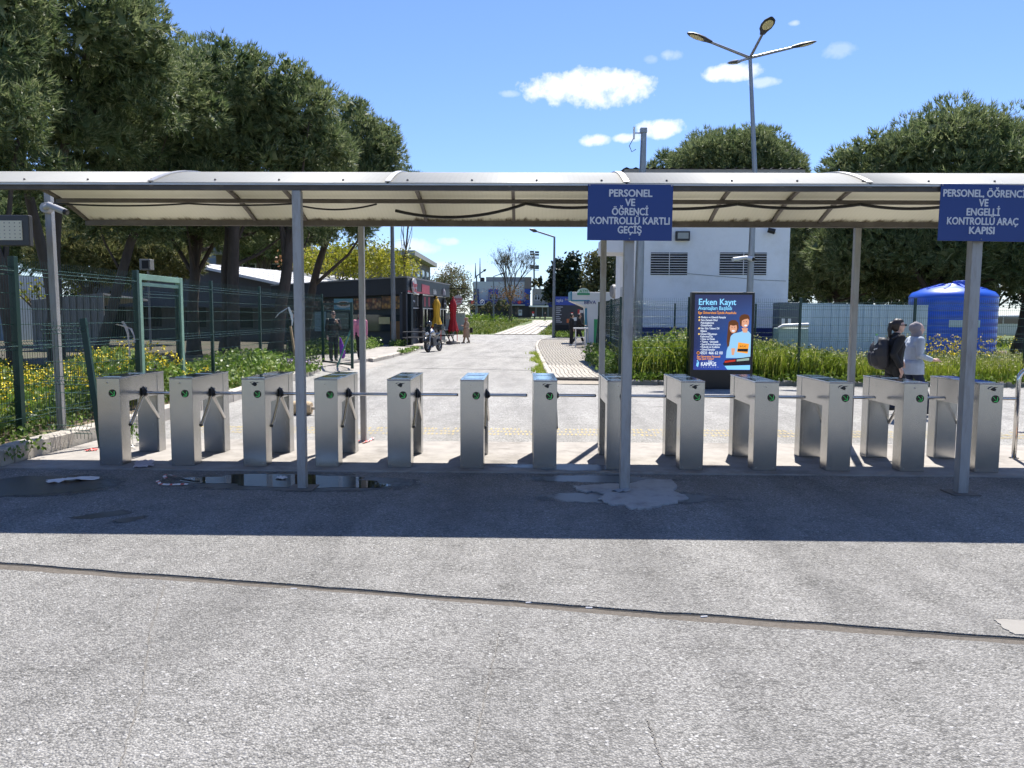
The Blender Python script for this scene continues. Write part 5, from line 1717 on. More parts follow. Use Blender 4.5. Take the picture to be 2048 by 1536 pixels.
side_f = wallbox(C2, C0, 2.60, 3.36, 2.83, 3.70, 0.15, 'side_fascia', M_fascia, cf)
frontf = wallbox(C0, C1, 2.93, 3.70, 2.93, 3.70, 0.15, 'front_fascia', M_fasc2, cf)
wallbox(C2, C0, 3.36, 3.43, 3.70, 3.77, 0.3, 'roof_edge', M_grey, cf, 0.05)
wallbox(C0, C1, 3.70, 3.77, 3.70, 3.77, 0.3, 'roof_edge', M_grey, cf, 0.05)
MB().add([(C2.x, C2.y, 3.26), (C0.x - .1, C0.y + .1, 3.69), (C1.x - .1, C1.y, 3.69), (-13, 53, 3.3)], [(0, 1, 2, 3)]).build('roof', M_grey, cf)
# glazed front: posts, panes, low dark panels
df = (C1 - C0).normalized()
nf = Vector((df.y, -df.x, 0))
LF = (C1 - C0).length
for i in range(3):
    a = C0 + df * (LF * (i / 3) + (0.15 if i else 0.05))
    b = C0 + df * (LF * ((i + 1) / 3) - 0.15)
    wallbox(a, b, 0.13, 1.0, 0.13, 1.0, 0.06, 'low_panel', mat('panel_slate', (0.035, 0.045, 0.065), 0.45, var=0.1), cf, -0.25)
    wallbox(a, b, 2.15, 2.88, 2.15, 2.88, 0.05, 'banner', mat('banner_black', (0.014, 0.014, 0.018), 0.5), cf, -0.24)
    wallbox(a, b, 2.10, 2.15, 2.10, 2.15, 0.06, 'frame_rail', M_whitep, cf, -0.235)
    wallbox(a, b, 2.88, 2.92, 2.88, 2.92, 0.06, 'frame_rail', M_whitep, cf, -0.235)
    nb = 4
    for k in range(nb + 1):
        p = a.lerp(b, k / nb) - nf * 0.26
        MB().box(p.x - 0.04, p.x + 0.04, p.y - 0.06, p.y + 0.06, 1.0, 2.10).build('mullion', M_dark, cf)
    for k in range(nb):
        wallbox(a.lerp(b, k / nb), a.lerp(b, (k + 1) / nb), 1.0, 2.10, 1.0, 2.10, 0.01, 'pane', M_glass, cf, -0.28)
    p = C0 + df * (LF * (i / 3)) - nf * 0.1
    MB().box(p.x - 0.09, p.x + 0.09, p.y - 0.09, p.y + 0.09, 0.13, 2.93).build('post', M_dark, cf)
RY = Matrix.Rotation(math.atan2(df.y, df.x), 4, 'Z') @ Matrix.Rotation(math.pi / 2, 4, 'X')


def on_front(s, z, out):
    return C0 + df * s + nf * out + Vector((0, 0, z))


def disc(c, r, nrm, m, name, parent, th=0.08):
    nrm = Vector(nrm).normalized()
    return MB().tube([c - nrm * th / 2, c + nrm * th / 2], r, 28).build(name, m, parent, auto=40)


M_disc = mat('sign_disc_pale', (0.46, 0.44, 0.45), 0.4, var=0.05)
M_cred = mat('cafe_red', (0.42, 0.02, 0.05), 0.5)
d1 = disc(on_front(1.25, 3.30, 0.10), 0.42, nf, M_disc, 'round_sign', cf)
text('lettering', 'Master', 0.36, on_front(1.25, 3.36, 0.15), M_cred, d1, bold=0.008, rot=RY, wide=0.95)
text('lettering', 'Cafe', 0.34, on_front(1.25, 3.10, 0.15), M_cred, d1, bold=0.008, rot=RY, wide=0.95)
wallbox(C0 + df * 0.3, C0 + df * 5.0, 2.95, 3.03, 2.95, 3.03, 0.02, 'red_stripe', mat('stripe_red', (0.45, 0.06, 0.09), 0.5), cf, 0.02)
wallbox(C0 + df * 3.2, C0 + df * 4.9, 3.0, 3.50, 3.0, 3.45, 0.02, 'red_logo', MATS['stripe_red'], cf, 0.022)
text('lettering', 'Büfe', 0.42, on_front(6.2, 3.12, 0.03), M_signtext, cf, bold=0.005, rot=RY)
MB().tube([on_front(8.4, 3.02, 0.05), on_front(8.4, 3.25, 0.05), on_front(8.4, 3.42, 0.05)], [0.12, 0.12, 0.03], 10).build('bottle_shape', M_disc, cf)
for s_, r_ in ((2.0, 0.33), (9.6, 0.36)):
    dd = disc(on_front(s_, 2.5, -0.16), r_, nf, M_dark, 'round_banner', cf, 0.04)
    text('lettering', 'NESCAFE' if s_ > 5 else 'ARTCafe', 0.14, on_front(s_, 2.5, -0.13), M_signtext, dd, bold=0.003, rot=RY)
for s_ in (0.5, 3.0, 4.6, 5.6, 6.9, 7.9):
    wallbox(C0 + df * s_, C0 + df * (s_ + 0.35), 2.25, 2.8, 2.25, 2.8, 0.01, 'menu_panel', (M_grey, MATS['stripe_red'], M_disc)[int(s_ * 3) % 3], cf, -0.225)
# round hanging sign at the far corner
p = C1 + Vector((0.55, 0, 2.75))
hs = thing('hanging_sign', 'round Master Cafe sign on a bracket at the far corner of the cafe', 'sign', (p.x, p.y, 2.3))
MB().beam(C1 + Vector((-0.2, 0, 3.5)), C1 + Vector((1.2, 0, 3.5)), 0.05, 0.05).build('bracket', M_dark, hs)
dd = disc(p, 0.31, (0.05, -1, 0), M_disc, 'disc', hs)
MB().beam(p + Vector((0, 0, 0.3)), p + Vector((0, 0, 0.75)), 0.03, 0.03).build('hanger', M_dark, hs)
text('lettering', 'Master', 0.22, p + Vector((0, -0.05, 0.06)), M_cred, dd, bold=0.006)
text('lettering', 'Cafe', 0.22, p + Vector((0, -0.05, -0.11)), M_cred, dd, bold=0.006)
# side wall under the side fascia: dark counter, food posters, window
ds = (C0 - C2).normalized()
ns = Vector((ds.y, -ds.x, 0))
LS = (C0 - C2).length
wallbox(C2, C0, 0.1, 2.6, 0.1, 2.88, 0.2, 'side_wall', mat('side_wall_slate', (0.03, 0.04, 0.045), 0.5, var=0.2), cf, -0.5)


def food_mat(name, c1, c2, c3):
    m, nt, b = base_mat(name)
    tc = nt.new('ShaderNodeNewGeometry').outputs['Position']
    v = nt.new('ShaderNodeTexVoronoi', {'Vector': tc, 'Scale': 5.0})
    f = nt.new('ShaderNodeSeparateColor', {'Color': v.outputs['Color']}).outputs[0]
    c = nt.mix(nt.ramp(f, [(0.3, 0.0), (0.6, 1.0)]), c1, c2)
    c = nt.mix(nt.ramp(v.outputs['Distance'], [(0.2, 0.0), (0.7, 0.9)]), c, c3)
    nt.l.new(c, b.inputs['Base Color'])
    b.inputs['Roughness'].default_value = 0.4
    return m


def side_panel(s0, s1, z0, z1, m, name, out=-0.28, th=0.02):
    return wallbox(C2 + ds * s0, C2 + ds * s1, z0, z1, z0, z1, th, name, m, cf, out)


fm1 = food_mat('poster_pastry', (0.35, 0.12, 0.04), (0.5, 0.3, 0.12), (0.03, 0.015, 0.01))
fm2 = food_mat('poster_fries', (0.5, 0.28, 0.05), (0.35, 0.15, 0.03), (0.04, 0.02, 0.012))
fm3 = food_mat('poster_dark_food', (0.12, 0.04, 0.02), (0.3, 0.25, 0.2), (0.012, 0.01, 0.01))
side_panel(LS - 6.9, LS - 4.9, 2.02, 2.50, fm3, 'food_poster')
pan = side_panel(LS - 4.88, LS - 3.6, 2.02, 2.62, mat('poster_plate_blue', (0.16, 0.38, 0.5), 0.4), 'food_poster')
cpt = C2 + ds * (LS - 4.22) + ns * -0.27
V = []
for k in range(20):
    V.append(tuple(cpt + ds * 0.5 * math.cos(2 * math.pi * k / 20) + Vector((0, 0, 2.30 + 0.19 * math.sin(2 * math.pi * k / 20)))))
MB().add(V, [tuple(range(20))]).build('printed_plate', mat('plate_white', (0.6, 0.6, 0.58), 0.4), pan)
V = []
for k in range(20):
    V.append(tuple(cpt + ns * 0.008 + ds * 0.38 * math.cos(2 * math.pi * k / 20) + Vector((0, 0, 2.33 + 0.12 * math.sin(2 * math.pi * k / 20)))))
MB().add(V, [tuple(range(20))]).build('printed_sandwich', fm1, pan)
side_panel(LS - 3.55, LS - 1.75, 2.02, 2.62, fm1, 'food_poster')
side_panel(LS - 1.72, LS - 0.25, 2.06, 2.74, fm2, 'food_poster')
side_panel(LS - 3.6, LS - 0.4, 0.85, 1.75, M_glass, 'window')
side_panel(LS - 6.9, LS - 3.9, 0.95, 1.85, mat('shop_glass', (0.05, 0.09, 0.09), 0.15), 'window')
side_panel(LS - 6.2, LS - 5.4, 0.8, 1.9, mat('fridge_pale', (0.22, 0.32, 0.33), 0.4), 'fridge_door', -0.25)
side_panel(LS - 1.15, LS - 0.45, 0.2, 1.4, mat('wood_panel', (0.22, 0.11, 0.04), 0.6, var=0.2), 'wood_panel', -0.26)
side_panel(LS - 1.9, LS - 1.2, 1.25, 1.62, mat('notice_yellow', (0.55, 0.48, 0.25), 0.6), 'notice', -0.255)
MB().box(C0.x - 0.35, C0.x + 0.02, C0.y + 0.0, C0.y + 0.3, 0.13, 2.85).build('corner_pillar', mat('panel_slate', (0.035, 0.045, 0.065), 0.45), cf)

# furniture in front of the cafe
def bench_table(x, y, rz, label):
    t = thing('picnic_table', label, 'table')
    MB().box(-0.8, 0.8, -0.32, 0.32, 0.70, 0.74).build('top', M_dgrey, t)
    for s in (-1, 1):
        MB().box(-0.8, 0.8, s * 0.62 - 0.13, s * 0.62 + 0.13, 0.42, 0.46).build('seat', M_dgrey, t)
        for e in (-1, 1):
            MB().beam((e * 0.68, s * 0.28, 0.70), (e * 0.68, s * 0.62, 0.0), 0.05, 0.05).build('leg', M_dark, t)
    for e in (-1, 1):
        MB().box(e * 0.68 - .025, e * 0.68 + .025, -0.6, 0.6, 0.36, 0.41).build('cross_bar', M_dark, t)
    t.location = (x, y, 0.135)
    t.rotation_euler = (0, 0, rz)
    return t


bench_table(-5.55, 39.0 + 1.0, 0.1, 'black bench table on the pavement behind the motorcycle')
bench_table(-5.0, 46.3, 1.5, 'black bench table by the yellow parasol')


def parasol(px, by, ty, D, col, label, z0):
    p = at(px, 600, D)
    t = thing('closed_parasol', label, 'parasol', (p.x, D, z0))
    zt = at(px, ty, D).z
    zb_ = at(px, by, D).z
    V, F = [], []
    n = 32
    H = zt - zb_
    rows = [(0.0, 0.05, 0), (0.03, 0.10, .1), (0.10, 0.17, .2), (0.2, 0.25, .3), (0.32, 0.24, .35), (0.45, 0.21, .3), (0.58, 0.20, .3), (0.66, 0.20, .3), (0.8, 0.27, .35), (0.92, 0.33, .4), (1.0, 0.37, .4)]
    for t_, r, k in rows:
        for i in range(n):
            a = 2 * math.pi * i / n
            rr = 0.86 * r * (1 + 0.32 * k * math.sin(8 * a + 2 * t_))
            V.append((p.x + rr * math.cos(a), D + rr * math.sin(a), zt - H * t_ - (0.06 * math.sin(8 * a) if t_ == 1.0 else 0)))
    for j in range(len(rows) - 1):
        for i in range(n):
            F.append((j * n + i, j * n + (i + 1) % n, (j + 1) * n + (i + 1) % n, (j + 1) * n + i))
    fast_mesh('canopy', V, F, mat(col[0], col[1], 0.8, var=0.15, scale=4), t, smooth=True)
    zs = zt - H * 0.62
    MB().tube([(p.x, D, zs - 0.03), (p.x, D, zs + 0.03)], 0.185, 16).build('strap', MATS[col[0]], t)
    MB().tube([(p.x, D, z0), (p.x, D, zt + 0.05)], 0.03, 8).build('pole', M_galv, t)
    MB().ball((p.x, D, zt + 0.05), 0.06, 8, 6).build('finial', MATS[col[0]], t)
    MB().lathe([(0.42, z0), (0.45, z0 + 0.06), (0.45, z0 + 0.14), (0.40, z0 + 0.17)], (p.x, D, 0), 24).build('base', M_kerb, t, auto=40)
    for s in (-1, 1):
        MB().tube([(p.x + s * 0.25, D, z0 + 0.15), (p.x + s * 0.25, D, zb_ + 0.1)], 0.025, 6).build('stay', M_red, t)
    return t


parasol(873, 652, 597, 45.0, ('parasol_yellow', (0.62, 0.36, 0.03)), 'closed yellow parasol in front of the cafe', 0.0)
parasol(906, 662, 597, 47.0, ('parasol_red', (0.34, 0.012, 0.02)), 'closed dark red parasol at the cafe corner', 0.0)

# ------------------------------------------------------------------ long grey hall with a pale roof under the pines
hall = thing('grey_hall', 'long grey hall with a pale metal roof behind the pines', 'building', (-20, 55, 0.1))
A = Vector((-22.3, 50.0, 5.07))
u = Vector((0.95, -0.31, 0)).normalized()
v = Vector((0.31, 0.95, 0)).normalized()
HW, HL, HE = 9.0, 20.0, 3.41
M_hall = mat('hall_wall', (0.105, 0.10, 0.097), 0.75, var=0.12, scale=1.5, stretch=(6, 6, 0.4))
M_hroof = mat('hall_roof_pale', (0.58, 0.57, 0.55), 0.45, var=0.08, scale=0.8, stretch=(3, 0.5, 1))
B_, L_ = A + u * HW, A - u * HW
gv = [(L_.x, L_.y, 0.05), (B_.x, B_.y, 0.05), (B_.x, B_.y, HE), (A.x, A.y, 5.0), (L_.x, L_.y, HE)]
MB().add(gv, [(0, 1, 2, 3, 4)]).build('gable_wall', M_hall, hall)
e0, e1 = Vector((B_.x, B_.y, 0)), Vector((B_.x, B_.y, 0)) + v * HL
MB().add([(e0.x, e0.y, 0.05), (e1.x, e1.y, 0.05), (e1.x, e1.y, HE), (e0.x, e0.y, HE)], [(0, 1, 2, 3)]).build('side_wall', M_hall, hall)
for s, nm in ((1, 'roof'), (-1, 'roof')):
    q0 = A - v * 0.5 + Vector((0, 0, 0.06))
    q1 = A + v * (HL + 0.3) + Vector((0, 0, 0.06))
    dr = u * s * (HW + 0.4) + Vector((0, 0, -(5.07 - HE) * (HW + 0.4) / HW))
    r0, r1 = q0 + dr, q1 + dr
    b = MB()
    b.hexa([r0 - Vector((0, 0, .1)), r1 - Vector((0, 0, .1)), q1 - Vector((0, 0, .1)), q0 - Vector((0, 0, .1)), r0, r1, q1, q0])
    ro_ = b.build(nm, M_hroof, hall)
    if s == 1:
        for k in range(1, 12):
            f_ = k / 12
            MB().beam(q0.lerp(q1, f_) + Vector((0, 0, 0.015)), r0.lerp(r1, f_) + Vector((0, 0, 0.015)), 0.06, 0.03).build('roof_seam', M_hroof, ro_)
MB().beam(L_ + u * 0.1 - v * 0.55 + Vector((0, 0, HE - L_.z)), A - v * 0.55, 0.04, 0.16).build('barge_board', M_grey, hall)
MB().beam(A - v * 0.55, B_ - v * 0.55 + Vector((0, 0, HE - B_.z - 0.05)), 0.04, 0.16).build('barge_board', M_whitep, hall)
for k, (s0, s1, z0, z1) in enumerate(((-6.6, -4.8, 0.1, 2.3), (-3.4, -1.8, 0.9, 2.2), (0.2, 1.8, 0.9, 2.2), (3.6, 5.4, 0.9, 2.2))):
    a, b = A + u * s0 - v * 0.02, A + u * s1 - v * 0.02
    w_ = MB().add([(a.x, a.y, z0), (b.x, b.y, z0), (b.x, b.y, z1), (a.x, a.y, z1)], [(0, 1, 2, 3)]).build('door' if k == 0 else 'window', M_dark, hall)
fa, fb = A + u * -8 - v * 0.9, A + u * 8 - v * 0.9
MB().beam(Vector((fa.x, fa.y, 2.25)), Vector((fb.x, fb.y, 2.15)), 1.6, 0.06).build('awning', M_dgrey, hall)
shed = thing('grey_shed', 'low grey corrugated shed at the left edge behind the fence', 'shed', (-21, 33, 0.1))
sa, sb = at(62, 600, 33.0), at(205, 585, 33.0)
b = MB()
k = 0
x = sa.x
while x < sb.x:
    zt_ = sa.z + (sb.z - sa.z) * (x - sa.x) / (sb.x - sa.x)
    yy = 33 + (0.04 if k % 2 else 0.0)
    b.box(x, x + 0.151, yy, yy + 0.05, 0.1, zt_)
    x += 0.15
    k += 1
b.build('corrugated_wall', mat('shed_grey', (0.17, 0.165, 0.16), 0.6, var=0.1), shed)
MB().hexa([(sa.x, 33.1, sa.z - .1), (sb.x, 33.1, sb.z - .1), (sb.x, 37, sb.z - 0.3), (sa.x, 37, sa.z - 0.3), (sa.x, 33.1, sa.z - 0.02), (sb.x, 33.1, sb.z - .02), (sb.x, 37, sb.z - 0.2), (sa.x, 37, sa.z - 0.2)]).build('roof', M_grey, shed)
xb = thing('wall_box', 'pale box with a dark screen above the grey hall behind the pines', 'box', at(287, 527, 34))
a, b = at(278, 518, 33.5), at(300, 540, 33.5)
MB().box(a.x, b.x, 33.5, 33.9, b.z, a.z).build('casing', M_grey, xb, bevel=0.02)
MB().box(a.x + 0.12, b.x - 0.06, 33.485, 33.498, b.z + 0.06, a.z - 0.06).build('dark_face', M_dark, xb)
MB().tube([((a.x + b.x) / 2, 33.8, b.z), ((a.x + b.x) / 2, 33.8, 0.1)], 0.05, 8).build('stand', M_grey, xb)


# ------------------------------------------------------------------ far buildings
def block(root, x0, x1, y0, y1, z0, z1, m, name='wall'):
    return MB().box(x0, x1, y0, y1, z0, z1).build(name, m, root)


def window_row(root, rects, D, fr, gl, y_out=0.05):
    for (p0, p1, n_) in rects:
        a, b = at(*p0, D), at(*p1, D)
        w_ = MB().box(a.x, b.x, D - y_out, D - 0.005, b.z, a.z).build('window', fr, root)
        for k in range(n_):
            x0 = a.x + (b.x - a.x) * (k + 0.14) / n_
            x1 = a.x + (b.x - a.x) * (k + 0.86) / n_
            MB().box(x0, x1, D - y_out - 0.03, D - y_out - 0.002, b.z + (a.z - b.z) * 0.10, b.z + (a.z - b.z) * 0.62).build('pane', gl, w_)
            MB().box(x0, x1, D - y_out - 0.03, D - y_out - 0.002, b.z + (a.z - b.z) * 0.70, b.z + (a.z - b.z) * 0.92).build('pane', gl, w_)


M_farw = mat('far_white', (0.48, 0.50, 0.53), 0.8, var=0.05, scale=0.2)
M_farg = mat('far_grey', (0.24, 0.235, 0.225), 0.8, var=0.08, scale=0.3)
M_farb = mat('far_blue', (0.015, 0.06, 0.33), 0.5, var=0.06)
M_farbrown = mat('far_brown', (0.20, 0.165, 0.145), 0.8, var=0.1, scale=0.3)
FD = 180
fb_ = thing('shop_building', 'white and blue two storey shop building at the far end of the meadow', 'building', at(1000, 632, FD))


def fblock(root, px0, py0, px1, py1, m, name='wall', D=FD, depth=14, base=None):
    a, b = at(px0, py0, D), at(px1, py1, D)
    return MB().box(a.x, b.x, D, D + depth, b.z if base is None else base, a.z).build(name, m, root)


fblock(fb_, 946, 563, 1050, 634, M_farw)
fblock(fb_, 948, 578, 957, 601, M_navy, 'dark_pillar', FD - 0.3, 1)
fblock(fb_, 977, 578, 996, 600, M_farb, 'blue_panel', FD - 0.3, 1)
fblock(fb_, 1049.5, 554, 1063, 578, M_farbrown, 'stair_block', FD - 0.4, 12)
fblock(fb_, 1049, 578, 1060.5, 616, M_farb, 'blue_panel', FD - 0.8, 1.2)
fblock(fb_, 972, 554, 1050, 563.5, mat('far_rail_grey', (0.2, 0.21, 0.22), 0.5), 'roof_railing', FD + 1, 10)
fblock(fb_, 960, 555, 968, 563, M_dark, 'roof_vent', FD + 1, 3)
window_row(fb_, [((979, 588), (995, 600), 3), ((1016, 588), (1027, 599.5), 2), ((1051, 588), (1058.5, 600), 2)], FD - 0.75, M_farw, M_glass)
fs = fblock(fb_, 936, 600.5, 1049, 608.5, M_navy, 'shop_fascia', FD - 2.2, 2.2)
fblock(fb_, 933, 608.6, 1050, 611, M_farw, 'awning', FD - 3.5, 3.4)
fblock(fb_, 940, 611.2, 1062, 636, mat('shop_dark', (0.02, 0.022, 0.026), 0.4, var=0.3, scale=0.5), 'shop_front', FD - 1.0, 1)
for px in (945.5, 1039):
    c = at(px, 604.5, FD - 2.25)
    MB().tube([c, c + Vector((0, -0.12, 0))], 0.42, 16).build('red_disc', mat('far_red', (0.5, 0.03, 0.03), 0.5), fs)
c = at(964.5, 604.5, FD - 2.25)
text('lettering', 'A', 0.9, c + Vector((0, -0.1, 0)), M_whitep, fs, bold=0.01)
ring = MB()
ring.tube([c + Vector((0.5 * math.cos(t), -0.08, 0.5 * math.sin(t))) for t in [2 * math.pi * k / 20 for k in range(21)]], 0.07, 6)
ring.build('ring_mark', M_whitep, fs)
text('lettering', 'E', 0.9, at(1022.5, 604.5, FD - 2.35), M_whitep, fs, bold=0.02)
for px in (952, 978, 1008, 1030):
    MB().box(at(px, 615, FD - 1.2).x, at(px + 8, 615, FD - 1.2).x, FD - 1.25, FD - 1.02, at(px, 629, FD - 1.2).z, at(px, 614, FD - 1.2).z).build('shop_window', M_glass, fb_)
kio = thing('drinks_fridge', 'pale grey kiosk box in front of the far shops', 'kiosk', at(1041, 630, 170))
fblock(kio, 1037, 619.5, 1044, 631, M_farw, 'casing', 170, 1)
fblock(kio, 1038, 621, 1043, 626, M_grey, 'door', 169.9, 0.09)
fg = thing('shop_building', 'small grey building right of the white and blue shops', 'building', at(1080, 632, 178))
fblock(fg, 1065.5, 577.5, 1096, 610, M_farg, 'wall', 178, 10)
window_row(fg, [((1069, 590), (1080, 600.5), 2), ((1083, 590), (1093, 600.5), 2)], 178, M_farw, M_glass)
fblock(fg, 1058, 611, 1097, 614, M_whitep, 'awning', 175, 3)
fblock(fg, 1060, 614.2, 1108, 634, mat('shop_dark2', (0.05, 0.045, 0.035), 0.5, var=0.4, scale=0.4), 'shop_front', 177, 2)
fblock(fg, 1097, 583, 1112, 614, M_navy, 'blue_wing', 177.5, 8)
for px in (1072, 1085, 1096):
    c0, c1 = at(px, 614.2, 175.2), at(px, 633, 175.2)
    MB().tube([c1, c0], 0.1, 6).build('post', M_grey, fg)
rc = thing('red_stand', 'small red and white stand in front of the far shops', 'stand', at(1066, 630, 168))
fblock(rc, 1064, 623, 1068.5, 627, mat('far_red', (0.5, 0.03, 0.03), 0.5), 'top', 168, 0.8)
fblock(rc, 1064.5, 627.2, 1068, 632, M_whitep, 'body', 168, 0.8)
# white balustrade and steps on the left of the meadow
bal = thing('balustrade', 'white railing with steps beyond the parasols', 'railing', at(905, 630, 75))
a, b = at(885, 636, 75), at(925, 615, 75)
z_t, z_b = at(900, 616, 75).z, at(900, 636, 75).z
x0, x1 = at(878, 620, 75).x, at(930, 620, 75).x
MB().box(x0, x1, 75, 75.3, -0.05, at(900, 626, 75).z).build('wall', M_farw, bal)
MB().box(x0, x1, 75.05, 75.2, z_t - 0.08, z_t).build('hand_rail', M_whitep, bal)
k = 0
x = x0
while x < x1:
    MB().box(x, x + 0.05, 75.1, 75.15, at(900, 626, 75).z, z_t - 0.08).build('baluster', M_whitep, bal)
    x += 0.22
xs_ = at(944, 632, 75).x
MB().beam((x1, 75.1, z_t), (xs_, 75.1, at(944, 632, 75).z), 0.08, 0.08).build('stair_rail', M_whitep, bal)
bc = thing('pink_wall', 'low pinkish wall block behind the yellow parasol', 'wall', at(889, 634, 72))
fblock(bc, 880, 630, 899, 638, mat('pinkish_render', (0.42, 0.35, 0.3), 0.8), 'block', 72, 0.5)
# brown flat roofed building
br = thing('flat_roof_building', 'brown building with a wide flat roof behind the yellow green trees', 'building', at(760, 560, 90))
a0_, a1_ = at(700, 505, 88), at(817, 512, 88)
zt_ = at(817, 512, 88).z
xr_ = at(817, 512, 88).x
MB().box(xr_ - 22, xr_, 88, 108, 0, zt_).build('wall', M_farbrown, br)
MB().box(xr_ - 22.5, xr_ + 0.9, 86.8, 108.5, zt_, zt_ + 0.55).build('roof', mat('roof_slab', (0.35, 0.34, 0.32), 0.8), br)
for k in range(6):
    x_ = xr_ - 3 - 3.2 * k
    w_ = MB().box(x_, x_ + 1.6, 87.9, 87.99, zt_ - 2.6, zt_ - 0.9).build('window', M_whitep, br)
    MB().box(x_ + 0.12, x_ + 1.48, 87.85, 87.895, zt_ - 2.48, zt_ - 1.02).build('pane', M_glass, w_)
for k in range(4):
    y_ = 90 + 4.4 * k
    w_ = MB().box(xr_ + 0.005, xr_ + 0.08, y_, y_ + 2.2, zt_ - 2.6, zt_ - 0.9).build('window', M_whitep, br)
    MB().box(xr_ + 0.081, xr_ + 0.11, y_ + 0.15, y_ + 2.05, zt_ - 2.45, zt_ - 1.05).build('pane', M_glass, w_)
gb = thing('slab_building', 'pale blue grey building glimpsed between the pine trunks', 'building', at(420, 500, 95))
a, b = at(360, 440, 95), at(560, 560, 95)
MB().box(a.x, b.x, 95, 110, 0, a.z + 1.5).build('wall', mat('blue_grey_wall', (0.27, 0.30, 0.36), 0.8, var=0.06), gb)
for k in range(5):
    MB().box(a.x + 1 + 2.3 * k, a.x + 2.4 + 2.3 * k, 94.93, 94.99, a.z - 3.2, a.z - 1.6).build('window', M_glass, gb)
gl_ = thing('greenhouse', 'pale bluish wall glimpsed through the fence at the far left', 'building', at(-40, 600, 45))
a, b = at(-160, 548, 45), at(22, 628, 45)
MB().box(a.x, b.x, 45, 50, 0, a.z).build('wall', mat('pale_bluish', (0.20, 0.25, 0.30), 0.5, var=0.1), gl_)
for k in range(6):
    x_ = a.x + (b.x - a.x) * k / 6
    MB().box(x_, x_ + 0.1, 44.93, 44.99, 0, a.z).build('mullion', M_grey, gl_)
# white van parked beyond the tank
cv = thing('parked_van', 'white van parked far behind the blue tank', 'van', at(2015, 640, 62))
vx = at(2018, 640, 62).x
zb_ = 0.0
prof = [(-2.3, 0.35), (-2.3, 1.0), (-2.15, 1.15), (-1.5, 1.3), (-0.9, 1.95), (2.1, 2.0), (2.25, 1.3), (2.3, 0.35)]
V = [(vx + x, 62, z) for x, z in prof] + [(vx + x, 63.8, z) for x, z in prof]
n = len(prof)
MB().add(V, [tuple(range(n)), tuple(reversed(range(n, 2 * n)))] + [(i, i + n, (i + 1) % n + n, (i + 1) % n) for i in range(n)]).build('body', mat('van_white', (0.7, 0.7, 0.7), 0.25, coat=0.5, var=0.03), cv, bevel=0.06)
for x0, x1 in ((-1.35, -0.5), (-0.4, 0.8), (0.9, 2.0)):
    MB().box(vx + x0 + (0.25 if x0 < -1 else 0), vx + x1, 61.97, 61.995, 1.3, 1.82).build('window', M_glass, cv)
for x_ in (-1.5, 1.5):
    MB().tube([(vx + x_, 61.96, 0.34), (vx + x_, 62.2, 0.34)], 0.34, 18).build('wheel', M_rubber, cv)

# ------------------------------------------------------------------ trees
def unit(a):
    return a / np.maximum(np.linalg.norm(a, axis=-1, keepdims=True), 1e-9)


def needle_tufts(rng, C, Dn, k, L, W, spread):
    """k thin triangles fanning out of every tuft centre"""
    n = len(C)
    d = unit(np.repeat(Dn, k, 0) + spread * rng.normal(size=(n * k, 3)))
    b = np.repeat(C, k, 0) + 0.03 * rng.normal(size=(n * k, 3))
    s = unit(np.cross(d, rng.normal(size=(n * k, 3)))) * (W * rng.uniform(0.7, 1.3, (n * k, 1)))
    l = L * rng.uniform(0.6, 1.25, (n * k, 1))
    V = np.stack([b - s * 0.5, b + s * 0.5, b + d * l], 1).reshape(-1, 3)
    return V


def tri_index(n):
    return np.arange(n * 3, dtype=np.int32).reshape(-1, 3)


def leaf_quads(rng, C, size, up=0.3):
    n = len(C)
    a = unit(rng.normal(size=(n, 3)) + np.array([0, 0, up]))
    b = unit(np.cross(a, rng.normal(size=(n, 3))))
    s = size * rng.uniform(0.6, 1.3, (n, 1))
    V = np.stack([C - a * s * 0.5, C + b * s * 0.32, C + a * s * 0.5, C - b * s * 0.32], 1).reshape(-1, 3)
    F = np.arange(n * 4, dtype=np.int32).reshape(-1, 4)
    return V, F


def lobes_of(rng, ells, per):
    out = []
    for (c, r) in ells:
        c, r = np.array(c), np.array(r)
        rm = (r[0] * r[1] * r[2]) ** (1 / 3)
        n = max(10, int(per * (rm / 3.0) ** 1.4))
        i_ = np.arange(n)                       # lobes spread evenly so that the crown closes, then jittered
        zf = 1 - (i_ + 0.5) / n * 1.62
        ph = i_ * 2.39996 + rng.uniform(0, 6.28)
        rf_ = np.sqrt(np.maximum(0.0, 1 - zf ** 2))
        d = unit(np.stack([rf_ * np.cos(ph), rf_ * np.sin(ph), zf], 1) + rng.normal(size=(n, 3)) * 0.10)
        p = c + d * r * rng.uniform(0.58, 0.78, (n, 1))
        lr = rm * rng.uniform(0.24, 0.36, n)
        for i in range(n):
            out.append((p[i], lr[i], d[i]))
    return out


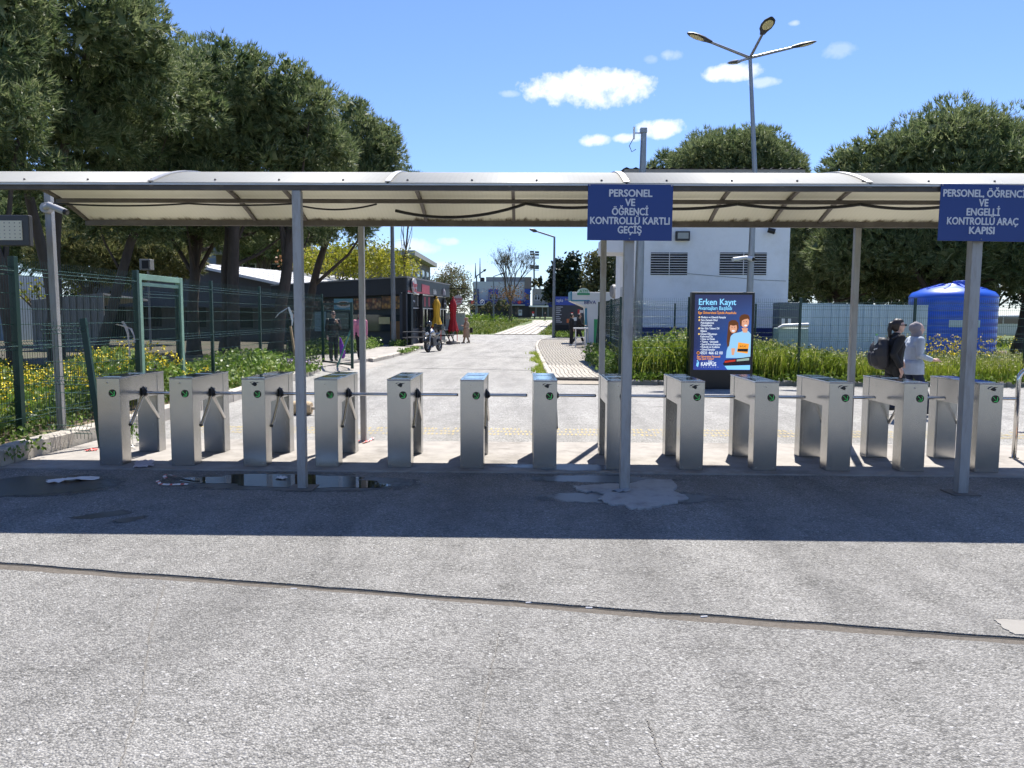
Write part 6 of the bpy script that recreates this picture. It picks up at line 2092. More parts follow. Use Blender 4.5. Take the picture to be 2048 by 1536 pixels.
def pine(label, base, ells, seed, r0=0.22, tufts=115, k=6, L=0.23, W=0.042, per=46, lean=None, fork=0.45, m=None, group='pine trees', limbs=7, name='pine_tree', trunk_extra=None):
    rng = np.random.default_rng(seed)
    rr = random.Random(seed)
    root = thing(name, label, 'tree', base, group)
    lobes = lobes_of(rng, ells, per)
    Vs = []
    for (p, lr, d) in lobes:
        n = int(tufts * (lr / 0.9) ** 2 * 1.0) + 14
        q = unit(rng.normal(size=(n, 3)))
        q = q[(q @ d) > -0.45]
        sq = np.array([1, 1, 0.82])
        C = p + q * sq * lr * rng.uniform(0.80, 1.02, (len(q), 1))
        Dn = unit(q * 0.8 + np.array([0, 0, 0.45]))
        Vs.append(needle_tufts(rng, C, Dn, k, L, W, 0.42))
        qi = unit(rng.normal(size=(16, 3))) * rng.uniform(0.2, 0.62, (16, 1)) * lr      # twiggy inside of the clump
        Vs.append(needle_tufts(rng, p + qi, unit(rng.normal(size=(16, 3))), 3, lr * 0.55, lr * 0.30, 0.6))
    for (c, r) in ells:       # looser inner twigs
        n = int(260 * (r[0] * r[2]) / 9)
        q = unit(rng.normal(size=(n, 3))) * rng.uniform(0.2, 0.75, (n, 1)) * np.array(r)
        Vs.append(needle_tufts(rng, np.array(c) + q, unit(rng.normal(size=(n, 3))), k, L, W, 0.8))
    V = np.concatenate(Vs)
    fast_mesh('crown', V, tri_index(len(V) // 3), m or M_needle, root)
    # trunk and limbs
    b = MB()
    c0 = Vector(ells[0][0])
    bz = Vector(base)
    top = c0 - Vector((0, 0, ells[0][1][2] * 0.25))
    ln = Vector(lean) if lean else Vector((0, 0, 0))
    path = []
    for i in range(9):
        t = i / 8
        p = bz.lerp(top, t) + ln * math.sin(math.pi * t) + Vector((rr.uniform(-.05, .05), rr.uniform(-.05, .05), 0)) * (1 if 0 < i < 8 else 0)
        path.append(p)
    b.tube(path, [r0 * 1.25] + [r0 * (1 - 0.62 * i / 8) for i in range(1, 9)], 10)
    if trunk_extra:
        b.tube(*trunk_extra, 10)
    b.build('trunk', M_bark, root, auto=60)
    lb = MB()
    idx = list(range(len(lobes)))
    rr.shuffle(idx)
    for i in idx[:limbs]:
        p, lr, d = lobes[i]
        s0 = path[rr.randint(3, 7)]
        e = Vector(p)
        mid = s0.lerp(e, 0.5) + Vector((rr.uniform(-.3, .3), rr.uniform(-.3, .3), -0.08 * (e - s0).length))
        rb = r0 * rr.uniform(0.22, 0.4)
        lb.tube([s0, mid, e], [rb, rb * 0.65, rb * 0.2], 6)
        for _ in range(5):
            t = rr.uniform(0.35, 0.95)
            q0 = (s0.lerp(mid, t * 2) if t < 0.5 else mid.lerp(e, t * 2 - 1))
            q1 = q0 + Vector((rr.uniform(-1, 1), rr.uniform(-1, 1), rr.uniform(-.4, .7))) * 0.9
            lb.tube([q0, q1], [rb * 0.22, rb * 0.08], 4)
    lb.build('limbs', M_bark, root)
    return root


M_needle = leaf_mat('pine_needles', (0.088, 0.132, 0.048), (0.168, 0.212, 0.085), (0.25, 0.275, 0.135), trans=0.36, scale=0.5)
M_needle2 = leaf_mat('pine_needles_yellowish', (0.11, 0.135, 0.042), (0.18, 0.19, 0.07), (0.24, 0.22, 0.09), trans=0.34, scale=0.6)


def el(px, py, rx, ry, D, ry_depth=None):
    c = at(px, py, D)
    k = D / FPX
    return ((c.x, D, c.z), (rx * k, (ry_depth if ry_depth else rx * k), ry * k))


def gb_(px, D, z=0.1):
    p = at(px, 640, D)
    return (p.x, D, z)


pine('huge pine at the left edge with its crown cut by the frame', gb_(30, 17.5, 0.1), [el(-55, 130, 140, 230, 17.5), el(20, 240, 85, 110, 17.0), el(-20, 20, 130, 120, 18), el(70, 345, 95, 60, 18.5), el(-60, 330, 110, 70, 18.5)], 1, r0=0.17, L=0.18, W=0.028, per=70, tufts=200)
pine('tall pine with a leaning forked trunk behind the camera post', gb_(112, 21, 0.1), [el(170, 60, 165, 180, 21.5), el(120, 240, 160, 140, 22), el(275, 180, 95, 130, 22.5), el(150, 390, 130, 60, 22.5)], 2, r0=0.2, L=0.19, W=0.032, lean=(-0.45, 0, 0), per=64, tufts=175,
     trunk_extra=([gb_(118, 20.6, 0.1), (at(100, 560, 20.6).x, 20.6, 2.6), (at(62, 420, 20.4).x, 20.4, 4.6), (at(40, 300, 20.4).x, 20.4, 6.2)], [0.17, 0.15, 0.12, 0.08]))
pine('pine with a straight dark trunk left of the gate frame', gb_(190, 25, 0.1), [el(330, 215, 130, 140, 26), el(215, 310, 120, 120, 25), el(250, 440, 130, 55, 26)], 3, r0=0.2, per=50)
pine('pine with low forking limbs right above the gate frame', gb_(386, 30.5, 0.1), [el(385, 250, 140, 170, 31), el(300, 380, 110, 100, 30.5), el(380, 455, 150, 50, 32)], 4, r0=0.26, per=50, limbs=18)
pine('pine with a twin trunk in the middle of the left grove', gb_(448, 28, 0.1), [el(460, 200, 120, 125, 28.5), el(520, 300, 110, 120, 29), el(420, 370, 110, 90, 28), el(500, 450, 120, 45, 30)], 5, r0=0.23, per=50,
     trunk_extra=([gb_(466, 27.8, 0.1), (at(466, 560, 27.8).x, 27.8, 2.9), (at(468, 470, 27.8).x, 27.8, 4.6), (at(480, 330, 28).x, 28, 7.0)], [0.24, 0.21, 0.19, 0.12]))
pine('pine with a thick trunk just left of the left canopy post', gb_(546, 28, 0.1), [el(590, 255, 100, 145, 29), el(640, 350, 85, 140, 30), el(590, 450, 90, 45, 30)], 6, r0=0.26, per=50, lean=(0.15, 0, 0))
pine('round topped pine at the right end of the left grove', gb_(605, 37, 0.1), [el(705, 325, 96, 140, 37), el(735, 360, 66, 130, 36.5), el(665, 440, 100, 65, 37)], 7, r0=0.24, per=56, L=0.26, W=0.042, lean=(-0.4, 0, 0))
pine('distant pine tip peeping over the canopy right of the grove', gb_(795, 62, 0.1), [el(822, 385, 26, 55, 62)], 8, r0=0.12, per=40, L=0.4, W=0.07)
pine('sunlit yellowish pine behind the grey shed', gb_(170, 40, 0.1), [el(185, 515, 110, 75, 40), el(330, 520, 80, 50, 41)], 9, r0=0.2, per=60, m=M_needle2, L=0.36, W=0.05)
pine('shaded pine far behind the grey hall', gb_(330, 78, 0.1), [el(240, 470, 130, 80, 78), el(370, 480, 60, 60, 78)], 10, r0=0.3, per=40, tufts=70, L=0.4, W=0.08)
pine('second shaded pine far behind the grey hall', gb_(520, 80, 0.1), [el(530, 470, 90, 70, 80)], 16, r0=0.3, per=40, tufts=70, L=0.4, W=0.08)
pine('shaded pine far behind the light panel at the left', gb_(20, 60, 0.1), [el(30, 470, 150, 90, 60)], 17, r0=0.3, per=44, tufts=70, L=0.38, W=0.07)
# right
pine('wide dark pine behind the white building', gb_(1450, 44, 0.06), [el(1465, 345, 145, 85, 44, 4.0), el(1520, 380, 95, 90, 45, 3.5)], 11, r0=0.28, per=60, L=0.28, W=0.046)
pine('small pine top left of the wide dark pine', gb_(1335, 52, 0.06), [el(1332, 345, 38, 42, 52)], 12, r0=0.15, per=44, L=0.4, W=0.06)
pine('huge round pine on the right behind the tank', gb_(1850, 31, 0.06), [el(1900, 355, 175, 140, 31, 4.2), el(1748, 378, 118, 118, 31), el(2040, 350, 130, 125, 31.5), el(1800, 500, 190, 80, 31.5), el(1900, 540, 180, 60, 33)], 13, r0=0.3, per=52, L=0.24, W=0.038, limbs=12)
pine('dark low pine right of the white building', gb_(1690, 36, 0.06), [el(1665, 470, 110, 110, 36), el(1740, 540, 130, 75, 35.5), el(1640, 560, 80, 50, 37)], 14, r0=0.2, per=50, L=0.26, W=0.042, limbs=16)
pine('pine at the right edge of the picture behind the tank', gb_(2035, 34, 0.06), [el(2080, 440, 150, 140, 34), el(1985, 520, 110, 70, 36)], 15, r0=0.24, per=50, L=0.26, W=0.042)
pine('shaded pine far behind the sheet metal screen', gb_(1720, 60, 0.0), [el(1660, 530, 120, 85, 60), el(1800, 540, 110, 75, 60)], 18, r0=0.3, per=44, tufts=70, L=0.38, W=0.07)
pine('shaded pine far behind the blue tank', gb_(1985, 58, 0.0), [el(1960, 520, 130, 80, 58)], 19, r0=0.3, per=44, tufts=70, L=0.38, W=0.07)


def leafy(label, base, ells, seed, m, size=0.22, n_per=60, lob=40, r0=0.15, bark=None, limbs=14, name='leafy_tree', group=None, fill=0.9):
    rng = np.random.default_rng(seed)
    rr = random.Random(seed)
    root = thing(name, label, 'tree', base, group)
    lobes = lobes_of(rng, ells, lob)
    Cs = []
    for p, lr, d in lobes:
        n = int(n_per * (lr / 0.8) ** 2) + 8
        Cs.append(p + rng.normal(size=(n, 3)) * lr * 0.55 * fill)
    C = np.concatenate(Cs)
    V, F = leaf_quads(rng, C, size)
    fast_mesh('crown', V, F, m, root)
    b = MB()
    bz = Vector(base)
    top = Vector(ells[0][0])
    b.tube([bz, bz.lerp(top, 0.35) + Vector((rr.uniform(-.1, .1), 0, 0)), bz.lerp(top, 0.7)], [r0 * 1.2, r0, r0 * 0.6], 8)
    b.build('trunk', bark or M_bark2, root, auto=60)
    lb = MB()
    for i in range(min(limbs, len(lobes))):
        p, lr, d = lobes[rr.randrange(len(lobes))]
        s0 = bz.lerp(top, rr.uniform(0.35, 0.7))
        lb.tube([s0, s0.lerp(Vector(p), 0.5) + Vector((0, 0, 0.1)), Vector(p)], [r0 * 0.4, r0 * 0.25, r0 * 0.08], 5)
    lb.build('limbs', bark or M_bark2, root)
    return root


M_lime = leaf_mat('lime_leaves', (0.20, 0.235, 0.02), (0.27, 0.27, 0.025), (0.33, 0.29, 0.04), trans=0.45, scale=0.5)
M_rust = leaf_mat('rust_leaves', (0.17, 0.08, 0.035), (0.22, 0.16, 0.05), (0.24, 0.11, 0.05), trans=0.35, scale=0.5)
M_greyg = leaf_mat('grey_green_leaves', (0.10, 0.115, 0.05), (0.15, 0.16, 0.06), (0.20, 0.15, 0.10), trans=0.35, scale=0.4)
M_darkg = leaf_mat('dark_evergreen', (0.018, 0.03, 0.014), (0.035, 0.05, 0.022), None, trans=0.15, scale=0.3)
M_olive = leaf_mat('olive_leaves', (0.075, 0.085, 0.03), (0.13, 0.125, 0.045), (0.17, 0.15, 0.06), trans=0.3, scale=0.3)
M_fresh = leaf_mat('fresh_leaves', (0.10, 0.17, 0.02), (0.16, 0.22, 0.03), None, trans=0.4, scale=0.5)
leafy('spreading yellow green tree above the cafe roof', gb_(700, 62), [el(665, 525, 85, 40, 62), el(740, 525, 70, 42, 63), el(790, 535, 50, 34, 62)], 21, M_lime, 0.23, 85, 46, fill=1.15)
leafy('smaller yellow green tree at the right end of the cafe roof', gb_(822, 66), [el(815, 540, 26, 26, 66)], 22, M_lime, 0.24, 70, 30)
leafy('tree with rusty new leaves behind the left canopy post', gb_(590, 66), [el(592, 525, 38, 42, 66)], 23, M_rust, 0.3, 36, 36)
leafy('loose grey green tree behind the parasols', gb_(900, 74, 0.2), [el(905, 575, 42, 48, 74), el(885, 590, 40, 42, 75), el(925, 600, 26, 42, 74)], 24, M_greyg, 0.17, 240, 44, fill=1.1)
leafy('dark evergreen tree behind the lamp, left of the pair', gb_(1118, 108, 0.2), [el(1117, 562, 24, 52, 108), el(1108, 588, 24, 34, 108)], 25, M_darkg, 0.5, 46, 60)
leafy('dark evergreen tree behind the lamp, taller right one', gb_(1148, 108, 0.2), [el(1145, 550, 20, 60, 108), el(1140, 580, 34, 44, 108)], 26, M_darkg, 0.5, 46, 60)
leafy('olive coloured tree behind the cash machine', gb_(1195, 88, 0.2), [el(1185, 550, 22, 58, 88), el(1215, 545, 30, 62, 89), el(1200, 585, 36, 36, 88)], 27, M_olive, 0.34, 110, 54, fill=1.0)
leafy('dark tree seen between olive tree and white building', gb_(1236, 70, 0.2), [el(1240, 545, 22, 60, 70)], 28, M_darkg, 0.4, 46, 50)
leafy('small round tree between the far buildings', gb_(1069, 190, 0.8), [el(1070, 567, 7, 12, 190)], 29, M_olive, 0.7, 30, 30)
leafy('dark conifer between the far buildings', gb_(1080, 200, 0.8), [el(1080, 566, 5, 16, 200)], 30, M_darkg, 0.8, 40, 30)
leafy('white flowering bush before the far shops', gb_(990, 126, 0.9), [el(975, 615, 16, 11, 126), el(1003, 612, 16, 14, 126)], 31, M_greyg, 0.5, 60, 34, name='bush')
leafy('yellow green shrubs behind the fence at the far left', gb_(110, 40, 0.1), [el(60, 590, 45, 30, 40), el(130, 575, 45, 24, 40)], 32, M_lime, 0.22, 46, 40, name='bush')

for k_, (px_, py_, rx_, ry_, D_, lab_) in enumerate([(1650, 590, 90, 42, 47, 'dark hedge bush behind the cabinet, left of the sheet screen'), (1770, 590, 95, 42, 48, 'dark hedge bush behind the sheet metal screen'), (1890, 592, 100, 42, 49, 'dark hedge bush behind the blue tank'), (2075, 585, 70, 50, 50, 'dark hedge bush at the right edge'), (1985, 560, 50, 40, 52, 'dark hedge bush right of the tank dome'),
                                                    (30, 600, 80, 45, 52, 'dark bush far behind the light panel'), (250, 590, 120, 40, 72, 'dark bush far behind the shed and hall')]):
    leafy(lab_, gb_(px_, D_, 0.0), [el(px_, py_, rx_, ry_, D_)], 60 + k_, M_darkg, 0.28, 60, 60, name='bush')

# the bare tree on the meadow
bt = thing('bare_tree', 'nearly bare tree with fine upright twigs before the far shops', 'tree', (at(1021, 632, 130).x, 130, 0.9))
rb_ = random.Random(5)
tb = MB()
twigs = []


def grow(p, d, l, r, depth):
    q = p + d * l
    mid = p.lerp(q, 0.5) + Vector((rb_.uniform(-1, 1), rb_.uniform(-1, 1), 0)) * l * 0.05
    tb.tube([p, mid, q], [r, r * 0.85, r * 0.7], 5 if depth > 2 else 8)
    if depth >= 7:
        twigs.append(q)
        return
    n = 3 if depth < 4 else 3
    for _ in range(n):
        a = Vector((rb_.uniform(-1, 1), rb_.uniform(-1, 1), rb_.uniform(-0.1, 0.4)))
        nd = (d + a * (0.62 if depth < 3 else 0.55) + Vector((0, 0, 0.18))).normalized()
        grow(q, nd, l * rb_.uniform(0.62, 0.86), max(0.018, r * 0.58), depth + 1)


bp0 = Vector((at(1021, 632, 130).x, 130, 0.5))
grow(bp0, Vector((0, 0, 1)), 3.3, 0.34, 1)
tb.build('trunk', M_bark2, bt)
rng = np.random.default_rng(40)
tw = np.array([tuple(t) for t in twigs])
sel = tw[rng.random(len(tw)) < 0.7]
C = np.repeat(sel, 5, 0) + rng.normal(size=(len(sel) * 5, 3)) * 0.45
V, F = leaf_quads(rng, C, 0.12)
fast_mesh('buds', V, F, M_greyg, bt)
c = at(1015, 588, 130)
C = np.array([c.x, 129.0, c.z]) + rng.normal(size=(900, 3)) * np.array([1.6, 1.2, 0.75])
V, F = leaf_quads(rng, C, 0.26)
fast_mesh('dry_leaves', V, F, M_rust, bt)

# ------------------------------------------------------------------ grass, weeds and flowers
def blade_mesh(rng, P, H, W, lean=0.35):
    n = len(P)
    ang = rng.uniform(0, 2 * np.pi, n)
    s = np.stack([np.cos(ang), np.sin(ang), np.zeros(n)], 1) * (W * rng.uniform(0.6, 1.4, n))[:, None]
    ld = rng.normal(size=(n, 2)) * lean
    H = H[:, None]
    m_ = P + np.concatenate([ld * 0.35, np.ones((n, 1))], 1) * H * 0.55
    t_ = P + np.concatenate([ld, np.ones((n, 1)) * 0.95], 1) * H
    V = np.stack([P - s, P + s, m_ - s * 0.8, m_ + s * 0.8, t_], 1).reshape(-1, 3)
    i = (np.arange(n) * 5)[:, None]
    F = np.concatenate([i + np.array([[0, 1, 3]]), i + np.array([[0, 3, 2]]), i + np.array([[2, 3, 4]])], 1).reshape(-1, 3)
    return V, F.astype(np.int32), t_


def stuff(name, label, V, F, m, cat='grass'):
    o = fast_mesh(name, V, F, m)
    return tag(o, label, None, None, 'stuff')


rng = np.random.default_rng(77)
M_grass = leaf_mat('tall_grass', (0.16, 0.25, 0.022), (0.29, 0.36, 0.035), (0.40, 0.40, 0.10), trans=0.45, scale=1.3)
M_weed = leaf_mat('leafy_weeds', (0.075, 0.15, 0.022), (0.15, 0.24, 0.035), (0.28, 0.34, 0.13), trans=0.42, scale=1.6, rough=0.4)
M_flow = mat('mustard_yellow', (0.80, 0.62, 0.02), 0.7, var=0.15, scale=9)
M_lilac = mat('lilac_flowers', (0.42, 0.30, 0.46), 0.7, var=0.15, scale=9)
M_pale = mat('pale_flowers', (0.62, 0.62, 0.5), 0.7, var=0.15, scale=9)


def plants(region, n, hfun, leaf, per, rng, zfun):
    """leafy plants: a stem and leaves spread along it"""
    x0, x1, y0, y1 = region
    P = np.stack([rng.uniform(x0, x1, n), rng.uniform(y0, y1, n), np.zeros(n)], 1)
    P[:, 2] = zfun(P)
    H = hfun(P) * rng.uniform(0.55, 1.2, n)
    if x0 < -10:          # the strip in front of the fence stays nearly bare
        ok_ = (P[:, 0] < -6.62) | (P[:, 1] > 12.9)
        P, H = P[ok_], H[ok_]
        n = len(P)
    t = rng.uniform(0.12, 1.0, (n, per))
    C = P[:, None, :] + np.stack([rng.normal(size=(n, per)) * 0.09, rng.normal(size=(n, per)) * 0.09, t * H[:, None]], 2)
    V1, F1 = leaf_quads(rng, C.reshape(-1, 3), leaf, 0.6)
    return P, H, V1, F1


def flower_heads(rng, C, size, k=4):
    C = np.repeat(C, k, 0) + rng.normal(size=(len(C) * k, 3)) * size * 0.45
    return leaf_quads(rng, C, size, 0.5)


# left bed
zb = lambda P: np.full(len(P), 0.12)
hl_ = lambda P: 0.62 + 0.22 * np.sin(P[:, 0] * 1.7 + P[:, 1]) - 0.30 * np.clip((P[:, 1] - 14.5) / 8, 0, 1)
P, H, V, F = plants((-13.5, -6.08, 7.5, 22.8), 7000, hl_, 0.10, 11, rng, zb)
stuff('weeds', 'leafy green weeds filling the bed behind the left fence', V, F, M_weed)
V, F, t_ = blade_mesh(rng, P[:5000] + rng.normal(size=(len(P[:5000]), 3)) * np.array([.05, .05, 0]), H[:5000] * 1.1, 0.008)
stuff('grass_stems', 'grass stems among the weeds in the left bed', V, F, M_grass)
near_ = P[(P[:, 1] < 15.5) & (P[:, 1] > 8.5)]
hn = H[(P[:, 1] < 15.5) & (P[:, 1] > 8.5)]
sel = rng.random(len(near_)) < 0.30
FC = near_[sel] + np.stack([np.zeros(sel.sum()), np.zeros(sel.sum()), hn[sel] * 1.05 + 0.06], 1)
FC = np.repeat(FC, 3, 0) + rng.normal(size=(len(FC) * 3, 3)) * np.array([.07, .07, .06])
V, F = flower_heads(rng, FC, 0.042)
stuff('mustard_flowers', 'yellow mustard flowers in the left bed', V, F, M_flow)
sel = rng.random(len(near_)) < 0.05
FC = near_[sel] + np.stack([np.zeros(sel.sum()), np.zeros(sel.sum()), hn[sel] * 0.8], 1)
V, F = flower_heads(rng, np.repeat(FC, 3, 0) + rng.normal(size=(len(FC) * 3, 3)) * 0.05, 0.035)
stuff('lilac_flowers', 'pale lilac flowers among the weeds in the left bed', V, F, M_lilac)
# lilac flowers by the left kerb
n = 90
FC = np.stack([rng.normal(-6.45, 0.16, n), rng.normal(20.6, 0.9, n), rng.uniform(0.2, 0.55, n)], 1)
V, F = flower_heads(rng, FC, 0.06)
stuff('lilac_flowers', 'cluster of lilac flowers at the left kerb behind the left canopy post', V, F, M_lilac)
# weeds along pavements
zs = lambda P: np.full(len(P), 0.10)
for reg, n, h_, lab in (((-8.6, -7.0, 22.6, 26.0), 260, 0.4, 'weeds beside the far end of the left fence'), ((-9.6, -7.2, 30.0, 39.0), 900, 0.5, 'weeds along the cafe side of the left pavement'),
                        ((-6.9, -6.3, 39.2, 40.6), 60, 0.35, 'weeds around the foot of the slim pole by the cafe'), ((-5.42, -5.22, 33, 38), 60, 0.14, 'grass tufts at the far left kerb'),
                        ((-6.7, -6.2, 8.6, 11.2), 50, 0.2, 'low weeds between left kerb and fence'),
                        ((-5.86, -5.74, 8.3, 8.9), 9, 0.14, 'small weeds growing at the foot of the left kerb'), ((-5.35, -5.05, 9.65, 10.0), 16, 0.16, 'weeds at the foot of the leaning green post'),
                        ((2.2, 2.75, 20.2, 28.0), 420, 0.65, 'weeds growing through the fence beside the brick pavement'), ((2.6, 15.5, 19.25, 19.7), 240, 0.22, 'low weeds along the mossy right kerb'),
                        ((2.4, 7, 57.5, 63), 500, 0.45, 'grass around the lamp and the dark advertising board')):
    P, H, V, F = plants(reg, n, lambda P: np.full(len(P), h_), 0.06 if reg[3] < 12 else 0.10, 9, rng, zs if reg[1] < 0 or reg[0] > 2 else (lambda P: np.full(len(P), 0.0)))
    stuff('weeds', lab, V, F, M_weed if reg[0] < 2.3 else M_fresh)
n = 2600
Y = rng.uniform(20.8, 36, n)
X = 0.58 - np.abs(rng.normal(size=n)) * 0.10 * (1 + 0.8 * np.sin(Y * 1.1))
V, F, t_ = blade_mesh(rng, np.stack([X, Y, np.zeros(n)], 1), rng.uniform(0.04, 0.15, n), 0.012, 0.6)
stuff('grass_strip', 'thin grass strip along the white curving kerb', V, F, M_grass)
# right bed: tall grass behind and in front of the fence
zr = lambda x: np.full(len(x), 0.06)
n = 30000
X = rng.uniform(2.55, 15.5, n)
Y = 19.75 + rng.beta(1.2, 1.6, n) * 4.6
hx = np.interp(X, [2.5, 3.5, 4.6, 5.6, 7.0, 8.5, 10, 12, 15], [0.85, 1.05, 1.3, 1.1, 0.92, 0.72, 0.6, 0.62, 0.66])
Hh = hx * rng.uniform(0.55, 1.12, n)
keep = (X > 5.4) | (rng.random(n) < 0.45)
X, Y, Hh = X[keep], Y[keep], Hh[keep]
n = len(X)
V, F, t_ = blade_mesh(rng, np.stack([X, Y, zr(X)], 1), Hh, 0.010, 0.28)
stuff('tall_grass', 'tall bright grass behind the right fence', V, F, M_grass)
sel = (rng.random(n) < 0.22)
C = np.repeat(t_[sel], 2, 0) + rng.normal(size=(sel.sum() * 2, 3)) * 0.03
V, F = leaf_quads(rng, C, 0.06, 0.8)
stuff('grass_ears', 'pale ears on the tall grass behind the right fence', V, F, leaf_mat('grass_ears', (0.26, 0.30, 0.08), (0.36, 0.36, 0.14), (0.5, 0.47, 0.26), trans=0.35, scale=1.5))
P, H, V, F = plants((2.6, 8.5, 20.0, 23.2), 2900, lambda P: np.interp(P[:, 0], [2.5, 4.5, 5.6, 8.5], [0.8, 1.15, 1.0, 0.6]), 0.11, 10, rng, lambda P: np.full(len(P), 0.06))
stuff('weeds', 'broad leaved weeds among the tall grass left of the totem', V, F, M_fresh)
n = 260
FC = np.stack([rng.normal(11.9, 0.75, n), rng.uniform(20.6, 22.5, n), rng.uniform(0.7, 1.25, n)], 1)
V, F = flower_heads(rng, FC, 0.05)
stuff('mustard_flowers', 'yellow mustard flowers in front of the blue tank', V, F, M_flow)
st_ = FC.copy()
Hs = st_[:, 2] - 0.05
st_[:, 2] = 0.05
V, F, _ = blade_mesh(rng, st_, Hs, 0.005, 0.05)
stuff('grass_stems', 'stems of the mustard in front of the blue tank', V, F, M_fresh)
n = 120
FC = np.stack([rng.uniform(3, 14, n), rng.uniform(20.0, 22.5, n), rng.uniform(0.4, 0.9, n)], 1)
V, F = flower_heads(rng, FC, 0.04)
stuff('pale_flowers', 'small pale flowers in the right bed', V, F, M_pale)
# lawn under the trees right of the tank
n = 5000
X, Y = rng.uniform(6, 40, n), rng.uniform(26, 62, n)
V, F, t_ = blade_mesh(rng, np.stack([X, Y, np.full(n, 0.0)], 1), rng.uniform(0.15, 0.4, n), 0.03, 0.5)
stuff('lawn', 'sunlit lawn beyond the blue tank', V, F, M_grass)
# meadow at the end of the road
n = 26000
X, Y = rng.uniform(-26, 14, n), 67 + rng.beta(1.1, 1.8, n) * 100
ax_ = -0.9 + (Y - 70.6) / 97.4 * 5.2
ok = np.abs(X - ax_) > 2.25
ok &= ~((Y < 70.5) & (X > -15))
X, Y = X[ok], Y[ok]
Z = np.array([terrain(float(x), float(y)) for x, y in zip(X, Y)])
V, F, t_ = blade_mesh(rng, np.stack([X, Y, Z], 1), rng.uniform(0.12, 0.42, len(X)), 0.06, 0.7)
stuff('meadow_grass', 'meadow grass at the end of the road', V, F, leaf_mat('meadow_blades', (0.09, 0.15, 0.02), (0.16, 0.20, 0.03), (0.22, 0.22, 0.07), trans=0.35, scale=0.3))
n = 900
X, Y = rng.normal(-9.5, 3.2, n), rng.normal(125, 6, n)
Z = np.array([terrain(float(x), float(y)) for x, y in zip(X, Y)])
P = np.stack([X, Y, Z + rng.uniform(0.1, 0.9, n)], 1)
V, F = leaf_quads(rng, np.repeat(P, 4, 0) + rng.normal(size=(n * 4, 3)) * 0.2, 0.3)
stuff('weeds', 'tall weeds on the far left part of the meadow', V, F, M_fresh)

# ------------------------------------------------------------------ people
def remesh(mb, name, m, parent, voxel=0.012, smooth_it=4):
    """one continuous surface out of overlapping tapered limbs"""
    me = bpy.data.meshes.new(name)
    me.from_pydata(mb.v, [], mb.f)
    o = bpy.data.objects.new(name, me)
    COL.objects.link(o)
    r = o.modifiers.new('remesh', 'REMESH')
    r.mode = 'VOXEL'
    r.voxel_size = voxel
    s = o.modifiers.new('smooth', 'SMOOTH')
    s.iterations = smooth_it
    s.factor = 0.5
    bpy.context.view_layer.update()
    me2 = bpy.data.meshes.new_from_object(o.evaluated_get(bpy.context.evaluated_depsgraph_get()))
    bpy.data.objects.remove(o)
    bpy.data.meshes.remove(me)
    me2.name = name
    me2.materials.clear()
    return link_mesh(name, me2, m, parent, smooth=True)


def cap(mb, pts, rs, n=10):
    """limb: rounded chain"""
    pts = [Vector(p) for p in pts]
    mb.tube(pts, list(rs), n)
    for p, r in zip(pts, rs):
        mb.ball(p, r * 0.99, n, 6)


def cloth(name, c, var=0.15):
    return mat(name, c, 0.85, var=var, scale=9, bump=0.25, bscale=25)


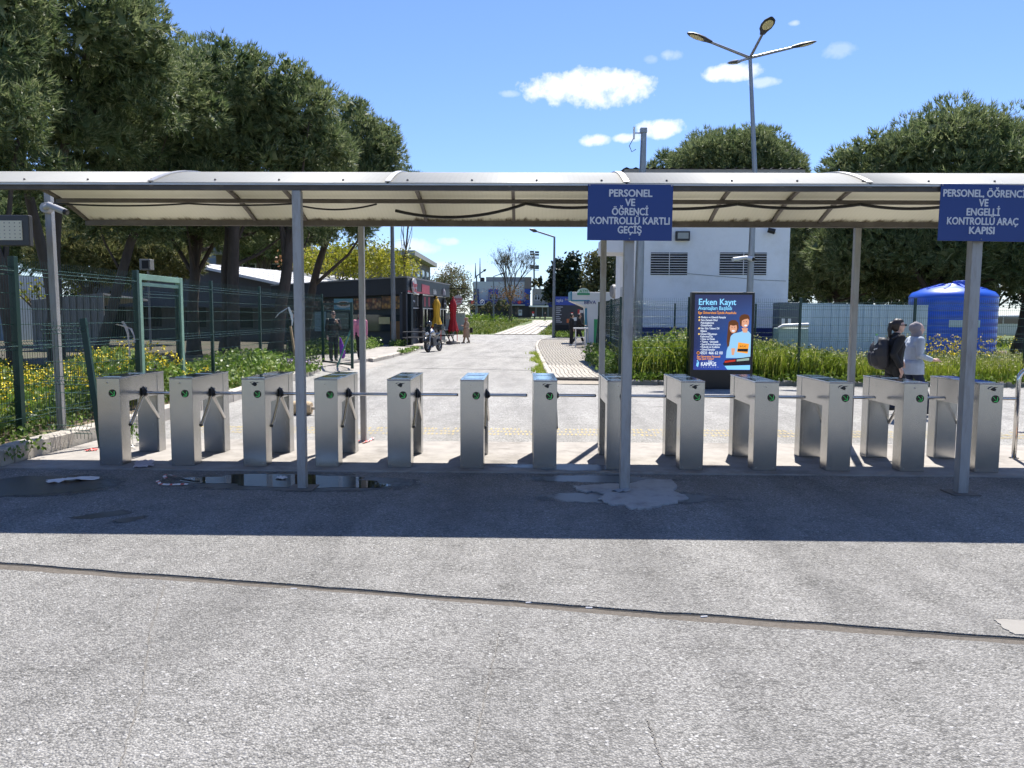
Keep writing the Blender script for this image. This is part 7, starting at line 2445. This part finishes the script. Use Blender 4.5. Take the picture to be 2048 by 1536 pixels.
def person(label, loc, face, h, top, bottom, legs, arms, shoes=None, hair=None, hair_style='short', coat=0.0, lean=0.0, head_turn=(0, 0), voxel=0.012, skin=None, fingers=True, build=1.0, extras=None, group=None):
    """local frame: +X is forward, +Y the person's left; legs/arms are two chains of joint offsets in metres for a 1.7 m figure"""
    s = h / 1.7
    root = thing('person', label, 'person', (0, 0, 0), group)
    skin = skin or M_skin
    S = lambda p: Vector(p) * s
    lx = lean
    hip = (0, 0, 0.93)
    chest = (lx * 0.7, 0, 1.24)
    neck = (lx + 0.0, 0, 1.43)
    head = (lx + 0.035 + head_turn[0] * 0.03, 0, 1.575)
    w = build
    body = MB()
    cap(body, [S(hip), S((lx * 0.3, 0, 1.08)), S(chest), S((lx, 0, 1.36))], [0.125 * s * w, 0.112 * s * w, 0.128 * s * w, 0.09 * s * w])
    cap(body, [S((lx, 0, 1.36)), S((lx + 0.02, 0, 1.49))], [0.062 * s, 0.052 * s])
    hc = S(head)
    body.ball(hc, (0.092 * s, 0.074 * s, 0.112 * s), 16, 12)
    body.ball(hc + S((0.03, 0, -0.06)), (0.058 * s, 0.052 * s, 0.06 * s), 12, 8)
    cap(body, [hc + S((0.08, 0, 0.005)), hc + S((0.103, 0, -0.022))], [0.010 * s, 0.014 * s], 8)
    for sd in (-1, 1):
        body.ball(hc + S((-0.005, sd * 0.073, -0.005)), (0.018 * s, 0.009 * s, 0.03 * s), 8, 6)
    topm = MB()
    cap(topm, [S((0, 0, 0.90 if not coat else 0.92)), S((lx * 0.3, 0, 1.08)), S(chest), S((lx, 0, 1.37))], [0.158 * s * w, 0.140 * s * w, 0.158 * s * w, 0.105 * s * w])
    for sd in (-1, 1):
        cap(topm, [S((lx * 0.8, sd * 0.07, 1.31)), S((lx, sd * 0.155 * w, 1.365))], [0.105 * s, 0.078 * s])
    legm, shoems = MB(), []
    for sd, (kn, an) in zip((-1, 1), legs):
        hj = Vector((0, sd * 0.085, 0.90))
        k_ = Vector((kn[0], sd * 0.09, kn[1]))
        a_ = Vector((an[0], sd * 0.085, an[1]))
        cap(body, [hj * s, k_ * s, a_ * s], [0.078 * s, 0.052 * s, 0.036 * s])
        cap(legm, [Vector((0, sd * 0.06, 0.93)) * s, hj * s, (hj * 0.5 + k_ * 0.5) * s, k_ * s, a_ * s + Vector((0, 0, 0.03 * s))], [0.12 * s * w, 0.102 * s * w, 0.085 * s, 0.072 * s, 0.066 * s])
        toe = a_ + Vector((0.15, 0, -0.055 if an[1] < 0.12 else -0.09))
        cap(body, [a_ * s, toe * s], [0.036 * s, 0.026 * s])
        shoem = MB()
        shoems.append(shoem)
        cap(shoem, [(a_ + Vector((-0.045, 0, -0.035))) * s, (a_ + Vector((0.05, 0, -0.03))) * s, toe * s], [0.044 * s, 0.046 * s, 0.036 * s])
    for sd, (elb, wr, hd) in zip((-1, 1), arms):
        sh = Vector((lx, sd * 0.175 * w, 1.37))
        e_ = Vector((elb[0], sd * elb[1], elb[2]))
        w_ = Vector((wr[0], sd * wr[1], wr[2]))
        cap(body, [sh * s, e_ * s, w_ * s], [0.05 * s, 0.04 * s, 0.028 * s])
        cap(topm, [sh * s, (sh * 0.5 + e_ * 0.5) * s, e_ * s, (e_ * 0.15 + w_ * 0.85) * s], [0.075 * s, 0.068 * s, 0.060 * s, 0.046 * s])
        # hand: palm, four fingers, a thumb from its side
        d = Vector(hd).normalized()
        side = d.cross(Vector((0, 0, 1)))
        side = side.normalized() if side.length > 0.2 else Vector((0, 1, 0))
        nrm = side.cross(d)
        pc = w_ + d * 0.05
        cap(body, [w_ * s, (w_ + d * 0.03) * s, (w_ + d * 0.085) * s], [0.026 * s, 0.032 * s, 0.03 * s])
        if fingers:
            for i, fl_ in enumerate((0.062, 0.075, 0.07, 0.052)):
                f0 = w_ + d * 0.085 + side * (0.026 - 0.0175 * i)
                f1 = f0 + d * fl_ * 0.55 - nrm * 0.012
                f2 = f1 + d * fl_ * 0.45 - nrm * 0.026
                cap(body, [f0 * s, f1 * s, f2 * s], [0.0098 * s, 0.0092 * s, 0.008 * s], 8)
            t0 = w_ + d * 0.03 + side * 0.028
            cap(body, [t0 * s, (t0 + side * 0.026 + d * 0.025) * s, (t0 + side * 0.03 + d * 0.055 - nrm * 0.01) * s], [0.012 * s, 0.011 * s, 0.009 * s], 8)
    if coat:
        n = 20
        V = []
        rows = [(1.0, 0.165 * w), (0.95, 0.19 * w), (0.95 - coat * 0.35, 0.195 * w), (0.95 - coat * 0.7, 0.195 * w), (0.95 - coat, (0.20 if coat < 0.3 else 0.22) * w)]
        for zc, rr_ in rows:
            for k in range(n):
                a = 2 * math.pi * k / n
                V.append(Vector((rr_ * 0.95 * math.cos(a), rr_ * 1.0 * math.sin(a), zc)) * s)
        F = [(j * n + k, (j + 1) * n + k, (j + 1) * n + (k + 1) % n, j * n + (k + 1) % n) for j in range(len(rows) - 1) for k in range(n)] + [tuple(range(n)), tuple(reversed(range((len(rows) - 1) * n, len(rows) * n)))]
        topm.add(V, F)
    bo = remesh(body, 'body', skin, root, voxel * 0.85 if fingers else voxel, 2)
    remesh(topm, 'jacket' if coat < 0.3 else 'coat', top, root, voxel, 3)
    remesh(legm, 'trousers', bottom, root, voxel, 3)
    for shoem in shoems:
        remesh(shoem, 'shoe', shoes or M_black, root, voxel, 2)
    # face details
    fc = MB()
    for sd in (-1, 1):
        fc.ball(hc + S((0.084, sd * 0.03, 0.012)), (0.006 * s, 0.013 * s, 0.007 * s), 8, 5)
    fc.build('eyes', M_black, root)
    MB().ball(hc + S((0.083, 0, -0.062)), (0.012 * s, 0.022 * s, 0.006 * s), 8, 5).build('mouth', mat('lips', (0.35, 0.14, 0.12), 0.5), root)
    hm = hair or mat('dark_hair', (0.018, 0.012, 0.01), 0.5, var=0.3, scale=30)
    hb = MB()
    if hair_style == 'scarf':
        hb.ball(hc + S((-0.042, 0, 0.008)), (0.100 * s, 0.092 * s, 0.126 * s), 18, 12)
        cap(hb, [hc + S((-0.02, 0, -0.05)), hc + S((-0.03, 0, -0.15))], [0.086 * s, 0.092 * s], 14)
        hb.ball(hc + S((-0.10, 0, 0.02)), (0.07 * s, 0.075 * s, 0.085 * s), 12, 8)
        ho = remesh(hb, 'headscarf', hm, root, voxel, 3)
        # opening for the face: the face stands proud of the scarf
        fb = MB()
        fb.ball(hc + S((0.03, 0, -0.008)), (0.072 * s, 0.064 * s, 0.092 * s), 14, 10)
        cap(fb, [hc + S((0.09, 0, 0.005)), hc + S((0.113, 0, -0.022))], [0.010 * s, 0.014 * s], 8)
        fb.ball(hc + S((0.075, 0, -0.07)), (0.02 * s, 0.025 * s, 0.018 * s), 8, 6)
        remesh(fb, 'face', skin, root, 0.007, 2)
    else:
        hb.ball(hc + S((-0.04, 0, 0.022)), (0.088 * s, 0.082 * s, 0.105 * s), 16, 12)
        hb.ball(hc + S((0.0, 0, 0.075)), (0.075 * s, 0.07 * s, 0.048 * s), 14, 8)
        hb.ball(hc + S((-0.05, 0, -0.035)), (0.06 * s, 0.075 * s, 0.07 * s), 14, 10)
        if hair_style == 'pony':
            cap(hb, [hc + S((-0.10, 0, 0.055)), hc + S((-0.145, 0, 0.03)), hc + S((-0.155, 0, -0.06)), hc + S((-0.145, 0, -0.17)), hc + S((-0.14, 0, -0.22))], [0.03 * s, 0.034 * s, 0.036 * s, 0.03 * s, 0.014 * s])
        if hair_style == 'long':
            cap(hb, [hc + S((-0.06, 0, -0.02)), hc + S((-0.08, 0, -0.14)), hc + S((-0.085, 0, -0.26))], [0.085 * s, 0.085 * s, 0.06 * s])
        remesh(hb, 'hair', hm, root, voxel, 2)
        if hair_style == 'cap':
            cb = MB()
            cb.ball(hc + S((-0.01, 0, 0.05)), (0.104 * s, 0.09 * s, 0.075 * s), 16, 10)
            cb.cbox(hc + S((0.12, 0, 0.035)), (0.11 * s, 0.13 * s, 0.016 * s))
            remesh(cb, 'cap', extras['cap'], root, voxel, 2)
    if extras and extras.get('glasses'):
        g = MB()
        g.cbox(hc + S((0.088, 0, 0.014)), (0.022 * s, 0.135 * s, 0.038 * s))
        for sd in (-1, 1):
            g.beam(hc + S((0.08, sd * 0.07, 0.018)), hc + S((-0.02, sd * 0.08, 0.012)), 0.007 * s, 0.012 * s)
        g.build('sunglasses', M_black, root, bevel=0.006)
    root.location = loc
    root.rotation_euler = (0, 0, face)
    return root, hc


STAND = (((0.01, 0.49), (-0.01, 0.085)), ((0.01, 0.49), (-0.01, 0.085)))
WALK = (((0.17, 0.50), (0.30, 0.10)), ((-0.02, 0.49), (-0.28, 0.14)))
DOWN = (((-0.01, 0.22, 1.10), (0.04, 0.22, 0.86), (0.15, 0, -1)), ((-0.01, 0.22, 1.10), (0.04, 0.22, 0.86), (0.15, 0, -1)))
M_blackc = cloth('black_cloth', (0.013, 0.013, 0.014))
M_darkt = cloth('dark_trousers', (0.02, 0.021, 0.024))
M_jeans = cloth('dark_jeans', (0.012, 0.02, 0.05))
M_denim = cloth('pale_denim', (0.42, 0.47, 0.53))
M_scarfg = cloth('grey_scarf', (0.24, 0.215, 0.225), 0.08)
M_skinp = mat('skin_pale', (0.60, 0.38, 0.30), 0.5, var=0.06, scale=10)

# two women walking to the right beyond the turnstiles
w1p = at(1788, 700, 13.3)
w1z = 0.0
w1, hc1 = person('woman in black with ponytail, sunglasses and large black backpack walking right', (w1p.x, 13.3, w1z), -0.03, 1.71, M_blackc, M_blackc,
                 WALK, (((-0.10, 0.21, 1.10), (0.03, 0.22, 0.87), (0.25, 0, -1)), ((0.06, 0.22, 1.12), (0.20, 0.2, 0.98), (0.6, 0, -0.6))), hair_style='pony', skin=M_skinp, voxel=0.010, lean=0.03, extras={'glasses': True}, build=1.02)
w2p = at(1826, 700, 13.75)
w2, hc2 = person('woman in pale denim jacket and grey headscarf walking right', (w2p.x, 13.75, 0), -0.03, 1.65, M_denim, M_jeans, WALK,
                 (((0.02, 0.22, 1.10), (0.26, 0.2, 1.02), (1, 0, 0.02)), ((-0.14, 0.22, 1.12), (-0.1, 0.21, 0.9), (0.1, 0, -1))), hair=M_scarfg, hair_style='scarf', skin=M_skinp, voxel=0.010, lean=0.04, build=1.08, coat=0.20)
# details of clothing that move with the wearer
MB().tube([(0.17, -0.20, 1.20), (0.12, -0.235, 1.34), (0.0, -0.22, 1.43), (-0.1, -0.17, 1.36)], 0.02, 8).build('bag_strap', M_jeans, w2, smooth=True)
MB().tube([(-0.12, -0.20, 1.0), (-0.02, -0.21, 1.1), (0.06, -0.2, 1.17)], 0.014, 8).build('bag_strap', M_jeans, w2, smooth=True)
MB().cbox((0.165, -0.05, 1.1), (0.03, 0.09, 0.34), rz=0.2).build('orange_top', mat('orange_top', (0.4, 0.14, 0.04), 0.8), w1, bevel=0.01)
# cuff
bpk = thing('backpack', 'large black backpack with a white tick on the back of the woman in black', 'backpack', (0, 0, 0))
bb_ = MB()
for yy_ in (-0.08, 0, 0.08):
    cap(bb_, [(-0.22, yy_, 0.93), (-0.25, yy_, 1.08), (-0.25, yy_, 1.2), (-0.22, yy_, 1.3)], [0.10, 0.13, 0.125, 0.09])
remesh(bb_, 'bag', mat('backpack_black', (0.02, 0.019, 0.023), 0.6, var=0.2), bpk, 0.012, 4)
po_ = MB()
for yy_ in (-0.06, 0.06):
    cap(po_, [(-0.32, yy_, 0.96), (-0.335, yy_, 1.08)], [0.08, 0.085])
remesh(po_, 'front_pocket', MATS['backpack_black'], bpk, 0.012, 4)
MB().tube([(-0.10, -0.13, 1.36), (-0.02, -0.185, 1.42), (0.06, -0.17, 1.34)], 0.02, 8).build('strap', MATS['backpack_black'], bpk, smooth=True)
MB().add([(-0.41, -0.155, 1.17), (-0.30, -0.155, 1.225), (-0.36, -0.155, 1.185), (-0.395, -0.155, 1.20)], [(0, 1, 2, 3)]).build('tick_mark', M_litter, bpk)
MB().add([(-0.23, -0.152, 0.985), (-0.19, -0.152, 1.0), (-0.225, -0.152, 0.992)], [(0, 1, 2)]).build('tick_mark', M_litter, bpk)
bpk.location = w1.location
bpk.rotation_euler = w1.rotation_euler
bot = thing('bottle', 'water bottle with green cap sticking out of the black backpack', 'bottle', (0, 0, 0))
MB().lathe([(0.03, 1.25), (0.033, 1.27), (0.033, 1.38), (0.015, 1.42)], (-0.33, -0.05, 0), 14).build('body', mat('bottle_clear', (0.35, 0.42, 0.42), 0.15, spec=0.8), bot, smooth=True)
MB().lathe([(0.018, 1.421), (0.018, 1.445)], (-0.33, -0.05, 0), 12).build('cap', mat('bottle_green', (0.2, 0.6, 0.12), 0.4), bot)
bot.location = w1.location

# people on the left pavement
p = at(666, 640, 26.6)
person('woman in black leather jacket and sunglasses standing on the far left pavement', (p.x, 26.6, 0.135), -math.pi / 2 + 0.5, 1.73, mat('black_leather', (0.014, 0.014, 0.016), 0.55, var=0.2, bump=0.3), M_darkt, STAND,
       (((-0.05, 0.22, 1.10), (0.02, 0.2, 0.86), (0.1, 0, -1)), ((0.04, 0.23, 1.12), (0.2, 0.10, 1.30), (0.2, -0.4, 0.7))), hair=mat('brown_hair', (0.07, 0.035, 0.02), 0.5), hair_style='short', voxel=0.014, extras={'glasses': True})
p2 = at(683, 640, 26.5)
vb = MB()
cap(vb, [(p2.x - 0.06, 26.5, 0.92), (p2.x - 0.02, 26.5, 0.72), (p2.x + 0.02, 26.5, 0.45), (p2.x + 0.02, 26.5, 0.3)], [0.035, 0.07, 0.10, 0.09])
vbo = remesh(vb, 'carrier_bag', mat('violet_bag', (0.20, 0.015, 0.36), 0.5, var=0.2), None, 0.015, 4)
tag(vbo, 'violet carrier bag hanging beside the woman in black leather', 'bag')
p = at(720, 640, 27.6)
M_pinkc = mat('pink_puffer', (0.62, 0.22, 0.30), 0.7, var=0.12, scale=8, bump=0.6, bscale=12)
pk, _ = person('woman in pink puffer jacket walking towards the camera behind the rear post', (p.x, 27.6, 0.135), -math.pi / 2 + 0.35, 1.68, M_pinkc, M_blackc, WALK, DOWN, hair_style='long', voxel=0.014, build=1.12)
MB().tube([(0.15, 0.12, 1.02), (0.16, 0.13, 1.2), (0.08, 0.13, 1.42), (-0.08, 0.12, 1.36)], 0.03, 8).build('bag_strap', mat('violet_strap', (0.10, 0.03, 0.22), 0.6), pk, smooth=True)
p = at(581, 640, 24.2)
person('man in dark clothes and cap half hidden behind the left canopy post', (p.x, 24.2, 0.12), 0.4, 1.74, M_blackc, M_darkt, STAND, DOWN, hair_style='cap', voxel=0.015, extras={'cap': cloth('dark_cap', (0.03, 0.028, 0.025))})
# woman in beige crossing the road
p = at(933, 660, 48.0)
M_beige = cloth('beige_coat', (0.33, 0.25, 0.175), 0.08)
bw, _ = person('woman in long beige coat and headscarf crossing the far road', (p.x, 48.0, 0.0), math.pi + 0.1, 1.62, M_beige, M_beige, (((0.10, 0.49), (0.18, 0.09)), ((-0.02, 0.49), (-0.16, 0.11))),
               (((0.08, 0.21, 1.08), (0.28, 0.1, 1.16), (0.8, -0.2, 0.2)), ((0.08, 0.21, 1.08), (0.28, 0.1, 1.16), (0.8, -0.2, 0.2))), hair=M_beige, hair_style='scarf', coat=0.56, voxel=0.018, fingers=False, build=1.2)
hbg = MB()
hbg.cbox((p.x + 0.3, 48.05, 0.82), (0.16, 0.28, 0.32))
ho = remesh(hbg, 'handbag', M_blackc, None, 0.015, 4)
tag(ho, 'black handbag carried by the woman in beige', 'bag')
# two people at the cash machine, one far walker
for k, (px, D, f, lab) in enumerate([(1143, 43.0, 0.3, 'person in black standing with back turned left of the cash machine'), (1156, 44.0, 0.1, 'person in black leaning towards the cash machine')]):
    p = at(px, 650, D)
    person(lab, (p.x, D, 0.085), f, 1.78, M_blackc, M_blackc, STAND if k == 0 else WALK, DOWN if k == 0 else (((0.12, 0.2, 1.15), (0.34, 0.16, 1.05), (1, 0, 0)), ((0.12, 0.2, 1.15), (0.34, 0.16, 1.05), (1, 0, 0))), shoes=M_whitep, voxel=0.018, fingers=False, lean=0.05 if k else 0.0)
p = at(1090, 640, 160)
person('tiny walker in dark clothes far away on the meadow path', (p.x, 160, terrain(p.x, 160) + 0.05), -math.pi / 2, 1.75, M_darkt, M_darkt, WALK, DOWN, voxel=0.03, fingers=False)

# ------------------------------------------------------------------ motorcycle
mc = thing('motorcycle', 'black and silver motorcycle parked at the end of the left kerb', 'motorcycle', (0, 0, 0))
M_mblack = mat('moto_black', (0.012, 0.012, 0.013), 0.25, var=0.1, coat=0.4)
M_msilver = mat('moto_silver', (0.45, 0.46, 0.48), 0.25, metal=0.8, var=0.1)


def wheel(x, r, name):      # local: forward +X
    w_ = thing('wheel_tmp', '', '')
    bpy.data.objects.remove(w_)
    V, F = [], []
    n, k = 28, 10
    for i in range(n):
        a = 2 * math.pi * i / n
        for j in range(k):
            b = 2 * math.pi * j / k
            rr_ = r - 0.065 + 0.065 * math.cos(b)
            V.append((x + rr_ * math.cos(a), 0.07 * math.sin(b), r + rr_ * math.sin(a)))
    for i in range(n):
        for j in range(k):
            F.append((i * k + j, ((i + 1) % n) * k + j, ((i + 1) % n) * k + (j + 1) % k, i * k + (j + 1) % k))
    t = fast_mesh('wheel', V, F, M_rubber, mc, smooth=True)
    rim = MB()
    for i in range(5):
        a = 2 * math.pi * i / 5
        rim.beam((x, 0, r), (x + (r - 0.11) * math.cos(a), 0, r + (r - 0.11) * math.sin(a)), 0.03, 0.03, up=(0, 1, 0))
    rim.tube([(x, -0.05, r), (x, 0.05, r)], 0.06, 12)
    rim.tube([(x + (r - 0.115) * math.cos(2 * math.pi * i / 20), 0, r + (r - 0.115) * math.sin(2 * math.pi * i / 20)) for i in range(21)], 0.022, 6)
    rim.build('rim', M_msilver, t)


wheel(0.72, 0.31, 'front')
wheel(-0.68, 0.31, 'rear')
for sd in (-1, 1):
    MB().tube([(0.72, sd * 0.1, 0.31), (0.60, sd * 0.1, 0.66), (0.50, sd * 0.1, 0.98)], [0.03, 0.03, 0.026], 10).build('fork', M_msilver, mc, smooth=True)
    MB().tube([(0.46, sd * 0.1, 1.02), (0.42, sd * 0.25, 1.06), (0.36, sd * 0.38, 1.04)], 0.017, 8).build('handlebar', M_mblack, mc, smooth=True)
    MB().tube([(0.42, sd * 0.28, 1.06), (0.44, sd * 0.34, 1.24)], 0.009, 6).build('mirror_stem', M_mblack, mc)
    MB().ball((0.44, sd * 0.36, 1.27), (0.02, 0.085, 0.05), 10, 6).build('mirror', M_mblack, mc, smooth=True)
    MB().ball((0.50, sd * 0.2, 0.86), (0.04, 0.03, 0.02), 8, 5).build('indicator', mat('amber', (0.5, 0.2, 0.02), 0.3), mc)
V = MB()
cap(V, [(0.50, 0, 0.86), (0.60, 0, 0.88)], [0.14, 0.11])
V.cbox((0.5, 0, 1.0), (0.12, 0.24, 0.16))
remesh(V, 'front_cowl', M_mblack, mc, 0.015, 4)
MB().ball((0.68, 0, 0.86), (0.05, 0.10, 0.075), 14, 10).build('headlight', mat('headlamp', (0.6, 0.62, 0.65), 0.1, spec=0.9), mc, smooth=True)
MB().add([(0.60, -0.12, 1.0), (0.60, 0.12, 1.0), (0.50, 0.1, 1.22), (0.50, -0.1, 1.22)], [(0, 1, 2, 3)]).build('windscreen', M_glass, mc)
V = MB()
V.tube([(0.72 + 0.36 * math.cos(t), 0, 0.31 + 0.36 * math.sin(t)) for t in [0.5 + 1.9 * k / 8 for k in range(9)]], 0.07, 8)
V.build('mudguard', M_mblack, mc, smooth=True)
V = MB()
cap(V, [(0.36, 0, 0.88), (0.15, 0, 0.92), (-0.08, 0, 0.82)], [0.14, 0.17, 0.12])
remesh(V, 'tank', M_msilver, mc, 0.015, 4)
V = MB()
V.cbox((0.12, 0, 0.45), (0.42, 0.28, 0.36))
V.cbox((0.3, 0, 0.55), (0.2, 0.34, 0.22))
cap(V, [(-0.1, 0, 0.4), (-0.3, 0, 0.38)], [0.12, 0.1])
remesh(V, 'engine', M_dgrey, mc, 0.015, 2)
V = MB()
cap(V, [(-0.05, 0, 0.80), (-0.35, 0, 0.80), (-0.72, 0, 0.90), (-0.9, 0, 0.93)], [0.11, 0.13, 0.11, 0.06])
remesh(V, 'seat', M_mblack, mc, 0.015, 4)
MB().tube([(0.3, -0.12, 0.4), (0.15, -0.17, 0.22), (-0.3, -0.19, 0.24), (-0.85, -0.2, 0.42)], [0.025, 0.03, 0.05, 0.055], 10).build('exhaust', M_msilver, mc, smooth=True)
MB().beam((-0.2, -0.09, 0.36), (-0.68, -0.09, 0.31), 0.04, 0.06).build('swing_arm', M_dgrey, mc)
MB().beam((-0.2, 0.09, 0.36), (-0.68, 0.09, 0.31), 0.04, 0.06).build('swing_arm', M_dgrey, mc)
MB().tube([(0.0, 0.12, 0.3), (-0.05, 0.32, 0.01)], 0.014, 6).build('side_stand', M_dgrey, mc)
V = MB()
V.cbox((-0.85, 0, 1.14), (0.36, 0.4, 0.28))
remesh(V, 'top_case', M_mblack, mc, 0.02, 6)
mp = at(868, 690, 36.6)
mc.location = (mp.x, 36.6, 0.0)
mc.rotation_euler = (0.08, 0, -math.pi / 2 - 0.28)
hel = thing('helmet', 'black helmet hanging on the motorcycle handlebar', 'helmet', (0, 0, 0))
hx_ = at(858, 648, 36.3)
V = MB()
V.ball((hx_.x, 36.35, hx_.z), (0.13, 0.15, 0.15), 16, 12)
remesh(V, 'shell', M_mblack, hel, 0.012, 2)
MB().ball((hx_.x, 36.26, hx_.z + 0.01), (0.10, 0.075, 0.055), 12, 8).build('visor', M_glass, hel, smooth=True)
